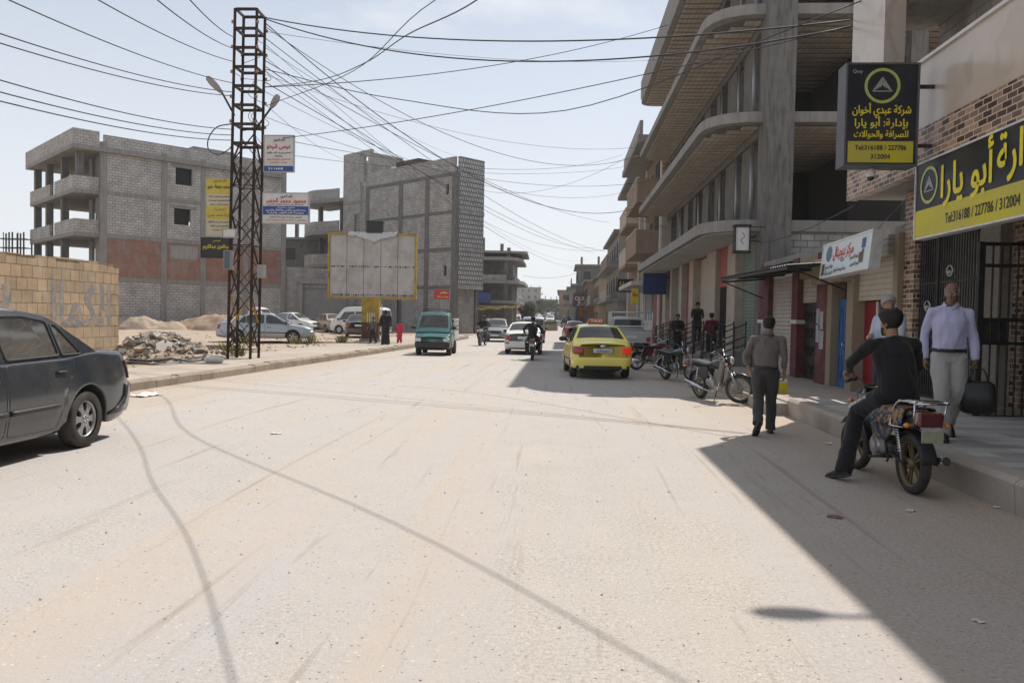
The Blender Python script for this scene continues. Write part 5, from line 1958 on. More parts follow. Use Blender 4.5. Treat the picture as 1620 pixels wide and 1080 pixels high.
def bike(name, label, loc, rz, tank, group=None, steer=0.0, lean=0.0, detail=True, spokes=True, rack=True, plate=None, spokemat=None, tankpat=None, step=False, tail=None):
    """light motorcycle: front wheel towards +y, ground z=0, wheel axles at y=+-.64"""
    t = thing(name, label, 'motorcycle', loc, rz, group)
    t.rotation_euler = (0, lean, rz)
    R, yf, yr = .295, .64, -.64
    spm = spokemat or ALU

    def bwheel(y, par, rr=R):
        m = MB()
        m.lathe([(rr - .075, -.02), (rr - .07, -.043), (rr - .03, -.05), (rr - .006, -.03), (rr, 0), (rr - .006, .03), (rr - .03, .05), (rr - .07, .043), (rr - .075, .02)], (0, y, rr), 'X', 40, cap=False)
        w = m.build('wheel', RUBBER, par, uv=False)
        m = MB()
        m.lathe([(rr - .068, -.036), (rr - .09, -.03), (rr - .095, 0), (rr - .09, .03), (rr - .068, .036)], (0, y, rr), 'X', 40, cap=False)
        m.lathe([(.02, -.05), (.05, -.05), (.055, 0), (.05, .05), (.02, .05)], (0, y, rr), 'X', 20)
        for k in range(5):
            a = 2 * pi * k / 5 + .3
            d, e = Vector((0, sin(a), cos(a))), Vector((0, cos(a), -sin(a)))
            c = Vector((0, y, rr))
            for sg in (-1, 1):
                m.bar(c + d * .04 + e * .012 * sg, c + d * (rr - .088) + e * .035 * sg, .022, .016, up=(1, 0, 0))
        m.lathe([(.03, .055), (.085, .06), (.09, .065), (.03, .07)], (0, y, rr), 'X', 20)
        m.build('rim', spm, w, uv=False)
        return w
    bwheel(yr, t)
    # steered front end
    fr = bpy.data.objects.new('front_fork', None)
    F = MB()
    ax = Vector((0, yf, R))
    top = Vector((0, .36, .93))
    for s in (-.075, .075):
        F.tube([(s, ax.y, ax.z), (s, (ax.y + top.y) / 2 + .0, (ax.z + top.z) / 2)], .024, 8)
        F.tube([(s, (ax.y + top.y) / 2, (ax.z + top.z) / 2), (s, top.y, top.z)], .016, 8)
    F.bar((-.09, .375, .88), (.09, .375, .88), .05, .03)
    F.bar((-.09, .45, .70), (.09, .45, .70), .05, .03)
    M = Matrix.Translation((0, .40, 0)) @ Matrix.Rotation(steer, 4, 'Z') @ Matrix.Translation((0, -.40, 0))
    fork = F.build('front_fork', GALV, t, uv=False)
    fw = bwheel(yf, fork)
    g = MB()
    arc = []
    for k in range(10):
        a = -0.9 + 2.3 * k / 9
        arc.append((yf - sin(a) * (R + .03), R + cos(a) * (R + .03)))
    g.grid([[(x, a, b - abs(x) * .25) for x in (-.06, -.04, 0, .04, .06)] for a, b in arc], True)
    o = g.build('mudguard', tank, fork, uv=False)
    o.modifiers.new('s', 'SOLIDIFY').thickness = .006
    h = MB()
    hb = smooth_curve([(-.36, .20, 1.03), (-.22, .27, 1.07), (-.1, .33, .98), (0, .345, .95), (.1, .33, .98), (.22, .27, 1.07), (.36, .20, 1.03)], 4)
    h.tube(hb, .012, 8)
    hbar = h.build('handlebar', CHROME, fork, uv=False)
    h = MB()
    for s in (-1, 1):
        h.tube([(s * .27, .25, 1.055), (s * .38, .19, 1.028)], .02, 8)
        h.tube([(s * .25, .28, 1.05), (s * .37, .27, 1.02)], .007, 6)
        h.ball((s * .24, .27, 1.06), (.03, .03, .03), 8, 6)
    h.build('grip', BLACKPL, hbar, uv=False)
    for s in (-1, 1):
        h = MB()
        h.tube([(s * .24, .28, 1.06), (s * .29, .27, 1.2)], .007, 6)
        h.ball((s * .31, .265, 1.24), (.055, .018, .04), 10, 6)
        h.build('mirror', BLACKPL, hbar, uv=False)
    h = MB()
    h.lathe([(.02, -.06), (.075, -.04), (.085, .02), (.07, .045), (.02, .06)], (0, .50, .86), 'Y', 18)
    hl = h.build('headlight', CLEARL, fork, uv=False)
    h = MB()
    h.lathe([(.02, -.075), (.08, -.055), (.092, .015), (.088, .02)], (0, .49, .86), 'Y', 18, cap=False)
    h.box(-.07, .07, .38, .46, .93, .98)
    h.build('headlight_case', BLACKPL, fork, uv=False)
    for s in (-1, 1):
        h = MB()
        h.tube([(s * .07, .46, .80), (s * .16, .46, .80)], .008, 6)
        h.ball((s * .18, .46, .80), (.035, .03, .025), 8, 6)
        h.build('indicator', AMBER, fork, uv=False)
    fork.matrix_local = M
    # frame, engine
    f = MB()
    f.tube([(0, .36, .88), (0, .30, .70), (0, .22, .42), (0, .0, .30), (0, -.28, .32)], .02, 8)
    f.tube([(0, .35, .86), (0, .0, .78), (0, -.25, .72)], .022, 8)
    for s in (-.09, .09):
        f.tube([(s, -.1, .72), (s, -.55, .70), (s, -.85, .76)], .014, 8)
        f.tube([(s, -.12, .70), (s, -.28, .34)], .014, 8)
        f.tube([(s * .8, -.26, .34), (s * .8, yr, R)], .018, 8)
        f.tube([(s * .8, -.30, .34), (s * 1.3, -.34, .26)], .012, 6)
    f.tube([(-.2, -.1, .27), (.2, -.1, .27)], .014, 8)
    f.tube([(-.1, -.1, .30), (-.2, -.38, .03)], .012, 6) if lean else None
    f.build('frame', BLACKM, t, uv=False)
    e = MB()
    e.lathe([(.03, -.13), (.10, -.12), (.115, -.05), (.115, .05), (.10, .12), (.03, .13)], (0, -.02, .38), 'X', 18)
    e.lathe([(.03, -.1), (.08, -.1), (.085, .1), (.03, .11)], (0, -.17, .40), 'X', 16)
    for k in range(7):
        z = .47 + k * .022
        y = .06 + k * .010
        e.box(-.075, .075, y - .07, y + .07, z, z + .011)
    e.box(-.05, .05, .0, .12, .46, .62)
    e.box(-.06, .06, .06, .16, .61, .68)
    e.build('engine', ALU, t, uv=False, bevel=.006)
    x = MB()
    x.tube(smooth_curve([(.07, .17, .55), (.10, .26, .42), (.12, .18, .27), (.13, -.05, .22), (.14, -.3, .25)], 4), .018, 8)
    x.tube([(.145, -.28, .25), (.16, -.5, .30), (.175, -.92, .37)], [.02, .045, .042], 10)
    x.build('exhaust', CHROME, t, uv=False)
    for s in (-.105, .105):
        k = MB()
        k.tube([(s, -.5, .68), (s, yr + .01, .32)], .012, 6)
        for i in range(9):
            u = .18 + i * .07
            k.lathe([(.018, -.006), (.03, 0), (.018, .006)], (s, -.5 + (yr + .01 + .5) * u, .68 + (.32 - .68) * u), 'Z', 10)
        k.build('shock_absorber', CHROME, t, uv=False)
    # tank, seat, tail
    tk = MB()
    prof = [(-.08, .05, .80, .74), (-.02, .10, .84, .70), (.08, .135, .875, .68), (.2, .145, .89, .68), (.30, .12, .88, .71), (.36, .06, .85, .76)]
    tk.loft([[(w * cos(a), y, (zt + zb) / 2 + (zt - zb) / 2 * sin(a) + .02 * cos(a) ** 2) for a in [2 * pi * k / 16 for k in range(16)]] for y, w, zt, zb in prof])
    tko = tk.build('fuel_tank', tank if not tankpat else tankpat, t, uv=False)
    cp = MB()
    cp.lathe([(.035, 0), (.03, .015), (.005, .018)], (0, .2, .893), 'Z', 14)
    cp.build('filler_cap', CHROME, tko, uv=False)
    st = MB()
    prof = [(.0, .09, .80, .74), (-.1, .12, .795, .72), (-.25, .125, .79, .72), (-.45, .125, .82, .73), (-.7, .115, .84, .75), (-.8, .07, .835, .77)]
    st.loft([[(w * (abs(cos(a)) ** .7) * (1 if cos(a) > 0 else -1), y, (zt + zb) / 2 + (zt - zb) / 2 * (abs(sin(a)) ** .7) * (1 if sin(a) > 0 else -1)) for a in [2 * pi * k / 16 for k in range(16)]] for y, w, zt, zb in prof])
    st.build('seat', tankpat or SEATM, t, uv=False)
    for s in (-1, 1):
        p = MB()
        lp = rpoly([(-.08, .72), (-.36, .72), (-.46, .60), (-.30, .46), (-.12, .5)], .03, 3)
        V, Fc = tri_fill([lp])
        p.add([(s * .115, a, b) for a, b in V], [list(reversed(q)) if s > 0 else q for q in Fc])
        so = p.build('side_panel', tankpat or tank, t, uv=False)
        so.modifiers.new('s', 'SOLIDIFY').thickness = .02
    g = MB()
    arc = []
    for k in range(11):
        a = -1.1 + 2.5 * k / 10
        arc.append((yr - sin(a) * (R + .035), R + cos(a) * (R + .035)))
    g.grid([[(q, a, b - abs(q) * .3) for q in (-.075, -.05, 0, .05, .075)] for a, b in arc], True)
    o = g.build('mudguard', BLACKPL, t, uv=False)
    o.modifiers.new('s', 'SOLIDIFY').thickness = .006
    tl = MB()
    tl.box(-.115, .115, -.965, -.86, .69, .83)
    tl.build('taillight', REDK, t, bevel=.02)
    tb = MB()
    tb.loft([[(q * w, y, z) for q, z in ((-1, z0), (1, z0), (.8, z1), (-.8, z1))] for y, w, z0, z1 in ((-.72, .12, .70, .78), (-.9, .105, .69, .83))], False)
    tb.build('tail_fairing', tail or tank, t, uv=False)
    for s in (-1, 1):
        q = MB()
        q.tube([(s * .09, -.88, .70), (s * .17, -.89, .70)], .008, 6)
        q.ball((s * .19, -.89, .70), (.035, .03, .025), 8, 6)
        q.build('indicator', AMBER, t, uv=False)
    if plate:
        q = MB()
        q.box(-.10, .10, -1.0, -.99, .55, .66)
        q.build('number_plate', plate, t, uv=False)
    if rack:
        q = MB()
        for s in (-1, 1):
            q.tube(smooth_curve([(s * .14, -.45, .74), (s * .15, -.62, .90), (s * .15, -.98, .92)], 4), .012, 8)
            q.tube([(s * .15, -.95, .92), (s * .13, -.9, .68)], .010, 6)
            for k in range(3): q.tube([(s * (.14 + .03 * k), -.50 - .03 * k, .74), (s * (.19 + .01 * k), -.52 - .04 * k, .66), (s * .15, -.72, .66)], .007, 6)
        for y in (-.62, -.72, -.85, -.98): q.tube([(-.15, y, .91), (.15, y, .91)], .009, 6)
        q.build('luggage_rack', CHROME, t, uv=False)
    if step:                       # step-through leg shields
        for s in (-1, 1):
            q = MB()
            q.grid([[(s * (.05 + .10 * w), .47 - .22 * k + .03 * w - .10 * w * w, .86 - .52 * k) for w in (0, .5, 1)] for k in (0, .25, .5, .75, 1)], True)
            so = q.build('leg_shield', SHIELD, t, uv=False)
            so.modifiers.new('s', 'SOLIDIFY').thickness = .012
    if tankpat:                    # cloth cover hanging over tank and seat
        q = MB()
        R_ = []
        for k in range(19):
            y = .30 - k * .058
            zt = interp(y, [(-.74, .845), (-.4, .825), (-.05, .82), (.05, .86), (.2, .90), (.3, .885)])
            w = .155 if y < .02 else .165
            row = []
            for i in range(13):
                u = -1 + i / 6
                dr = max(0, abs(u) - .55) / .45
                row.append((u / abs(u) * w * min(1, abs(u) / .55) * (1 + .12 * dr) + .008 * sin(k * 1.9) * dr if u else 0, y, zt - .014 * (abs(u) / .55) ** 2 * (abs(u) < .56) - (.03 if abs(u) > .54 else 0) - dr * (.15 + .02 * sin(k * 1.3)) + .006))
            R_.append(row)
        q.grid(R_, True)
        so = q.build('seat_cover', tankpat, t, uv=False)
        so.modifiers.new('s', 'SOLIDIFY').thickness = .008
    return t


def pat_mat():
    m, nt, b = new_mat('patterned seat cover')
    v = coords(nt)
    w = _n(nt, 'ShaderNodeTexWave', Scale=9.0, Distortion=14.0, Detail=3)
    nt.links.new(v, w.inputs['Vector'])
    n = noise_f(nt, v, 9.0, 3)
    c1 = mixc(nt, ramp(nt, w.outputs['Fac'], 0.45, 0.55), rgb((.02, .03, .07)), rgb((.26, .15, .05)))
    c2 = mixc(nt, ramp(nt, n, 0.56, 0.6), c1, rgb((.02, .09, .18)))
    nt.links.new(c2, b.inputs['Base Color'])
    b.inputs['Roughness'].default_value = .7
    return m


T_BLK = plain('black motorcycle paint', (.018, .018, .02), .3, coat=.5)
T_BLU = plain('blue motorcycle paint', (.02, .05, .16), .3, coat=.5)
T_RED = plain('dark red motorcycle paint', (.12, .012, .015), .3, coat=.5)
T_GRN = plain('dark green motorcycle paint', (.02, .05, .045), .35, coat=.4)
GOLDS = rough_mat('dusty gold wheel', (.20, .15, .08), (.13, .10, .06), .5, 6, .1, metal=.5)
BK = bike('motorcycle', 'motorcycle with a patterned seat cover, chrome rack and gold wheels under the man in black', (3.44, 8.5, 0), radians(2), T_BLK, steer=radians(6), tankpat=pat_mat(), plate=plain('greenish plate', (.30, .32, .22), .5), spokemat=GOLDS, tail=BLACKPL)
bike('motorcycle', 'dusty moped with a white leg shield and pale wheels, next to the walking man', (3.25, 16.35, 0), radians(202), T_BLK, 'motorcycles parked at the kerb', steer=radians(38), lean=.1, step=True, rack=False, spokemat=rough_mat('dusty grey wheel', (.3, .27, .23), (.2, .18, .15), .6, 6, .1))
bike('motorcycle', 'dark green motorcycle with its front wheel turned, between the moped and the taxi', (3.2, 21.5, 0), radians(203), T_GRN, 'motorcycles parked at the kerb', steer=radians(36), lean=.1, rack=False)
bike('motorcycle', 'dark red motorcycle seen from its side, parked right beside the taxi', (3.05, 26.2, 0), radians(-62), T_RED, 'motorcycles parked at the kerb', steer=radians(15), lean=.1)
MB1 = bike('motorcycle', 'scooter like motorcycle with a pale tail panel, ridden behind the white car', (-1.1, 30.7, 0), radians(1), T_BLK, 'motorcycles being ridden on the road', rack=False, plate=plain('pale tail panel', (.45, .44, .42), .5), tail=GALV)
MB2 = bike('motorcycle', 'black motorcycle coming towards the camera beside the green pickup', (-4.45, 44.5, 0), radians(172), T_BLK, 'motorcycles being ridden on the road', rack=False)
# ------------------------------------------------------------------ people
SK_B = rough_mat('tanned skin', (.30, .165, .10), (.25, .13, .08), .55, 14, .05, spec=.4)
SK_D = rough_mat('brown skin', (.20, .105, .065), (.165, .085, .055), .5, 14, .05, spec=.4)
HAIR = rough_mat('black hair', (.012, .010, .009), (.022, .018, .016), .6, 40, .4)
HAIRG = rough_mat('grey hair', (.32, .31, .30), (.20, .19, .185), .7, 40, .4)
EYEW = plain('eye white', (.6, .58, .55), .3)
EYED = plain('dark iris', (.02, .012, .008), .2)
LEATH = plain('black leather', (.016, .015, .015), .4)
SOLE = plain('rubber sole', (.07, .06, .05), .8)
CL = lambda n, c, c2=None: cloth_mat(n, c, c2)

HEADP = [(-.118, .022, .020, .058), (-.105, .036, .036, .050), (-.085, .046, .055, .034), (-.055, .056, .074, .016), (-.02, .064, .086, .004), (.02, .070, .093, -.002), (.06, .071, .092, -.006), (.09, .061, .078, -.010), (.108, .044, .055, -.012), (.119, .018, .024, -.014)]


def stand(**kw):
    """joint positions for a 1.72 m figure facing +y, feet on z=0; override any"""
    J = dict(hip=(0, 0, .92), waist=(0, .0, 1.06), chest=(0, .01, 1.28), neck=(0, -.01, 1.455), head=(0, .02, 1.60),
             shR=(.185, -.01, 1.405), shL=(-.185, -.01, 1.405), elR=(.235, -.03, 1.13), elL=(-.235, -.03, 1.13), wrR=(.245, .05, .885), wrL=(-.245, .05, .885),
             hR=(.09, 0, .90), hL=(-.09, 0, .90), knR=(.10, .02, .49), knL=(-.10, .02, .49), anR=(.11, -.02, .085), anL=(-.11, -.02, .085),
             toR=(.14, .18, .03), toL=(-.14, .18, .03), face=(0, 1, 0), hdR=(0, .15, -1), hdL=(0, .15, -1), pnR=(-1, 0, 0), pnL=(1, 0, 0), curl=.35)
    J.update(kw)
    return {k: (Vector(v) if isinstance(v, tuple) else v) for k, v in J.items()}


def ering(c, ax, right, rx, ry, n=16):
    ax = ax.normalized()
    r = (right - ax * right.dot(ax)).normalized()
    f = ax.cross(r)
    return [c + r * rx * cos(2 * pi * k / n) + f * ry * sin(2 * pi * k / n) for k in range(n)]


def limb(mb, pts, rs, right=Vector((1, 0, 0)), n=12, flat=1.0):
    """bent limb through joints, rounded at the joints"""
    P = []
    R = []
    for i in range(len(pts) - 1):
        for k in range(4):
            t = k / 4
            P.append(pts[i].lerp(pts[i + 1], t))
            R.append(rs[i] + (rs[i + 1] - rs[i]) * t)
    P.append(pts[-1])
    R.append(rs[-1])
    Q = P[:]
    for _ in range(2):
        Q = [Q[0]] + [(Q[i - 1] + Q[i] * 2 + Q[i + 1]) / 4 for i in range(1, len(Q) - 1)] + [Q[-1]]
    mb.tube(Q, R, n, True, flat)


def hand(mb, w, d, pn, curl, mirror, s=1.0):
    """palm, four fingers of different length and a thumb; w wrist, d direction, pn palm normal"""
    d = d.normalized()
    pn = (pn - d * pn.dot(d)).normalized()
    x = d.cross(pn) * mirror               # towards the thumb
    M = lambda a, b, c: w + (x * a + d * b + pn * c) * s
    rings = []
    for b, hw_, th in ((-.005, .024, .019), (.02, .032, .017), (.05, .041, .016), (.08, .042, .014), (.092, .038, .011)):
        rings.append([M(hw_ * cos(t), b, th * sin(t)) for t in [2 * pi * k / 12 for k in range(12)]])
    mb.loft(rings)
    for i, (a, L) in enumerate(((.030, .068), (.0105, .078), (-.0095, .072), (-.029, .056))):
        p = [M(a, .082, 0)]
        ang = 0.12
        segs = (.45, .32, .23)
        pos = Vector((a * 1.0, .082, 0))
        for q in segs:
            ang += curl * (1.0 + .12 * i) * .9
            pos = pos + Vector((a * .10 * q, cos(ang), sin(ang))) * L * q
            p.append(M(pos.x, pos.y, pos.z))
        mb.tube(p, [.0092 * s, .0088 * s, .0080 * s, .0062 * s], 8)
        mb.ball(p[-1], .0062 * s, 6, 5)
    p = [M(.026, .018, .004), M(.046, .042, .012), M(.054, .066, .022 + .02 * curl), M(.050, .088, .034 + .03 * curl)]
    mb.tube(p, [.0125 * s, .0112 * s, .0095 * s, .0072 * s], 8)
    mb.ball(p[-1], .0072 * s, 6, 5)


def shoe_shape(mb, an, to, lift=0.0, big=1.0, sole=False):
    f = to - an
    L = f.copy()
    fl = f.normalized()
    up = Vector((0, 0, 1))
    sd = fl.cross(up).normalized()
    up = sd.cross(fl)
    base = an - up * (.055)
    heel = base - fl * .065
    for_ = (to - heel).length + .05
    rings = []
    for t, w, h, zc in ((0, .018, .03, .022), (.06, .034, .04, .028), (.25, .037, .052, .038), (.45, .040, .042, .030), (.7, .048, .032, .022), (.9, .040, .025, .016), (1.0, .016, .014, .012)):
        c = heel.lerp(to + fl * .05 - up * .02, t) + up * (zc - .012)
        rings.append([c + sd * w * big * cos(a) + up * h * big * sin(a) for a in [2 * pi * k / 12 for k in range(12)]])
    mb.loft(rings)


def head_r(a, z):
    """head radius towards angle a (0 = +x, pi/2 = face) at height z above the head centre"""
    for (z0, x0, y0, c0), (z1, x1, y1, c1) in zip(HEADP, HEADP[1:]):
        if z <= z1:
            t = max(0, (z - z0) / (z1 - z0))
            return (x0 + (x1 - x0) * t, y0 + (y1 - y0) * t, c0 + (c1 - c0) * t)
    return HEADP[-1][1:]


def person(name, label, loc, rz, J, height=1.72, skin=SK_B, hair=HAIR, hairstyle='short', shirt=None, trousers=None, shoes=LEATH, sleeve=1.0, group=None, detail=1, belt=None, collar=None,
           robe=None, beard=None, glasses=None, barefoot_sandal=False, belly=0.0, veil=None, loose=0.0, tuck=True, long_shirt=0.0, build=1.0, seed=1.0, pockets=True, hands_seen=True):
    t = thing(name, label, 'person', loc, rz, group)
    S = height / 1.72
    t.scale = (S, S, S)
    vox = (.008, .011, .017)[2 - detail] if detail >= 1 else .022
    vox = {2: .0075, 1: .013, 0: .022}[detail]
    rt = (J['shR'] - J['shL']).normalized()
    hr = (J['hR'] - J['hL']).normalized()
    fw = Vector((-rt.y, rt.x, 0)) if True else None
    hipd = (J['waist'] - J['hip'])
    # --- body, one surface
    m = MB()
    cx = build
    tors = [(J['hip'] - hipd * .45, hr, .11, .08), (J['hip'], hr, .158, .108), (J['waist'], (hr + rt).normalized(), .138 * cx, .098 + belly * .6), (J['chest'], rt, .162 * cx, .112 + belly * .3), (J['chest'].lerp(J['neck'], .6), rt, .15 * cx, .088), (J['neck'], rt, .07, .06)]
    ax = [tors[min(i + 1, 5)][0] - tors[max(i - 1, 0)][0] for i in range(6)]
    m.loft([ering(c, a, r, x, y) for (c, r, x, y), a in zip(tors, ax)])
    for s in 'RL':
        limb(m, [J['h' + s], J['kn' + s], J['an' + s]], [.082, .054, .036] if not trousers else [.07, .044, .034])
        if not trousers: m.ball(J['kn' + s].lerp(J['an' + s], .28) - fw * .01, (.052, .055, .09), 10, 8)
        shoe_shape(m, J['an' + s], J['to' + s], big=.86)
        limb(m, [J['sh' + s] - Vector((0, 0, .01)), J['el' + s], J['wr' + s]], [.044, .032, .026])
        m.ball(J['sh' + s] - Vector((0, 0, .01)), .048, 10, 8)
        limb(m, [J['chest'].lerp(J['neck'], .7), J['sh' + s] - Vector((0, 0, .01))], [.05, .045])
        hand(m, J['wr' + s], J['hd' + s], J['pn' + s], J.get('curl' + s, J['curl']), 1 if s == 'R' else -1)
    hc = J['head']
    fc = J['face'].normalized()
    hx = Vector((fc.y, -fc.x, 0)).normalized()
    hz = hx.cross(fc)
    HM = lambda x, y, z: hc + hx * x + fc * y + hz * z
    m.tube([J['neck'] - Vector((0, 0, .03)), HM(0, -.02, -.05)], [.062, .054], 12)
    m.loft([[HM(rx * cos(a), cy + ry * sin(a) * (1.0 if sin(a) > 0 else 1.0), z) for a in [2 * pi * k / 18 for k in range(18)]] for z, rx, ry, cy in HEADP])
    m.loft([[HM(x * w, y, z) for x, y in ((-1, .06), (-.55, yy_), (.55, yy_), (1, .06))] for z, w, yy_ in ((.022, .007, .088), (-.005, .010, .103), (-.024, .015, .113), (-.032, .014, .106), (-.038, .008, .09))], True)
    for s in (-1, 1):
        m.ball(HM(s * .072, -.012, -.008), (.012, .022, .032), 8, 6)
        m.ball(HM(s * .030, .072, .033), (.026, .016, .008), 8, 6)
        m.ball(HM(s * .036, .056, -.03), (.022, .022, .018), 8, 6)
    m.ball(HM(0, .082, -.062), (.023, .012, .009), 8, 6)
    m.ball(HM(0, .076, -.078), (.020, .014, .008), 8, 6)
    body = remeshed(m, 'body', skin, t, vox, 1 if detail == 2 else 2)
    if detail == 2:
        for s in (-1, 1):
            e = MB()
            e.ball(HM(s * .030, .074, .008), (.0125, .009, .0085), 10, 8)
            eo = e.build('eye', EYEW, t, uv=False)
            e = MB()
            e.ball(HM(s * .030, .0805, .008), (.0055, .004, .0055), 8, 6)
            e.build('iris', EYED, eo, uv=False)
            e = MB()
            e.tube([HM(s * .013, .091, .031), HM(s * .03, .090, .036), HM(s * .048, .076, .030)], [.005, .0065, .004], 6)
            e.build('eyebrow', hair, t, uv=False)
        e = MB()
        e.tube([HM(-.02, .088, -.070), HM(0, .094, -.069), HM(.02, .088, -.070)], [.002, .0032, .002], 6)
        e.build('mouth', plain('lip line', (.14, .05, .04), .6), t, uv=False)
    # --- hair
    if hair and hairstyle != 'none':
        hi = {'short': (.058, .0, -.065), 'bald': (.0, -.02, -.065), 'long': (.055, -.06, -.10), 'fringe': (.062, -.03, -.10)}[hairstyle]
        th = {'short': .014, 'bald': .006, 'long': .02, 'fringe': .027}[hairstyle]
        m = MB()
        R_ = []
        rows_ = 9
        na = 28
        bald = hairstyle == 'bald'
        for k in range(na + 1):
            a = 2 * pi * k / na if not bald else pi / 2 + radians(78) + (2 * pi - radians(156)) * k / na
            sy = sin(a)
            zl = hi[0] * max(sy, 0) ** 1.5 + hi[2] * max(-sy, 0) ** .8 + hi[1] * (1 - abs(sy))
            col = []
            for i in range(rows_ + 1):
                z = zl + ((.1185 if not bald else .062) - zl) * (i / rows_) ** .8
                rx, ry, cy = head_r(a, z)
                jt = 1 + (.5 if hairstyle == 'fringe' else .3) * noise.noise(Vector((cos(a) * 5 + seed, sin(a) * 5, z * 38)))
                g = th * jt * min(1, (i + .25) / (1.2 if not hairstyle == 'fringe' else 3.5)) + .004
                col.append(HM((rx + g) * cos(a), cy + (ry + g) * sin(a), z + (g * .9 if z > .07 else 0)))
            R_.append(col)
        m.grid(R_, True, True)
        ho = m.build('hair', hair, t, uv=False)
        sd = ho.modifiers.new('s', 'SOLIDIFY')
        sd.thickness = .012
        sd.offset = -1
    if beard:
        m = MB()
        R_ = []
        for k in range(13):
            a = radians(12 + 156 * k / 12)
            col = []
            for z in (-.125, -.108, -.09, -.07, -.048 - .0 * k):
                rx, ry, cy = head_r(a, z)
                col.append(HM((rx + .006) * cos(a), cy + (ry + .006) * sin(a), z))
            R_.append(col)
        m.grid(R_, True, True)
        bo = m.build('beard', beard, t, uv=False)
        bo.modifiers.new('s', 'SOLIDIFY').thickness = .008
    if glasses:
        m = MB()
        for s in (-1, 1):
            m.tube([HM(s * .031 + .022 * cos(a), .093 - .008 * abs(cos(a)), .006 + .015 * sin(a)) for a in [2 * pi * k / 14 for k in range(15)]], .0022, 5)
            m.tube([HM(s * .052, .088, .012), HM(s * .072, .03, .014), HM(s * .076, -.01, .008)], .002, 5)
        m.tube([HM(-.01, .1, .008), HM(.01, .1, .008)], .002, 5)
        m.build('glasses', glasses, t, uv=False)
    ex = .014 + loose
    # --- trousers
    if trousers:
        m = MB()
        for s in 'RL':
            dn = (J['an' + s] - J['kn' + s]).normalized()
            limb(m, [J['h' + s], J['h' + s].lerp(J['kn' + s], .5), J['kn' + s], J['kn' + s].lerp(J['an' + s], .5), J['an' + s] + dn * .035], [.104 + ex * .5, .088 + ex, .066 + ex, .062 + ex, .056 + ex * 1.3], n=14)
            m.ball(J['h' + s] + Vector((0, 0, -.02)), .106 + ex * .5, 14, 10)
        m.loft([ering(J['hip'] - hipd * .75, hipd, hr, .10, .07), ering(J['hip'] - hipd * .3, hipd, hr, .165 + ex * .5, .112 + ex), ering(J['hip'], hipd, hr, .166 + ex * .5, .114 + ex * .6), ering(J['waist'] - hipd * .25, hipd, hr, .148 * cx + ex * .5, .106 + belly * .5 + ex * .4)])
        remeshed(m, 'trousers', trousers, t, vox * 1.15, 7 if detail == 2 else 3, .009 if detail else .004, 9, seed)
    if shirt:
        m = MB()
        e2 = ex * .9
        lo = J['hip'].lerp(J['waist'], .5 if tuck else -.15) if not long_shirt else J['hip'] - hipd * long_shirt
        wd = .172 if not long_shirt else .20
        bl = [(lo, hr, wd * (cx if tuck else 1) + e2 * (.3 if tuck else 1), .118 + belly * .7 + e2 * .6), (J['waist'], (hr + rt).normalized(), .152 * cx + e2, .112 + belly + e2 * .6), (J['chest'], rt, .172 * cx + e2, .124 + belly * .4 + e2 * .5), (J['chest'].lerp(J['neck'], .6), rt, .16 * cx + e2, .098), (J['neck'] + Vector((0, 0, .012)), rt, .078, .070)]
        a2 = [bl[min(i + 1, 4)][0] - bl[max(i - 1, 0)][0] for i in range(5)]
        m.loft([ering(c, a, r, x, y) for (c, r, x, y), a in zip(bl, a2)])
        for s in 'RL':
            limb(m, [J['chest'].lerp(J['neck'], .75), J['sh' + s] - Vector((0, 0, .01))], [.072, .064])
            m.ball(J['sh' + s] - Vector((0, 0, .01)), .064, 12, 8)
            if sleeve > .55:
                wr = J['el' + s].lerp(J['wr' + s], (sleeve - .5) * 2)
                limb(m, [J['sh' + s], J['sh' + s].lerp(J['el' + s], .5), J['el' + s], J['el' + s].lerp(wr, .5), wr], [.062, .056 + loose * .4, .049 + loose * .4, .045 + loose * .4, .037 + loose * .3])
            else:
                limb(m, [J['sh' + s], J['sh' + s].lerp(J['el' + s], sleeve * 2)], [.072, .066])
        m.ball(J['neck'] - Vector((0, 0, .035)), (.082, .078, .05), 12, 8)
        remeshed(m, 'shirt', shirt, t, vox * 1.15, 5 if detail == 2 else 2, (.013 if belly else .018) if detail == 2 else .013 if detail else .004, 7, seed + 3)
        if collar:
            m = MB()
            R_ = []
            for k in range(21):
                a = radians(-60 + 300 * k / 20) + pi / 2 + radians(30) - radians(0)
                a = pi / 2 + radians(22) + (2 * pi - radians(44)) * k / 20
                o_ = Vector((0, 0, 0))
                nx_ = J['neck'] + Vector((0, 0, .012))
                dip = -.03 * max(0, sin(a)) ** 2
                R_.append([nx_ + hx * .066 * cos(a) + fc * .064 * sin(a) + Vector((0, 0, .042 + dip)), nx_ + hx * .072 * cos(a) + fc * .07 * sin(a) + Vector((0, 0, .046 + dip)), nx_ + hx * .092 * cos(a) + fc * .092 * sin(a) + Vector((0, 0, .004 + dip * 1.6))])
            m.grid(R_, True, True)
            co = m.build('collar', collar, t, uv=False)
            co.modifiers.new('s', 'SOLIDIFY').thickness = .004
    if belt:
        m = MB()
        c = J['hip'].lerp(J['waist'], .52)
        q = [ering(c + hipd.normalized() * z, hipd, hr, .166 * cx + ex * .8, .124 + belly * .72 + ex * .6, 28) for z in (-.018, .018)]
        m.loft(q, True, False)
        bo = m.build('belt', belt, t, uv=False)
        bo.modifiers.new('s', 'SOLIDIFY').thickness = .006
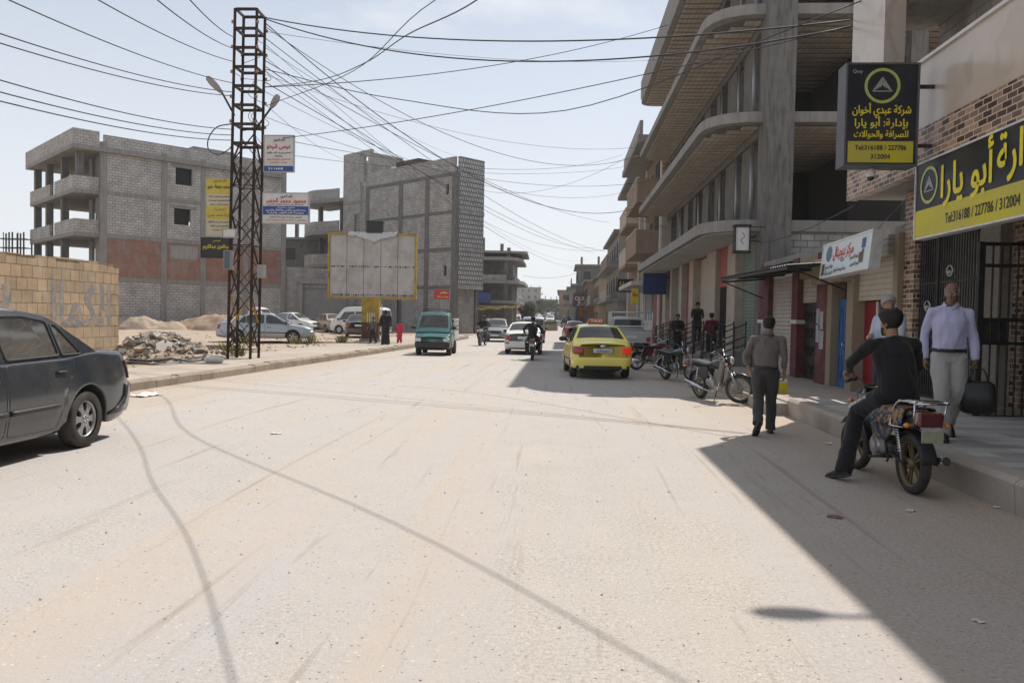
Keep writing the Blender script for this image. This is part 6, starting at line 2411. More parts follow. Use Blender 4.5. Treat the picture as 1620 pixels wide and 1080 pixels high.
    if robe:
        m = MB()
        rr = [(Vector((0, 0, .03)), .23, .20), (Vector((0, 0, .35)), .205, .18), (Vector((0, 0, .75)), .20, .165), (J['hip'] + Vector((0, 0, .06)), .19, .15), (J['waist'], .175, .14), (J['chest'], .19, .145), (J['chest'].lerp(J['neck'], .6), .175, .115), (J['neck'] + Vector((0, 0, .02)), .085, .08)]
        m.loft([ering(c, Vector((0, 0, 1)), rt, x, y, 20) for c, x, y in rr])
        for s in 'RL':
            m.ball(J['sh' + s], .082, 12, 8)
            limb(m, [J['sh' + s], J['el' + s], J['wr' + s]], [.08, .085, .085])
        remeshed(m, 'robe', robe, t, vox * 1.2, 2, .016, 6, seed)
    if veil:
        m = MB()
        R_ = []
        for k in range(25):
            a = 2 * pi * k / 24
            col = []
            for i in range(11):
                z = -.20 + i * .032
                rx, ry, cy = head_r(a, max(z, -.06))
                g = .016 + max(0, -z - .06) * .75
                if i > 8: g = .014
                col.append(HM((rx + g) * cos(a) * (1 if z < .1 else .75 if i == 10 else 1), cy * (z > -.06) + (ry + g) * sin(a) * (1 if z < .1 else .8), z))
            R_.append(col)
        m.grid(R_, True, True)
        vo = m.build('veil', veil, t, uv=False)
        vo.modifiers.new('s', 'SOLIDIFY').thickness = .008
    if shoes:
        for s in 'RL':
            m = MB()
            shoe_shape(m, J['an' + s], J['to' + s], big=1.06)
            so = m.build('shoe', shoes, t, uv=False)
            if detail:
                q = MB()
                an, to = J['an' + s], J['to' + s]
                fl = (to - an).normalized()
                sdv = fl.cross(Vector((0, 0, 1))).normalized()
                upv = sdv.cross(fl)
                a0 = an - upv * .075 - fl * .07
                a1 = to - upv * .035 + fl * .05
                ln = a1 - a0
                q.loft([[a0 + ln * u + sdv * w_ * c_ + upv * hh for c_, hh in ((-1, 0), (1, 0), (1, .014), (-1, .014))] for u, w_ in ((0, .02), (.05, .035), (.35, .038), (.7, .05), (.93, .042), (1, .018))], False)
                q.build('sole', SOLE, so, uv=False)
    return t


# the man walking away along the kerb
G_SH = cloth_mat('grey brown shirt', (.155, .135, .125), (.13, .112, .105))
J = stand(hip=(0, 0, .915), waist=(0, .0, 1.06), chest=(.005, .0, 1.28), neck=(.01, -.0, 1.45), head=(.03, .03, 1.60), face=(.35, 1, -.02),
          shR=(.20, -.01, 1.40), shL=(-.19, -.0, 1.40), elR=(.255, -.03, 1.12), wrR=(.265, .05, .89), elL=(-.30, .00, 1.14), wrL=(-.215, .10, .94), hdL=(.25, .3, -1), hdR=(-.05, .12, -1),
          knR=(.10, .10, .49), anR=(.10, .10, .09), toR=(.13, .30, .03), knL=(-.095, .02, .49), anL=(-.14, -.32, .21), toL=(-.17, -.235, .04), hR=(.09, .01, .905), hL=(-.09, 0, .895), curl=.55)
person('person', 'man in a grey brown shirt and dark trousers walking away beside the kerb', (3.02, 11.72, 0), radians(-6), J, 1.72, SK_B, HAIR, 'short', G_SH, cloth_mat('dark grey trousers', (.048, .045, .045), (.06, .055, .052)), LEATH, .80, None, 2, LEATH, G_SH, seed=2.0)
# lavender shirt man with bag
LAV = cloth_mat('lavender shirt', (.44, .44, .61), (.40, .40, .55))
J = stand(hip=(0, 0, .91), waist=(0, .01, 1.06), chest=(0, .0, 1.29), neck=(0, .0, 1.455), head=(.0, .045, 1.60), face=(.38, 1, -.14), shR=(.19, -.02, 1.405), shL=(-.19, .0, 1.395),
          elR=(.25, -.09, 1.14), wrR=(.25, -.03, .88), elL=(-.25, -.0, 1.12), wrL=(-.255, .11, .88), knR=(.085, .14, .50), anR=(.075, .22, .09), toR=(.09, .42, .045), knL=(-.085, .08, .49), anL=(-.07, -.28, .17), toL=(-.08, -.12, .04), curlL=1.0)
LV = person('person', 'balding man in a lavender shirt and pale grey trousers, carrying a black bag', (4.60, 9.60, .31), radians(165), J, 1.84, SK_D, HAIRG, 'bald', LAV, cloth_mat('pale grey trousers', (.40, .385, .37), (.35, .335, .32)), LEATH, 1.0, None, 2, LEATH, LAV, glasses=CHROME, belly=.03, loose=.004, build=1.02, seed=5.0)
LV.scale = (.94 * 1.84 / 1.72, .96 * 1.84 / 1.72, 1.84 / 1.72)
# bag in his left hand
bp = LV.matrix_basis @ J['wrL']
BG = thing('shoulder_bag', 'soft black bag hanging from the hand of the man in the lavender shirt', 'bag', (bp.x + .05, bp.y + .02, bp.z - .12), radians(-20))
m = MB()
m.loft([[(x * w, y * d, z) for x, y in [(cos(a) * abs(cos(a)) ** -.4 if abs(cos(a)) > .05 else 0, sin(a) * abs(sin(a)) ** -.4 if abs(sin(a)) > .05 else 0) for a in [2 * pi * k / 20 for k in range(20)]]] for z, w, d in ((-.50, .14, .05), (-.47, .185, .075), (-.3, .19, .08), (-.16, .17, .06), (-.12, .12, .02))])
bgb = m.build('bag_body', LEATH, BG, uv=False)
m = MB()
for s in (-.03, .03): m.tube(smooth_curve([(-.1, s, -.14), (-.06, s * .5, .0), (0, 0, .03), (.06, s * .5, .0), (.1, s, -.14)], 4), .008, 6)
m.build('handle', LEATH, BG, uv=False)
m = MB()
m.tube([(-.15, .075, -.2), (.15, .075, -.2)], .004, 5)
m.build('zip', CHROME, bgb, uv=False)
# the man in black on the motorcycle; local axes = the motorcycle's
BLKC = cloth_mat('black jumper', (.014, .014, .016), (.02, .02, .021))
BLKT = cloth_mat('black track trousers', (.012, .012, .014), (.018, .018, .02))
J = stand(hip=(0, -.20, .90), waist=(-.01, -.19, 1.05), chest=(-.02, -.135, 1.27), neck=(-.02, -.09, 1.44), head=(-.03, -.045, 1.59), face=(-.55, 1, -.05), shR=(.19, -.09, 1.385), shL=(-.23, -.10, 1.385),
          elL=(-.36, .07, 1.17), wrL=(-.335, .17, 1.085), elR=(.32, .05, 1.15), wrR=(.335, .15, 1.075), hdL=(.1, 1, -.25), pnL=(0, -.2, -1), hdR=(-.1, 1, -.25), pnR=(0, -.2, -1), curl=1.05,
          hL=(-.11, -.16, .86), hR=(.11, -.16, .86), knL=(-.225, .21, .66), anL=(-.46, -.10, .115), toL=(-.53, .10, .035), knR=(.21, .25, .64), anR=(.2, -.06, .33), toR=(.22, .12, .29))
RB = person('person', 'bearded man in black sitting on the parked motorcycle with one foot on the road', (3.47, 8.5, 0), radians(2), J, 1.80, SK_B, HAIR, 'fringe', BLKC, BLKT, plain('black trainer', (.02, .02, .02), .7), 1.0, None, 2, beard=HAIR, tuck=False, build=1.08, loose=.006, seed=7.0)
# red side stripe and white letters down the left trouser leg
m = MB()
kn, an = J['knL'], J['anL']
d = (an - kn).normalized()
sdv = Vector((-1, .05, -.3)).normalized()
m.grid([[kn.lerp(an, u) + sdv * .083 + Vector((0, w, 0)) * 1.0 + d * 0 for w in (-.02, .0, .02)] for u in (.0, .2, .4, .6, .8)], True)
so = m.build('red_stripe', plain('red stripe cloth', (.30, .02, .03), .8), RB, uv=False)
hq, kq = J['hL'], J['knL']
ex_ = (kq - hq).normalized() * -1
nrm = Vector((-.82, -.05, .57))
nrm = (nrm - ex_ * nrm.dot(ex_)).normalized()
eyv = nrm.cross(ex_)
text_mesh('lettering', 'UNFICEP.1985', .07, INKW, frame_m(hq.lerp(kq, .62) + nrm * .106, ex_, eyv), RB, .002, False, fit=.30)
# grey haired man behind him
J = stand(face=(-1, .45, 0), elR=(.22, .06, 1.14), wrR=(.05, .28, 1.16), hdR=(-.6, .6, .3), elL=(-.23, .02, 1.13), wrL=(-.16, .24, 1.10), hdL=(.3, 1, .1), curl=.9)
person('person', 'grey haired man in a pale blue shirt, half hidden behind the motorcyclist in black', (4.36, 10.75, .31), radians(115), J, 1.72, SK_B, HAIRG, 'short', cloth_mat('pale blue shirt', (.42, .47, .55)), cloth_mat('navy trousers', (.03, .035, .05)), LEATH, 1.0, None, 1, seed=9.0)
m = None
# people by the shops further on
DK = cloth_mat('dark coat', (.016, .016, .018), (.024, .023, .024))
BUR = cloth_mat('burgundy shirt', (.13, .018, .035), (.10, .015, .03))
J = stand(knR=(.1, .1, .5), anR=(.1, .16, .09), toR=(.12, .36, .04), anL=(-.1, -.2, .12), toL=(-.11, -.02, .03), elR=(.25, .04, 1.14), wrR=(.12, .22, 1.05), elL=(-.25, .04, 1.14), wrL=(-.12, .22, 1.05), hdR=(-.5, .6, 0), hdL=(.5, .6, 0))
person('person', 'man all in black walking towards the camera past the stair railings', (4.75, 32.4, .2), radians(185), J, 1.70, SK_D, HAIR, 'short', DK, DK, LEATH, 1.0, None, 1, tuck=False, loose=.015, seed=11)
J = stand(elR=(.24, .05, 1.15), wrR=(.14, .22, 1.08), elL=(-.24, .05, 1.15), wrL=(-.14, .22, 1.08), hdR=(-.5, .6, 0), hdL=(.5, .6, 0))
person('person', 'man in a burgundy shirt and black trousers seen from behind at the stair railings', (5.55, 29.4, .2), radians(8), J, 1.74, SK_B, HAIR, 'short', BUR, DK, LEATH, 1.0, None, 1, tuck=False, seed=13)
J = stand(elR=(.25, .1, 1.15), wrR=(.2, .3, 1.06), elL=(-.25, .1, 1.15), wrL=(-.2, .3, 1.06), hdR=(0, 1, -.1), hdL=(0, 1, -.1), head=(0, .06, 1.6), face=(-.3, 1, -.15))
person('person', 'young man in dark clothes leaning on the railing at the top of the shop steps', (5.85, 34.2, .72), radians(170), J, 1.70, SK_B, HAIR, 'fringe', DK, DK, LEATH, 1.0, None, 1, tuck=False, seed=15)
# woman, girl and boy on the left walkway
J = stand(elR=(.26, .02, 1.15), wrR=(.24, .12, .93), elL=(-.26, .02, 1.15), wrL=(-.24, .12, .93), anR=(.1, .12, .09), knR=(.1, .08, .5), toR=(.12, .3, .03), anL=(-.1, -.14, .1), toL=(-.1, .05, .03))
ABA = cloth_mat('black speckled robe', (.018, .015, .017), (.05, .042, .045))
person('person', 'woman in a long black speckled robe and head veil walking on the left walkway', (-8.45, 37.4, .2), radians(180), J, 1.68, SK_B, None, 'none', None, None, LEATH, 1.0, None, 1, robe=ABA, veil=plain('black veil', (.02, .019, .02), .85), seed=17)
PINK = cloth_mat('bright pink red dress', (.62, .05, .10), (.55, .04, .08))
person('person', 'little girl in a bright pink red dress and trousers beside the woman in black', (-8.35, 40.2, .2), radians(175), stand(anR=(.1, .1, .09), toR=(.12, .3, .03), elL=(-.25, 0, 1.14)), 1.15, SK_B, HAIR, 'long', PINK, PINK, plain('red shoes', (.3, .03, .04), .6), .9, None, 1, tuck=False, long_shirt=2.6, loose=.02, seed=19)
person('person', 'boy in a grey shirt and dark trousers walking past the billboard post', (-9.35, 38.6, .2), radians(150), stand(anR=(.1, .14, .09), knR=(.1, .12, .5), toR=(.12, .34, .03), anL=(-.1, -.18, .12), toL=(-.1, .0, .03), elR=(.26, .1, 1.15), wrR=(.3, .25, .98)), 1.32, SK_B, HAIR, 'short', cloth_mat('dull grey shirt', (.12, .11, .10)), DK, LEATH, .7, None, 1, tuck=False, seed=21)


def rider(label, bikeo, sh, tr, sd, pas=False, helmet=None, detail=1):
    y = -.2 if not pas else -.52
    J = stand(hip=(0, y, .88), waist=(0, y + .0, 1.03), chest=(0, y + .05, 1.25), neck=(0, y + .09, 1.42), head=(0, y + .13, 1.565), shR=(.19, y + .08, 1.37), shL=(-.19, y + .08, 1.37),
              elL=(-.37, y + .22, 1.17), wrL=(-.33, .16 if not pas else y + .42, 1.08), elR=(.37, y + .22, 1.17), wrR=(.33, .16 if not pas else y + .42, 1.08), hdL=(.1, 1, -.25), pnL=(0, -.2, -1), hdR=(-.1, 1, -.25), pnR=(0, -.2, -1), curl=1.0,
              hL=(-.11, y + .03, .85), hR=(.11, y + .03, .85), knL=(-.24, y + .40, .66), anL=(-.20, y + .16, .34), toL=(-.21, y + .34, .29), knR=(.24, y + .40, .66), anR=(.20, y + .16, .34), toR=(.21, y + .34, .29))
    return person('person', label, bikeo.location, bikeo.rotation_euler.z, J, 1.72, SK_D, HAIR, 'short', sh, tr, LEATH, 1.0, None, detail, tuck=False, loose=.012, seed=sd)


rider('rider in a black jacket seen from behind, on the motorcycle following the white car', MB1, DK, DK, 23)
rider('rider in dark clothes on the black motorcycle coming towards the camera', MB2, DK, cloth_mat('faded jeans', (.06, .075, .11)), 25)
rider('passenger in dark clothes behind the rider of the oncoming black motorcycle', MB2, cloth_mat('charcoal jacket', (.04, .04, .045)), DK, 27, True)
person('person', 'pedestrian in dark clothes standing under the blue shop board, far left of the road', (-9.9, 84, .12), radians(170), stand(), 1.7, SK_D, HAIR, 'short', DK, DK, LEATH, 1.0, None, 0, seed=29)
person('person', 'pedestrian in a white shirt near the grass island', (-8.6, 92, .0), radians(30), stand(anR=(.1, .14, .09), toR=(.1, .3, .03)), 1.7, SK_D, HAIR, 'short', cloth_mat('white shirt', (.55, .55, .53)), DK, LEATH, 1.0, None, 0, seed=31)
# ------------------------------------------------------------------ lattice pylon with its lamps, signs and boxes
TY = 23.9
tb_, tt_ = at_y(385, 566, TY), at_y(396, 20, TY)
PY_ = thing('lattice_pylon', 'rusty four legged lattice pylon with two street lamps, standing on the left walkway', 'pylon', (tb_.x, TY, 0.18))
HT = tt_.z - 0.18
LX = tt_.x - tb_.x
rot = Matrix.Rotation(radians(1), 3, 'Z')
cn = [rot @ Vector((x * .33, y * .33, 0)) for x, y in ((-1, -1), (1, -1), (1, 1), (-1, 1))]
tp = lambda i, z: cn[i] * (1 - .04 * z / HT) + Vector((LX * z / HT, 0, z))
for i in range(4):
    m = MB()
    d = cn[i].normalized() * .03
    m.bar(tp(i, 0), tp(i, HT), .085, .02, up=(1, .4, 0))
    m.bar(tp(i, 0) + d, tp(i, HT) + d, .02, .085, up=(1, .4, 0))
    m.build('leg', RUST, PY_)
m = MB()
z = .35
k = 0
while z < HT * .62:
    dz = .82
    for i in range(4):
        j = (i + 1) % 4
        a, b = (i, j) if (k + i) % 2 else (j, i)
        m.bar(tp(a, z), tp(b, min(z + dz, HT)), .055, .02)
        if k % 2 == 0: m.bar(tp(b, z), tp(a, min(z + dz, HT)), .045, .015)
    z += dz
    k += 1
for z in (.3, HT * .33, HT * .5):
    for i in range(4): m.bar(tp(i, z), tp((i + 1) % 4, z), .05, .02)
m.build('diagonal_brace', RUST, PY_)
m = MB()
z = HT * .62
while z <= HT:
    for i in range(4): m.bar(tp(i, z), tp((i + 1) % 4, z), .04, .085, up=(0, 0, 1))
    z += HT * .054
m.build('rung', RUST, PY_)
m = MB()
for a, b, z0, z1 in ((0, 1, 1.0, 1.9), (1, 2, 1.9, 1.1), (3, 0, 1.2, 2.0)): m.bar(tp(a, z0), tp(b, z1), .05, .016)
m.build('yellow_brace', YRUST, PY_)
m = MB()
random.seed(8)
for k in range(16):
    i = random.randrange(4)
    z = HT * random.uniform(.55, .98)
    p = tp(i, z)
    m.tube(smooth_curve([p, p + Vector((random.uniform(-.2, .2), random.uniform(-.2, .2), -random.uniform(.2, .5))), tp((i + 1) % 4, z - random.uniform(.2, .9))], 5), .009, 5)
m.build('wire_loop', CABLE, PY_)
for i in range(4):
    m = MB()
    for k in range(5):
        p = tp(i, HT * (.68 + .07 * k))
        m.lathe([(.02, -.05), (.045, -.03), (.03, 0), (.045, .03), (.02, .05)], p + cn[i].normalized() * .1, 'Z', 10)
    m.build('insulator', plain('porcelain', (.30, .22, .17), .3), PY_)
for (u0, v0, u1, v1, s) in ((371, 183, 352, 148, -1), (404, 205, 428, 172, 1)):
    a, b = at_y(u0, v0, TY), at_y(u1, v1, TY - .1)
    tip = at_y(*((327, 121) if s < 0 else (441, 150)), TY - .2)
    o = Vector(PY_.location)
    m = MB()
    m.tube([a - o, b - o], .032, 8)
    arm = m.build('lamp_arm', RUST, PY_)
    m = MB()
    d = (tip - b)
    L = d.length
    d.normalize()
    sd_ = d.cross(Vector((0, 1, 0))).normalized()
    up = Vector((0, 1, 0))
    m.loft([[b - o + d * L * t + sd_ * w * cos(q) + up * w * .55 * sin(q) for q in [2 * pi * k / 14 for k in range(14)]] for t, w in ((-.02, .03), (.1, .06), (.35, .10), (.7, .11), (.92, .085), (1.0, .03))])
    m.build('lamp_head', PLASTER_G, arm)


def board(name, label, cat, y, u0, u1, v0, v1, mat, frame=None, depth=.08, group=None):
    """flat board facing the street's near end; corners from the photograph at distance y"""
    c = at_y((u0 + u1) / 2, (v0 + v1) / 2, y)
    w = (at_y(u1, v0, y) - at_y(u0, v0, y)).length
    h = abs(at_y(u0, v0, y).z - at_y(u0, v1, y).z)
    t = thing(name, label, cat, c, 0, group)
    b = MB()
    b.box(-w / 2, w / 2, 0, depth, -h / 2, h / 2)
    b.build('panel', mat, t)
    f = MB()
    e = .025
    for x0, x1, z0, z1 in ((-w / 2 - e, w / 2 + e, h / 2 + .001, h / 2 + e), (-w / 2 - e, w / 2 + e, -h / 2 - e, -h / 2 - .001), (-w / 2 - e, -w / 2 - .001, -h / 2, h / 2), (w / 2 + .001, w / 2 + e, -h / 2, h / 2)):
        f.box(x0, x1, -.012, depth + .005, z0, z1)
    f.build('frame', frame or GALV, t)
    return t, w, h


def band(t, name, mat, w, z0, z1, x0=None, x1=None, y=-.004):
    b = MB()
    b.box(-w / 2 if x0 is None else x0, w / 2 if x1 is None else x1, y, 0, z0, z1)
    return b.build(name, mat, t)


def line(t, s, x, z, size, mat, fit=None, bold=.0, arab=True, y=-.008):
    return text_mesh('lettering', s, size, mat, frame_m((x, y, z), (1, 0, 0), (0, 0, 1)), t, bold, arab, fit)


SIGNW = rough_mat('white sign face', (.66, .64, .61), (.6, .57, .53), .5, 2.0, .05, dirt=(.45, .38, .3), dirt_amt=.4)
SIGNBL = plain('blue sign band', (.025, .07, .26), .5)
t, w, h = board('doctor_sign', 'white doctor sign with red name and blue bottom band, upper right of the pylon', 'sign', TY - .45, 418, 464, 215, 271, SIGNW)
band(t, 'blue_band', SIGNBL, w, -h / 2, -h / 2 + .16)
line(t, 'الدكتور', 0, h * .38, .11, INK, w * .38, .006)
line(t, 'عيسى شيخو', 0, h * .19, .2, INKR, w * .82, .010)
line(t, 'اختصاصي في طب القلب والأوعية', 0, h * .02, .07, INK, w * .84, .002)
line(t, 'وجراحتها', 0, -h * .07, .07, INK, w * .25, .002)
line(t, 'القامشلي شارع السوق', 0, -h * .17, .06, INKR, w * .8, .001)
line(t, 'هاتف العيادة', 0, -h * .25, .06, INKR, w * .6, .001)
line(t, '311668 هاتف', 0, -h * .5 + .08, .09, INKW, w * .75, .003, False) if False else line(t, '311668', -w * .1, -h * .5 + .08, .09, INKW, w * .5, .003, False)
m = MB()
for z in (h / 2 - .05, -h / 2 + .05): m.bar((-w / 2, .05, z), (-w / 2 - .22, .45, z), .03)
m.build('bracket', RUST, t)
t, w, h = board('doctor_sign', 'wide white and blue doctor sign with red name, lower right of the pylon', 'sign', TY - .45, 416, 488, 306, 353, SIGNW)
band(t, 'blue_band', SIGNBL, w, -h * .22, h * .07)
line(t, 'الدكتور', 0, h * .39, .10, INK, w * .27, .006)
line(t, 'محمود محمد الخضر', 0, h * .24, .19, INKR, w * .88, .009)
line(t, 'اختصاصي في جراحة العظام والكسور', 0, h * .12, .06, INK, w * .8, .002)
line(t, 'تنظير مفاصل', 0, h * .02, .06, INKW, w * .4, .001)
line(t, 'جراحة العمود الفقري والأطفال والكسور', 0, -h * .07, .07, INKW, w * .88, .002)
line(t, 'معالجة آلام الظهر والرقبة', 0, -h * .16, .07, INKW, w * .8, .002)
line(t, 'العنوان شارع السوق بناية الأطباء', 0, -h * .30, .06, INK, w * .7, .001)
line(t, 'هاتف العيادة والمنزل', 0, -h * .40, .06, INKR, w * .9, .001)
m = MB()
for z in (h / 2 - .05, -h / 2 + .05): m.bar((-w / 2, .05, z), (-w / 2 - .22, .45, z), .03)
m.build('bracket', RUST, t)
SIGNY = plain('yellow sign face', (.60, .48, .06), .5)
t, w, h = board('doctor_sign', 'tall yellow and cream doctor sign on the left of the pylon', 'sign', TY + .5, 326, 368, 283, 373, rough_mat('cream sign face', (.62, .55, .40), (.55, .48, .34), .5, 2, .05))
band(t, 'yellow_band', SIGNY, w, h * .24, h * .5)
band(t, 'yellow_band', SIGNY, w, -h * .21, h * .02)
for s, z, sz, f, mt in (('الدكتور', .46, .08, .5, INK), ('محمد جمعة حمو', .36, .19, .86, INK), ('اختصاصي أمراض داخلية', .19, .07, .8, INK), ('قلبية وعصبية وصدرية', .12, .07, .8, INK), ('تخطيط قلب وايكو', .05, .06, .7, INK), ('الدكتورة', -.04, .08, .4, PLASTER_BR), ('أمينة محمد حسن', -.13, .13, .85, PLASTER_BR), ('اختصاصية في طب الأطفال', -.26, .07, .85, INK), ('والخدج وحديثي الولادة', -.33, .07, .7, INK), ('هاتف العيادة', -.40, .06, .5, INK)):
    line(t, s, 0, h * z, sz, mt, w * f, .003)
t, w, h = board('name_sign', 'small black sign with yellow name below the yellow sign', 'sign', TY + .45, 319, 366, 377, 407, plain('black sign face', (.02, .022, .018), .45), BLACKM)
line(t, 'عبدالعزيز عبدالكريم', 0, .02, .16, INKY, w * .9, .005)
line(t, 'المحامي', 0, h * .36, .07, INKY, w * .25, .002)
t, w, h = board('meter_box', 'cream electric box on the left leg of the pylon', 'electric box', TY - .5, 353, 372, 363, 375, WHITEP, PLASTER_G, .2)
t, w, h = board('meter_box', 'blue grey electric box low on the left leg of the pylon', 'electric box', TY - .5, 355, 364, 397, 425, plain('blue grey enamel', (.10, .13, .17), .5), PLASTER_G, .2)
t, w, h = board('meter_box', 'grey electric box low on the right leg of the pylon', 'electric box', TY - .5, 408, 416, 420, 438, PLASTER_G, GALV, .2)

# ------------------------------------------------------------------ billboard
by = 41.4
bc = at_y(589, 421, by)
bw = (at_y(659, 421, by) - at_y(520, 421, by)).length
bh = at_y(589, 369, by).z - at_y(589, 473, by).z
BBd = thing('billboard', 'empty weathered billboard with a yellow frame and a torn sheet on top', 'billboard', (bc.x, by, 0.18), radians(2))
zc = bc.z - .18
WORN = rough_mat('weathered sheet metal', (.52, .495, .47), (.40, .375, .35), .75, 1.9, .15, dirt=(.24, .18, .13), dirt_amt=.55)
for k in range(5):
    x0 = -bw / 2 + .1 + (bw - .2) * k / 5
    m = MB()
    m.box(x0 + .012, x0 + (bw - .2) / 5 - .012, -.02 - .006 * (k % 2), .03, zc - bh / 2 + .1, zc + bh / 2 - .1)
    m.build('panel', WORN, BBd)
m = MB()
m.box(-bw / 2 + .1, bw / 2 - .1, .04, .08, zc - bh / 2 + .1, zc + bh / 2 - .1)
m.build('back_sheet', RUST, BBd)
m = MB()
for x0, x1, z0, z1 in ((-bw / 2, bw / 2, zc + bh / 2 - .1, zc + bh / 2), (-bw / 2, bw / 2, zc - bh / 2, zc - bh / 2 + .1), (-bw / 2, -bw / 2 + .1, zc - bh / 2 + .1, zc + bh / 2 - .1), (bw / 2 - .1, bw / 2, zc - bh / 2 + .1, zc + bh / 2 - .1)):
    m.box(x0, x1, -.08, .16, z0, z1)
m.build('frame', YRUST, BBd)
m = MB()
random.seed(5)
for z in (zc - .02, zc - bh / 2 + .22):          # row of rust blots left by the fixings
    for k in range(46):
        x = -bw / 2 + .2 + (bw - .4) * k / 45 + random.uniform(-.03, .03)
        s = random.uniform(.012, .04)
        m.box(x - s, x + s, -.032, -.029, z - s * random.uniform(.6, 2.0), z + s * .6)
m.build('rust_spots', RUST, BBd)
m = MB()
R_ = []
for i in range(28):
    x = -1.3 + 2.6 * i / 27
    dp = .16 + .32 * max(0, 1 - abs(x - .1) / 1.0) + .05 * noise.noise(Vector((x * 3, 0, 0)))
    R_.append([(x, -.1 - .03 * j / 4 + .05 * noise.noise(Vector((x * 4, j, 1))), zc + bh / 2 + .05 * (1 - j / 4) + .05 * noise.noise(Vector((x * 5, j * 2, 4))) - dp * j / 4) for j in range(5)])
m.grid(R_, True)
so = m.build('torn_sheet', plain('white plastic sheet', (.52, .53, .55), .5), BBd, uv=False)
so.modifiers.new('s', 'SOLIDIFY').thickness = .01
m = MB()
m.box(-.32, .55, -.15, .35, zc + bh / 2 + .002, zc + bh / 2 + .62)
m.box(-.35, .58, -.18, .38, zc + bh / 2 + .56, zc + bh / 2 + .66)
m.build('black_tank', plain('black tank', (.015, .018, .017), .5), BBd, bevel=.05)
m = MB()
m.use(YRUST).box(-.52, .40, -.08, .30, 1.05, zc - bh / 2 - .002)
m.use(rough_mat('rust brown paint', (.13, .06, .035), (.09, .045, .03), .8, 3, .2)).box(-.52, .40, -.08, .30, 0, 1.048)
m.build('post', None, BBd)
m = MB()
m.box(-.62, .50, -.16, .38, -.02, .16)
m.build('footing', CONC, BBd)
m = MB()
for x in (-.22, -.1, .02, .14): m.box(x, x + .045, -.086, -.081, 1.0 + .2 * abs(x), 1.55)
m.build('paint_drips', WHITEP, BBd)
PLs = thing('pole', 'thin white pole standing right of the billboard post', 'pole', (bc.x + .62, by - .3, .18))
m = MB()
m.tube([(0, 0, 0), (0, 0, 2.0)], .03, 8)
m.build('shaft', WHITEP, PLs)

# ------------------------------------------------------------------ stone wall with graffiti, rubble, soil heaps
we = at_x(188, 420, -14.5)
SW = thing('stone_wall', 'tan stone block wall with faded blue grey graffiti, behind the dark sedan', 'wall', (-14.5, we.y, 0.1))
STONE = brick_mat('tan cut stone', (.47, .335, .215), (.36, .27, .18), (.19, .14, .10), .42, .34, .014, stain=(.42, .36, .29), stain_amt=.6, vary=.8, bmp=.9)
hw_ = we.z - .1
m = MB()
m.box(-.32, 0, -24, 0, 0, hw_ - .02)
m.build('masonry', STONE, SW)
m = MB()
random.seed(3)
y = -24
while y < -.2:
    L = random.uniform(.35, .6)
    m.box(-.36 + random.uniform(0, .05), .03 - random.uniform(0, .03), y, min(y + L - .015, 0.02), hw_ - .018, hw_ + .30 + random.uniform(-.03, .03) - .30)
    y += L
m.box(-.3, -.02, -3.2, -1.1, hw_ + .002, hw_ + .045)
m.build('coping', STONE, SW)
GRAF = rough_mat('faded blue grey paint', (.19, .195, .22), (.26, .24, .22), .95, 5, .2, dirt=(.42, .31, .205), dirt_amt=1.0, fine=14)
text_mesh('graffiti', 'الكمال', 1.75, GRAF, frame_m((.004, -2.3, 1.5), (0, 1, 0), (0, 0, 1)), SW, .06, True, 3.6)
text_mesh('graffiti', 'لا', 1.7, GRAF, frame_m((.004, -5.6, 1.55), (0, 1, 0), (0, 0, 1)), SW, .06, True, 1.2)


def chunk(mb, c, s, seed):
    """broken slab of masonry"""
    r = random.Random(seed)
    M = Matrix.Rotation(r.uniform(0, 6.28), 3, 'Z') @ Matrix.Rotation(r.uniform(-.7, .7), 3, 'X') @ Matrix.Rotation(r.uniform(-.7, .7), 3, 'Y')
    a, b, h = s * r.uniform(.7, 1.4), s * r.uniform(.5, 1.0), s * r.uniform(.2, .6)
    n = r.randint(4, 6)
    ring = [(a * cos(2 * pi * (k + r.uniform(-.25, .25)) / n) * r.uniform(.75, 1.1), b * sin(2 * pi * (k + r.uniform(-.25, .25)) / n) * r.uniform(.75, 1.1)) for k in range(n)]
    lo = [Vector(c) + M @ Vector((x, y, -h / 2)) for x, y in ring]
    hi = [Vector(c) + M @ Vector((x * r.uniform(.8, 1), y * r.uniform(.8, 1), h / 2 * r.uniform(.7, 1.2))) for x, y in ring]
    mb.loft([lo, hi], False)


RUBM = [rough_mat('broken concrete', (.42, .385, .345), (.33, .30, .27), .95, 3, .4), rough_mat('broken tan stone', (.38, .29, .21), (.28, .22, .17), .95, 3, .4), rough_mat('dusty grey rubble', (.27, .25, .235), (.2, .185, .17), .95, 3, .4)]
rc = (-13.3, we.y + .1)
heap = lambda x, y: max(0, .78 * (1 - ((x - rc[0]) / 1.6) ** 2 - ((y - rc[1]) / 1.7) ** 2)) + max(0, .42 * (1 - ((x - rc[0] - 1.5) / 1.6) ** 2 - ((y - rc[1] + 1.0) / 1.4) ** 2))
m = MB()
R_ = [[(rc[0] - 2.2 + 5.6 * i / 40, rc[1] - 3 + 5 * j / 40, .12 + heap(rc[0] - 2.2 + 5.6 * i / 40, rc[1] - 3 + 5 * j / 40) * .85 + .06 * noise.noise(Vector((i * .4, j * .4, 0)))) for i in range(41)] for j in range(41)]
m.use(DIRT).grid(R_, True)
random.seed(12)
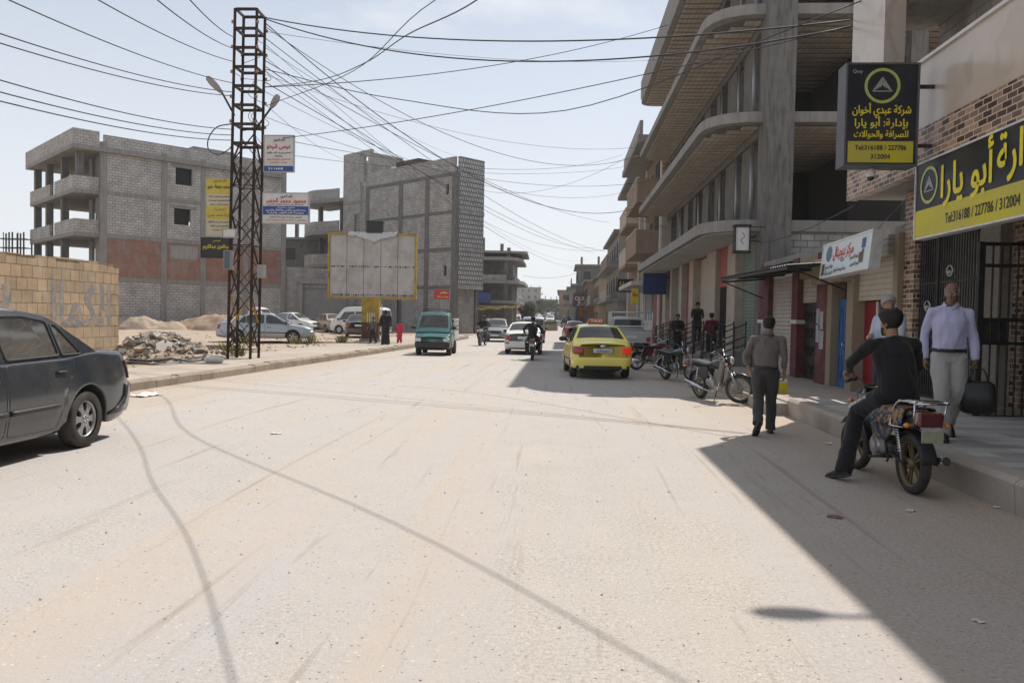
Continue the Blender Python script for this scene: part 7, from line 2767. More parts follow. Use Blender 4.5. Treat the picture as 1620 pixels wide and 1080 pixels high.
for k in range(1000):
    x, y = rc[0] + random.gauss(.5, 1.2), rc[1] + random.gauss(-.45, 1.0)
    if x < -14.1 and y < we.y: continue
    if y > rc[1] + 2.2 or x > -10.3: continue
    s = random.choice((.025, .035, .05, .05, .07, .09, .12, .17)) * random.uniform(.7, 1.3)
    m.use(RUBM[random.randrange(3)])
    chunk(m, (x, y, .15 + heap(x, y) * .85 + s * .15), s, k)
o = m.build('rubble', None)
tag(o, kind='stuff')
for i, (x, y, z, s, lb) in enumerate(((-12.9, we.y - .35, .82, .36, 'large pale slab of broken concrete lying on top of the rubble by the stone wall'), (-12.35, we.y - 1.2, .5, .30, 'tilted concrete slab low on the rubble heap'), (-13.5, we.y - .9, .66, .30, 'broken slab leaning in the rubble against the stone wall'))):
    m = MB()
    chunk(m, (0, 0, 0), s, 70 + i)
    o = m.build('concrete_slab', RUBM[0])
    o.location = (x, y, z)
    tag(o, lb, 'rubble slab')


def soil_heap(name, label, parts, mat):
    m = MB()
    x0, x1 = min(p[0] - p[2] for p in parts), max(p[0] + p[2] for p in parts)
    y0, y1 = min(p[1] - p[3] for p in parts), max(p[1] + p[3] for p in parts)
    R_ = []
    for j in range(37):
        row = []
        for i in range(61):
            x, y = x0 + (x1 - x0) * i / 60, y0 + (y1 - y0) * j / 36
            z = 0
            for cx, cy, rx, ry, h in parts:
                q = 1 - ((x - cx) / rx) ** 2 - ((y - cy) / ry) ** 2
                if q > 0: z = max(z, h * q ** .8)
            row.append((x, y, .1 + z + (.30 * noise.noise(Vector((x * .8, y * .8, 0))) + .20 * noise.noise(Vector((x * 2.1, y * 2.1, 2))) + .10 * noise.noise(Vector((x * 5, y * 5, 7)))) * min(1, z * 2)))
        R_.append(row)
    m.grid(R_, True)
    o = m.build(name, mat)
    tag(o, label, 'soil heap')


soil_heap('soil_heap', 'low grey brown soil heap at the foot of the block building, left one', [(-33.0, 58.2, 3.0, 1.6, 1.15), (-30.5, 58.5, 2.0, 1.5, .7)], DIRT)
soil_heap('soil_heap', 'long reddish soil heap at the foot of the block building, right one', [(-27.0, 60.6, 4.0, 2.4, 1.3), (-24.2, 62.0, 2.8, 2.2, 1.05)], REDDIRT)
m = MB()
random.seed(33)
for k in range(120):
    x, y = -24.6 + random.gauss(0, 1.1), 60.2 + random.gauss(0, .6)
    m.use(RUBM[random.randrange(3)])
    chunk(m, (x, y, .25 + max(0, .7 * (1 - ((x + 24.4) / 2.4) ** 2))), random.uniform(.08, .25), 400 + k)
tag(m.build('rubble', None), kind='stuff')
m = MB()                                        # small stones strewn over the lot and walkway edge
for k in range(700):
    x = -10.7 - abs(random.gauss(0, 5))
    y = random.uniform(12, 58)
    m.use(RUBM[random.randrange(3)])
    chunk(m, (x, y, .21), random.uniform(.02, .09), 900 + k)
tag(m.build('stones', None), kind='stuff')
m = MB()                                        # grit on the road
for k in range(800):
    y = 2.5 + 26 * random.random() ** 1.7
    x = random.uniform(-8.5, 3.9)
    s = random.uniform(.003, .011) * (1 + y * .03)
    m.use(RUBM[random.choice((0, 1, 2, 2))])
    chunk(m, (x, y, s * .3), s, 3000 + k)
tag(m.build('gravel', None), kind='stuff')
WEED = rough_mat('dry green weed', (.15, .17, .06), (.26, .23, .10), .9, 9, 0)
random.seed(19)
WP = [(-11.9, 27.2, 'weed tuft at the right foot of the rubble heap'), (-10.6, 25.0, 'weed tuft growing between the pylon legs'), (-12.4, 36.2, 'weed tuft in front of the nose of the silver blue sedan'), (-12.0, 37.0, 'second weed tuft before the silver blue sedan, right one'), (-10.9, 38.6, 'small weed tuft left of the billboard shadow'), (-14.6, 35.8, 'low weeds under the middle of the silver blue sedan')]
for x, y, lb in WP:
    m = MB()
    for k in range(90):
        a = random.uniform(0, 6.28)
        r = random.uniform(0, .32)
        p = Vector((r * cos(a), r * sin(a), 0))
        L = random.uniform(.15, .5)
        q = p + Vector((cos(a) * L * .5, sin(a) * L * .5, L))
        mid = p.lerp(q, .5) + Vector((0, 0, L * .12))
        sd_ = Vector((-sin(a), cos(a), 0)) * .014
        m.add([p - sd_, p + sd_, mid + sd_ * 1.3, mid - sd_ * 1.3, q], [(0, 1, 2, 3), (3, 2, 4)])
    o = m.build('weed', WEED, uv=False)
    o.location = (x, y, .17)
    tag(o, lb, 'weed')

# ------------------------------------------------------------------ signs and small things on the right
SIGNK = rough_mat('black sign vinyl', (.014, .016, .022), (.022, .023, .028), .35, 1.5, .03, dirt=(.07, .065, .06), dirt_amt=.5)
SIGNYB = rough_mat('bright yellow sign vinyl', (.58, .50, .025), (.50, .43, .04), .4, 1.2, .03, dirt=(.42, .36, .12), dirt_amt=.6)
LOGO = plain('pale green logo', (.42, .47, .12), .4)
LOGOW = plain('silver logo line', (.42, .45, .42), .4)


def logo(t, cx, cz, r, ymap):
    """ring with a hatched triangle inside; ymap turns (x,z) on the face into a point"""
    m = MB()
    for rr, w in ((r, .045 * r / .5),):
        P = []
        for k in range(41):
            a = 2 * pi * k / 40
            P.append([ymap(cx + q * cos(a), cz + q * sin(a)) for q in (rr - w, rr + w)])
        m.grid(P, False)
    m.build('logo_ring', LOGO, t, uv=False)
    m = MB()
    n = 4
    for k in range(n):
        f = .25 + .75 * k / (n - 1)
        A, Bq, Cq = (cx, cz + r * .52 * f), (cx - r * .58 * f, cz - r * .34 * f), (cx + r * .58 * f, cz - r * .34 * f)
        th = .05 * r
        for (p, q) in ((A, Bq), (A, Cq), (Bq, Cq)):
            if (p, q) == (Bq, Cq) and k < n - 1: continue
            d = Vector((q[0] - p[0], q[1] - p[1])).normalized() * 1
            nx, nz = -d.y * th / 2, d.x * th / 2
            m.add([ymap(p[0] - nx, p[1] - nz), ymap(p[0] + nx, p[1] + nz), ymap(q[0] + nx, q[1] + nz), ymap(q[0] - nx, q[1] - nz)], [(0, 1, 2, 3)])
    m.build('logo_triangle', LOGOW, t, uv=False)


# projecting box sign
sy = 11.9
p0, p1 = at_y(1342, 103, sy), at_y(1447, 260, sy)
bx0, bx1, bz1, bz0 = p0.x, p1.x, p0.z, p1.z
BS = thing('box_sign', 'black and yellow projecting box sign hung off the tiled balcony', 'sign', ((bx0 + bx1) / 2, sy, (bz0 + bz1) / 2))
w, h = bx1 - bx0, bz1 - bz0
m = MB()
m.box(-w / 2, w / 2, 0, .30, -h / 2, h / 2)
m.build('panel', SIGNK, BS)
band(BS, 'yellow_band', SIGNYB, w * .94, -h * .485, -h * .27)
m = MB()
for x0, x1, z0, z1 in ((-w / 2 - .03, w / 2 + .03, h / 2 + .001, h / 2 + .03), (-w / 2 - .03, w / 2 + .03, -h / 2 - .03, -h / 2 - .001), (-w / 2 - .03, -w / 2 - .001, -h / 2, h / 2), (w / 2 + .001, w / 2 + .03, -h / 2, h / 2)): m.box(x0, x1, -.02, .32, z0, z1)
m.build('frame', rough_mat('sign edge metal', (.10, .10, .11), (.07, .07, .08), .5, 5, .1), BS)
m = MB()
m.bar((w / 2 + .03, .1, h * .3), (w / 2 + .40, .1, h * .3), .05)
m.bar((w / 2 + .03, .1, -h * .3), (w / 2 + .40, .1, -h * .3), .05)
m.build('bracket', BLACKM, BS)
logo(BS, 0, h * .29, .235, lambda x, z: (x, -.006, z))
text_mesh('lettering', 'Qsay', .07, LOGOW, frame_m((-w * .36, -.006, h * .43), (1, 0, 0), (0, 0, 1)), BS, 0, False)
line(BS, 'شركة عبدي أخوان', 0, h * .04, .16, INKY, w * .84, .011)
line(BS, 'بإدارة: أبو يارا', 0, -h * .085, .15, INKY, w * .76, .011)
line(BS, 'للصرافة والحوالات', 0, -h * .205, .13, INKY, w * .78, .010)
line(BS, 'Tel:316188 / 227786', 0, -h * .335, .10, INK, w * .74, .002, False)
line(BS, '312004', 0, -h * .425, .10, INK, w * .28, .002, False)
CAMo = thing('security_camera', 'small white security camera under the black and yellow box sign', 'camera', (bx0 + w * .42, sy + .12, bz0 - .05))
m = MB()
m.lathe([(.02, .0), (.06, -.01), (.065, -.1), (.05, -.12)], (0, 0, 0), 'Z', 14)
m.build('housing', WHITEP, CAMo)
m = MB()
m.ball((0, 0, -.13), (.05, .05, .05), 12, 8)
m.build('dome', BLACKPL, CAMo)

# long fascia sign under the balcony
f0, f1 = at_x(1447, 378, 5.36), at_x(1447, 265, 5.36)
zb, zt = f0.z, f1.z
ye = f0.y
FS = thing('fascia_sign', 'long black and yellow fascia sign with large lettering under the tiled balcony', 'sign', (5.36, ye, zb))
H_ = zt - zb
LL = 8.5
m = MB()
m.box(0, .12, -LL, 0, 0, H_)
m.build('panel', SIGNK, FS)
m = MB()
m.box(-.004, 0, -LL, 0, 0, H_ * .37)
m.build('yellow_band', SIGNYB, FS)
m = MB()
for z in (-.025, H_): m.box(-.02, .14, -LL, .02, z, z + .025)
m.box(-.02, .14, 0, .02, -.025, H_ + .025)
m.build('frame', WHITEM, FS)
fm = lambda y, z: frame_m((-.009, y, z), (0, -1, 0), (0, 0, 1))
logo(FS, .42, H_ * .68, .25, lambda x, z: (-.007, -x, z))
a_ = at_x(1490, 290, 5.36)
b_ = at_x(1572, 250, 5.36)
wd_ = a_.y - b_.y
text_mesh('lettering', 'أبو يارا', .62, INKY, fm(-(ye - (a_.y + b_.y) / 2), H_ * .66), FS, .022, True, wd_)
c_ = at_x(1577, 230, 5.36)
text_mesh('lettering', 'بإدارة', .62, INKY, fm(-(ye - c_.y + wd_ * .44), H_ * .66), FS, .022, True, wd_ * .80)
text_mesh('lettering', 'شركة عبدي أخوان', .62, INKY, fm(-(ye - c_.y + wd_ * 2.2), H_ * .66), FS, .022, True, wd_ * 2.0)
d_, e_ = at_x(1496, 345, 5.36), at_x(1615, 310, 5.36)
text_mesh('lettering', 'Tel:316188 / 227786 / 312004', .2, INK, fm(-(ye - (d_.y + e_.y) / 2), H_ * .175), FS, .002, False, d_.y - e_.y)

# white shop sign over the low shops
s0, s1, s2 = at_x(1376, 364, 5.4), at_x(1376, 423, 5.4), at_x(1298, 437, 5.4)
SS = thing('shop_sign', 'pale blue white box sign with a red Arabic title over the red shop', 'sign', (5.4, s0.y, s1.z), 0)
LS, HS = s2.y - s0.y, s0.z - s1.z
SS.rotation_euler = (radians(-1.2), radians(6), 0)
m = MB()
m.box(0, .16, 0, LS, 0, HS)
SKYB = rough_mat('pale blue sign face', (.56, .63, .66), (.62, .63, .62), .35, 1.0, .02)
m.build('panel', SKYB, SS)
m = MB()
for z in (-.02, HS): m.box(-.015, .18, -.02, LS + .02, z, z + .03)
for y in (-.02, LS): m.box(-.015, .18, y, y + .02, 0, HS)
m.build('frame', WHITEM, SS)
gm = lambda y, z: frame_m((-.006, LS - y, z), (0, -1, 0), (0, 0, 1))
text_mesh('lettering', 'مركز ديجيتال', .3, INKR, gm(LS * .46, HS * .66), SS, .012, True, LS * .42)
text_mesh('lettering', 'لتقنية', .1, INK, gm(LS * .46, HS * .42), SS, .002, True, LS * .08)
text_mesh('lettering', 'بيع أجهزة الكمبيوتر', .1, INK, gm(LS * .72, HS * .42), SS, .002, True, LS * .2)
text_mesh('lettering', 'صيانة وبرمجة الموبايل', .1, INK, gm(LS * .42, HS * .15), SS, .002, True, LS * .26)
text_mesh('lettering', 'أجهزة لابتوب', .1, INK, gm(LS * .72, HS * .22), SS, .002, True, LS * .18)
text_mesh('lettering', 'طباعة ونسخ', .1, INK, gm(LS * .18, HS * .28), SS, .002, True, LS * .17)
text_mesh('lettering', 'كاميرات مراقبة', .1, INK, gm(LS * .18, HS * .1), SS, .002, True, LS * .17)
m = MB()
P = lambda y, z: (-.006, LS - y, z)
for (y, z, w_, h_) in ((.86, .74, .07, .28),):
    m.grid([[P(LS * (y - w_ / 2), HS * (z - h_ / 2)), P(LS * (y + w_ / 2), HS * (z - h_ / 2))], [P(LS * (y - w_ / 2), HS * (z + h_ / 2)), P(LS * (y + w_ / 2), HS * (z + h_ / 2))]], False)
m.grid([[P(LS * .835, HS * .5), P(LS * .885, HS * .5)], [P(LS * .85, HS * .58), P(LS * .87, HS * .58)]], False)
m.build('monitor_picture', plain('navy picture', (.05, .08, .2), .5), SS, uv=False)
m = MB()
m.v = []
m.grid([[P(LS * (.15 + .065 * q * cos(a)), HS * (.70 + .24 * q * sin(a))) for a in [2 * pi * k / 24 for k in range(25)]] for q in (.02, 1)], False)
m.build('disc_picture', rough_mat('dark globe print', (.03, .06, .09), (.25, .38, .42), .5, 22, 0), SS, uv=False)
m = MB()
for y0, y1, z0, z1 in ((.015, .075, .06, .42), (.80, .875, .2, .5)):
    m.grid([[P(LS * y0, HS * z0), P(LS * y1, HS * z0)], [P(LS * y0, HS * z1), P(LS * y1, HS * z1)]], False)
m.build('phone_picture', rough_mat('brown print', (.06, .05, .05), (.25, .15, .1), .5, 18, 0), SS, uv=False)
m = MB()
m.bar((.1, .2, HS), (.62, .2, HS + .75), .012)
m.bar((.1, LS - .3, .1), (.62, LS - .3, .0), .03)
m.build('stay', GALV, SS)

# lantern like box sign below the concrete canopy
LB = thing('light_box', 'small white box sign with an ornate black frame hanging below the concrete canopy', 'sign', (5.42, 24.3, 3.72))
m = MB()
m.box(-.20, .20, -.1, .1, .08, .78)
m.build('panel', WHITEP, LB)
m = MB()
for x in (-.24, .20): m.box(x, x + .04, -.14, .14, 0, .84)
for z in (0, .80): m.box(-.26, .26, -.16, .16, z, z + .06)
m.build('frame', BLACKM, LB)
m = MB()
m.tube(smooth_curve([(0, -.105, .62), (.06, -.105, .5), (-.04, -.105, .40), (.03, -.105, .28)], 5), .008, 5)
m.build('emblem', INK, LB)
m = MB()
m.bar((.26, 0, .8), (.68, 0, .8), .03)
m.build('bracket', BLACKM, LB)

# shop signs further along
for (nm, lb, x0, x1, y, z0, z1, mat, txt, ink) in (
        ('shop_sign', 'dark blue and white box sign under the canopy end of the concrete building', 4.6, 5.9, 45.0, 3.1, 4.3, plain('navy sign', (.02, .035, .13), .4), '', INKW),
        ('shop_sign', 'small yellow sign left of the dark blue sign', 4.2, 4.6, 47.6, 2.6, 3.5, SIGNYB, 'صرافة', INKR),
        ('shop_sign', 'red brown sign with pale letters over a pavement far on the right', 1.85, 4.2, 128, 3.5, 5.8, plain('red brown sign', (.12, .045, .035), .5), 'OUR', INKW),
        ('shop_sign', 'orange sign below the red brown sign', 3.0, 4.1, 126, 1.9, 3.4, plain('orange sign', (.55, .25, .05), .5), 'مطعم', INKR),
        ('shop_sign', 'black sign hanging from the balcony building', 4.2, 5.4, 60, 3.7, 4.7, SIGNK, 'صيدلية', INKY)):
    t = thing(nm, lb, 'sign', ((x0 + x1) / 2, y, z0))
    w, h = x1 - x0, z1 - z0
    m = MB()
    m.box(-w / 2, w / 2, 0, .25, 0, h)
    m.build('panel', mat, t, bevel=.015)
    if txt: line(t, txt, 0, h * .6, h * .4, ink, w * .75, .01, txt != 'OUR')
    m = MB()
    m.bar((w / 2, .12, h * .8), (w / 2 + 1.2, .12, h * .8), .04)
    m.build('bracket', BLACKM, t)

# shop steps with iron railings under the canopy
for i, (y0, y1, lb) in enumerate(((25.7, 27.3, 'concrete shop steps in front of the nearest green shutter'), (29.2, 30.8, 'concrete shop steps before the grille door'), (33.2, 35.8, 'concrete shop steps before the beige wall'), (40.8, 43.0, 'concrete shop steps before the farther green shutter'))):
    t = thing('shop_steps', lb, 'steps', (5.94, (y0 + y1) / 2, .195), 0, 'steps under the concrete canopy')
    hw_ = (y1 - y0) / 2
    m = MB()
    for k in range(3): m.box(-1.05 + .33 * k, 0, -hw_, hw_, .17 * k, .17 * (k + 1) - .003)
    m.build('steps', CONC, t, bevel=.01)
for i, (y, lb) in enumerate(((25.6, 'black iron stair railing nearest to the walking man'), (27.4, 'black iron stair railing, second from the walking man'), (29.1, 'black iron stair railing left of the grille door'), (30.9, 'black iron stair railing beyond the grille door'), (33.1, 'black iron stair railing at the man in burgundy'), (35.9, 'black iron stair railing beyond the beige wall'), (40.7, 'black iron stair railing at the far green shutter'), (43.1, 'farthest black iron stair railing'))):
    t = thing('stair_railing', lb, 'railing', (5.94, y, .195), 0, 'iron railings under the concrete canopy')
    for k in range(4):
        x = -1.1 + k * .36
        m = MB()
        m.tube([(x, 0, 0), (x, 0, .98 + max(0, k - .2) * .15)], .022, 8)
        m.ball((x, 0, 1.0 + max(0, k - .2) * .15), .035, 8, 6)
        m.build('baluster', BLACKM, t)
    m = MB()
    for z in (.95, .55, .3): m.bar((-1.1, 0, z), (-.02, 0, z + .42), .035)
    m.build('handrail', BLACKM, t)

# painted kerb block and litter
KB = thing('kerb_block', 'white block with a yellow painted face standing on the pavement beside the walking man', 'block', (4.25, 15.75, .24), radians(8))
m = MB()
m.loft([[(x, y, z) for x, y in ((-.22 * s, -.1 * s), (.22 * s, -.1 * s), (.22 * s, .1 * s), (-.22 * s, .1 * s))] for z, s in ((0, 1), (.24, .96), (.30, .85))], False)
m.build('block', WHITEP, KB, bevel=.01)
boxp('painted_face', SIGNYB, KB, -.2, .2, -.104, -.0995, .02, .23)


def litter(name, label, x, y, z, s, mat, seed):
    m = MB()
    R_ = [[(s * (i / 6 - .5) * (1 + .15 * noise.noise(Vector((j, i, seed)))), s * .7 * (j / 6 - .5) * (1 + .2 * noise.noise(Vector((i, j, seed + 3)))), max(.002, s * .16 * (noise.noise(Vector((i * .5, j * .5, seed))) + .3))) for i in range(7)] for j in range(7)]
    m.grid(R_, False)
    o = m.build(name, mat, uv=False)
    o.location = (x, y, z)
    o.rotation_euler = (0, 0, seed * 1.3)
    o.modifiers.new('s', 'SOLIDIFY').thickness = .002
    tag(o, label, 'litter')


PAPER = plain('dirty white paper', (.55, .53, .5), .7)
for k, (u, v, z, s, mat, lb) in enumerate(((230, 626, .004, .55, PAPER, 'flattened white paper on the road behind the dark sedan'), (1321, 818, .004, .12, plain('red wrapper', (.22, .09, .08), .6), 'red wrapper on the shaded road'), (1440, 808, .004, .09, PAPER, 'white scrap on the shaded road near the motorcycle'), (1548, 983, .004, .06, PAPER, 'white scrap low on the shaded road'), (437, 686, .004, .14, PAPER, 'paper scrap in the middle of the sunny road'), (1312, 702, .004, .12, PAPER, 'paper scrap at the kerb behind the motorcycle'), (1580, 803, .004, .09, PAPER, 'white scrap by the pavement edge on the right'), (1365, 688, .004, .10, PAPER, 'tiny scrap on the road in front of the motorcycle'))):
    p = at_z(u, v, 0)
    litter('paper_scrap', lb, p.x, p.y, z, s, mat, k + 1)
BGp = at_z(1097, 613, 0)
m = MB()
m.ball((0, 0, .09), (.15, .12, .10), 12, 8)
for v in m.v: v += Vector((noise.noise(v * 14), noise.noise(v * 14 + Vector((5, 0, 0))), noise.noise(v * 14 + Vector((9, 0, 0))))) * .03
o = m.build('plastic_bag', rough_mat('white and blue bag', (.5, .5, .52), (.08, .1, .3), .4, 14, .1), uv=False)
o.location = BGp
tag(o, 'crumpled white and blue plastic bag on the road before the parked motorcycles', 'bag')
JC = thing('jerry_can', 'white plastic canister lying on the walkway at the foot of the pylon', 'canister', (*at_z(338, 574, .2)[:2], .29), radians(70))
m = MB()
m.lathe([(.02, -.30), (.08, -.29), (.10, -.24), (.10, .22), (.07, .28), (.03, .31), (.03, .35)], (0, 0, 0), 'Y', 16)
m.build('body', WHITEP, JC)
m = MB()
m.lathe([(.035, .35), (.035, .39), (.01, .395)], (0, 0, 0), 'Y', 12)
m.build('cap', plain('blue cap', (.05, .1, .3), .5), JC)
m = MB()
pts = [at_z(u, v, .215) for u, v in ((205, 569), (240, 571), (275, 568), (300, 572), (325, 569), (345, 566), (362, 563))]
m.tube(smooth_curve(pts, 6), .022, 8)
tag(m.build('hose', CABLE, uv=False), 'black hose lying across the walkway towards the pylon foot', 'hose')
CB = thing('concrete_block', 'low weathered concrete block left of the pylon foot', 'block', (*at_z(352, 556, .2)[:2], .15), radians(15))
m = MB()
m.box(-.55, .55, -.3, .3, 0, .3)
m.build('block', KERB, CB, bevel=.04)

# traffic sign and red sign near the corner
TSn = thing('traffic_sign', 'round white traffic sign seen from behind on a thin pole at the street corner', 'traffic sign', (-10.1, 80.5, .1))
m = MB()
m.tube([(0, 0, 0), (0, 0, 2.6)], .05, 8)
m.build('pole', GALV, TSn)
m = MB()
m.lathe([(.02, -.02), (.40, -.02), (.40, .02), (.02, .02)], (0, -.08, 2.75), 'Y', 28)
m.build('disc', WHITEM, TSn)
t, w, h = board('red_sign', 'red sign with yellow writing fixed beside the corner of the tall block building', 'sign', 64.5, 686, 711, 458, 474, plain('red sign face', (.42, .04, .04), .5))
line(t, 'مطعم', .2, h * .18, .3, INKY, w * .45, .01)
line(t, 'وجبات سريعة', .1, -h * .2, .2, INKY, w * .7, .006)
m = MB()
m.bar((0, .04, -h / 2), (0, .04, -h / 2 - 2.6), .06)
m.build('post', GALV, t)
# string of pennants across the far pavement
PN = thing('pennant_string', 'string of small yellow pennants hung in front of the frame building', 'pennants', (-17.5, 99.2, 3.3))
m = MB()
c = [Vector((12.5 * k / 40, 0, -.5 * 4 * (k / 40) * (1 - k / 40) + .1 * sin(k))) for k in range(41)]
m.tube(c, .012, 5)
m.build('cord', CABLE, PN)
m = MB()
for k in range(1, 40):
    a, b = c[k - 1].lerp(c[k], .5), c[k].lerp(c[k + 1], .5) if k < 40 else c[k]
    m.add([a, b, a.lerp(b, .5) + Vector((0, .02, -.42))], [(0, 1, 2)])
fl = m.build('pennants', plain('yellow pennant', (.5, .43, .12), .7), PN, uv=False)
fl.modifiers.new('s', 'SOLIDIFY').thickness = .004
fl['kind'] = 'stuff'

# steel cages and trees far left
for i, (u, lb) in enumerate(((12, 'black steel lattice cage at the far left edge behind the stone wall'), (35, 'black steel lattice cage left of the block building'))):
    p = at_y(u, 420, 64)
    t = thing('steel_cage', lb, 'steel frame', (p.x, 64, .1))
    top = at_y(u, 370, 64).z
    m = MB()
    for x in (-.5, .5):
        for y in (-.5, .5): m.bar((x, y, 0), (x, y, top), .09)
    m.build('upright', BLACKM, t)
    m = MB()
    z = .6
    while z < top:
        for x in (-.5, .5): m.bar((x, -.5, z), (x, .5, z), .06)
        for y in (-.5, .5): m.bar((-.5, y, z), (.5, y, z), .06)
        z += .75
    m.bar((0, -.5, 0), (0, -.5, top), .05)
    m.build('rung', BLACKM, t)
LEAF = rough_mat('dusty dark leaves', (.05, .065, .03), (.085, .095, .045), .9, 2.5, 0)
BARK = rough_mat('grey bark', (.12, .10, .08), (.08, .07, .06), .95, 4, .3)


def tree(label, x, y, h, seed):
    r = random.Random(seed)
    t = thing('tree', label, 'tree', (x, y, 0))
    m = MB()
    m.tube([(0, 0, 0), (.1, 0, h * .3), (.0, .1, h * .6)], [.22, .16, .08], 8)
    for k in range(6):
        a = k * 1.05
        m.tube([(.05, 0, h * .3), (cos(a) * h * .14, sin(a) * h * .14, h * .5), (cos(a) * h * .25, sin(a) * h * .25, h * .68)], [.1, .06, .02], 6)
    m.build('trunk', BARK, t)
    m = MB()
    cl = [(r.gauss(0, h * .17), r.gauss(0, h * .17), h * r.uniform(.45, .95), h * r.uniform(.10, .2)) for _ in range(16)]
    for cx, cy, cz, cr in cl:
        for k in range(110):
            d = Vector((r.gauss(0, 1), r.gauss(0, 1), r.gauss(0, .8))).normalized() * cr * r.uniform(.5, 1.05)
            p = Vector((cx, cy, cz)) + d
            e, f = Vector((r.gauss(0, 1), r.gauss(0, 1), r.gauss(0, 1))).normalized() * .14, Vector((r.gauss(0, 1), r.gauss(0, 1), r.gauss(0, 1))).normalized() * .11
            m.add([p - e, p + f, p + e, p - f], [(0, 1, 2, 3)])
    m.build('crown', LEAF, t, uv=False)


p = at_y(92, 400, 130)
tree('rounded dark tree seen through the open ground floor of the block building', p.x, 130, 8.5, 1)
p = at_y(58, 400, 118)
tree('dark tree between the steel cages and the block building', p.x, 118, 7.5, 2)
p = at_y(10, 400, 125)
tree('dark tree behind the steel cage at the far left edge', p.x, 125, 7.6, 3)
p = at_y(862, 500, 240)
tree('hazy dark tree at the end of the street, left of the road', p.x, 240, 7, 4)
tree('dusty tree standing in the grass island', -5.0, 112, 3.2, 5)
for i, (u, y, h, lb) in enumerate(((850, 205, 6, 'hazy tree left of the far end of the street'), (838, 190, 5, 'low hazy tree beside the frame building'), (874, 290, 8, 'hazy tree in the middle of the far street end'), (893, 250, 7, 'hazy tree right of the far street end'), (884, 330, 9, 'farthest hazy tree at the street end'))):
    tree(lb, at_y(u, 500, y).x, y, h, 20 + i)
LH = thing('low_house', 'low pale house far off behind the stone wall at the left edge', 'building', (at_y(20, 420, 110).x - 8, 110, 0))
m = MB()
panel(m, 0, 24, 0, 8.2, 0, .3, [(4, 5.5, 5.5, 7), (10, 11.5, 5.5, 7), (15, 16.5, 5.5, 7)])
m.build('wall', PLASTER_B, LH)
boxp('roof', CONC, LH, -.3, 24.3, -.3, 8, 8.202, 8.5)
boxp('window', DARKIN, LH, 3.8, 16.8, .5, .6, 5.2, 7.2)


# ------------------------------------------------------------------ overhead cables
def cable(label, a, b, sag, r=.012, group='overhead cables from the pylon', n=28):
    a, b = Vector(a), Vector(b)
    m = MB()
    m.tube([a.lerp(b, k / n) - Vector((0, 0, sag * 4 * (k / n) * (1 - k / n))) for k in range(n + 1)], r, 6)
    o = m.build('cable', CABLE, uv=False)
    tag(o, label, 'cable', group)


pyl = lambda u, v: at_y(u, v, TY)
RC = [('upper of two black cables from the pylon top to the marble pier', (419, 28), at_x(1346, 32, 5.42), .55, .017),
      ('lower of two black cables from the pylon top to the marble pier', (419, 30), at_x(1346, 43, 5.42), .95, .017),
      ('thin pale cable from the pylon sign to the marble pier', (417, 222), at_x(1346, 41, 5.42), .25, .010),
      ('cable from the pylon neck up to the top concrete slab', (417, 138), at_x(1056, 40, 4.36), .5, .014),
      ('thick cable from the pylon top to the nearer brown balcony', (419, 36), at_x(1003, 330, 4.46), 2.2, .016),
      ('cable from the pylon to the roof edge of the balcony building', (419, 42), at_x(1012, 246, 4.36), 2.0, .012),
      ('cable from the pylon to the farther balcony', (419, 96), at_x(966, 352, 4.86), 1.0, .013),
      ('cable from the pylon down to the farther shop sign', (419, 60), at_x(958, 398, 4.36), 1.2, .012),
      ('cable from the pylon to the grey house beyond', (419, 105), at_x(940, 392, 4.1), 1.6, .013),
      ('second cable from the pylon to the grey house beyond', (419, 130), at_x(940, 400, 4.1), .7, .014),
      ('low cable from the pylon to the balcony building', (419, 215), at_x(985, 245, 4.6), 1.1, .010)]
for lb, (u, v), e, sag, r in RC: cable(lb, pyl(u, v), e, sag, r)
def hang(label, pts, r):
    m = MB()
    m.tube(smooth_curve(pts, 8), r, 6)
    tag(m.build('cable', CABLE, uv=False), label, 'cable', 'overhead cables from the pylon')


hang('thick sagging cable leaving the pylon overhead towards the camera', [pyl(417, 138), at_y(500, 128, 15.6), at_y(575, 101, 12.2), at_y(645, 55, 10.0), at_y(755, 0, 8.0), (0.3, 5.8, 4.75), (2.4, 2.4, 5.2), (5.4, -2.5, 7.0)], .0075)
hang('cable crossing the thick sagging cable overhead', [pyl(420, 168), at_y(560, 112, 18.6), at_y(692, -2, 13.9), (1.6, 9.0, 6.7), (5.45, 3.6, 6.9)], .0095)
hang('cable over the middle of the road towards the tiled building', [pyl(420, 110), (-5.0, 22.6, 7.9), (0.0, 21.2, 7.2), (5.42, 15.0, 7.6)], .012)
for lb, (u, v), e, sag in (
        ('hair thin wire from the pylon top to the top concrete slab', (419, 50), at_x(1040, 95, 4.36), .4), ('hair thin wire from the pylon to the second concrete slab', (419, 118), at_x(1018, 232, 4.36), .9),
        ('hair thin wire from the pylon to the roof of the tall block building', (419, 75), at_y(740, 252, 68), .5), ('hair thin wire from the pylon to the stair tower', (419, 165), at_y(575, 250, 75), .8),
        ('hair thin wire from the pylon down to the far right houses', (419, 70), at_x(930, 410, 3.6), 2.4), ('hair thin wire from the pylon to the far brown house', (419, 90), at_x(922, 420, 3.2), 2.0),
        ('hair thin wire from the pylon to the street bend', (419, 112), at_x(915, 425, 2.6), 1.4), ('hair thin wire from the pylon lamp to the nearer brown balcony', (419, 145), at_x(1003, 300, 4.46), 1.6),
        ('hair thin wire from the pylon to the canopy corner', (419, 185), at_x(1040, 285, 4.36), 1.0), ('hair thin wire from the lower pylon to the balcony building roof', (419, 240), at_x(1000, 262, 4.36), .6)):
    cable(lb, pyl(u, v), e, sag, .0075, 'hair thin wires from the pylon')
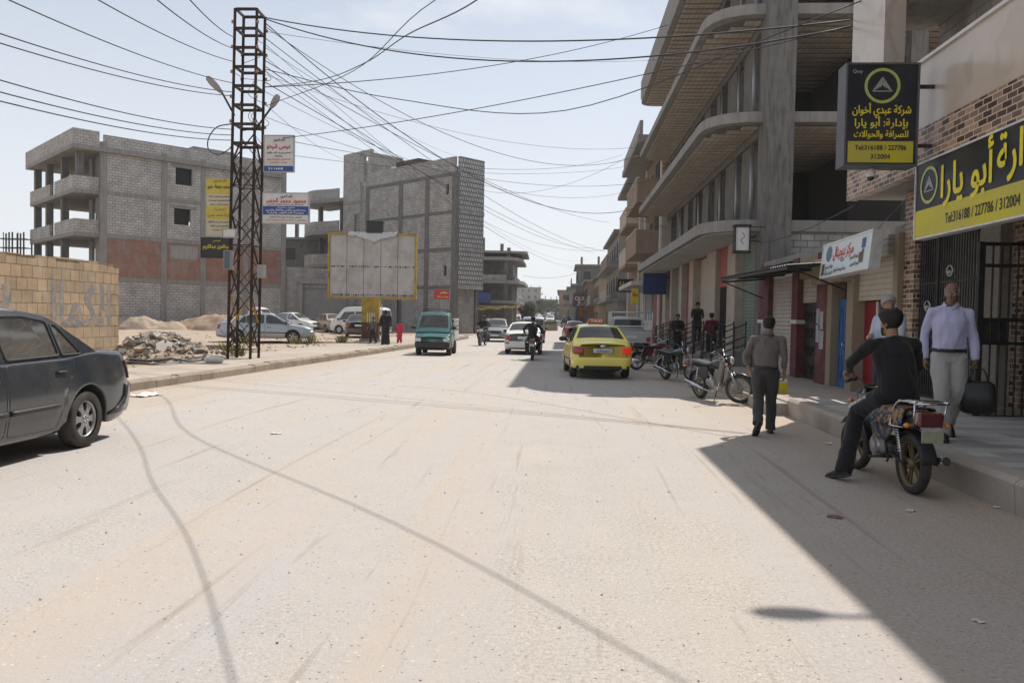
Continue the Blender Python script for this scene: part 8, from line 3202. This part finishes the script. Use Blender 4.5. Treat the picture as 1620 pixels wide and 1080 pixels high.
LC = [((372, 60), (250, -60), 'steep cable rising from the pylon top out of the picture, right one'), ((372, 78), (190, -50), 'steep cable rising from the pylon top out of the picture, middle one'), ((370, 98), (70, -50), 'steep cable rising from the pylon out of the picture, left one'), ((370, 132), (-30, -20), 'cable from the pylon to the top left corner'),
      ((370, 146), (-40, 40), 'upper cable from the pylon to the left edge'), ((370, 152), (-40, 56), 'second cable from the pylon to the left edge'), ((370, 205), (-40, 115), 'third cable from the pylon to the left edge'), ((370, 214), (-40, 135), 'fourth cable from the pylon to the left edge'), ((370, 222), (-40, 150), 'lowest cable from the pylon to the left edge')]
for (u, v), (a, b), lb in LC: cable(lb, pyl(u, v), at_y(a, b, 11.0), .16, .012)
cable('far thin cable crossing the sky to the block building corner', at_y(757, 300, 70), at_x(990, 250, 4.6), 1.2, .012, 'cables across the street further on')
cable('far thin cable from the tall block building to the grey house', at_y(757, 345, 70), at_x(955, 395, 4.3), 1.0, .012, 'cables across the street further on')
cable('far sagging cable between the frame building and the right side', at_y(828, 436, 104), at_x(930, 425, 4.2), .8, .018, 'cables across the street further on')
cable('low black cable along the canopy of the concrete building', at_x(985, 338, 4.5), (6.05, 24.55, 4.1), .25, .018, 'cables on the concrete building')
cable('thin cable along the low shops', (6.02, 24.5, 4.05), (5.5, 15.2, 3.9), .12, .010, 'cables on the concrete building')
m = MB()
lp = [pyl(u, v) + Vector((0, -.3, 0)) for u, v in ((372, 200), (350, 205), (337, 222), (337, 240), (352, 248), (368, 240), (374, 232))]
m.tube(smooth_curve(lp, 6), .018, 6)
tag(m.build('cable', CABLE, uv=False), 'loop of slack black cable hanging left of the pylon', 'cable')
# ------------------------------------------------------------------ dusty air
m = MB()
m.box(-720, 720, -70, 1250, -1.2, 34)
hm_ = bpy.data.materials.new('dusty air')
hm_.use_nodes = True
hn = hm_.node_tree
hn.nodes.clear()
ho_ = hn.nodes.new('ShaderNodeOutputMaterial')
hv = hn.nodes.new('ShaderNodeVolumePrincipled')
hv.inputs['Color'].default_value = (.95, .96, .98, 1)
hv.inputs['Density'].default_value = 0.0004
hv.inputs['Anisotropy'].default_value = 0.3
hn.links.new(hv.outputs['Volume'], ho_.inputs['Volume'])
hz = m.build('haze', hm_, uv=False)
hz['kind'] = 'stuff'
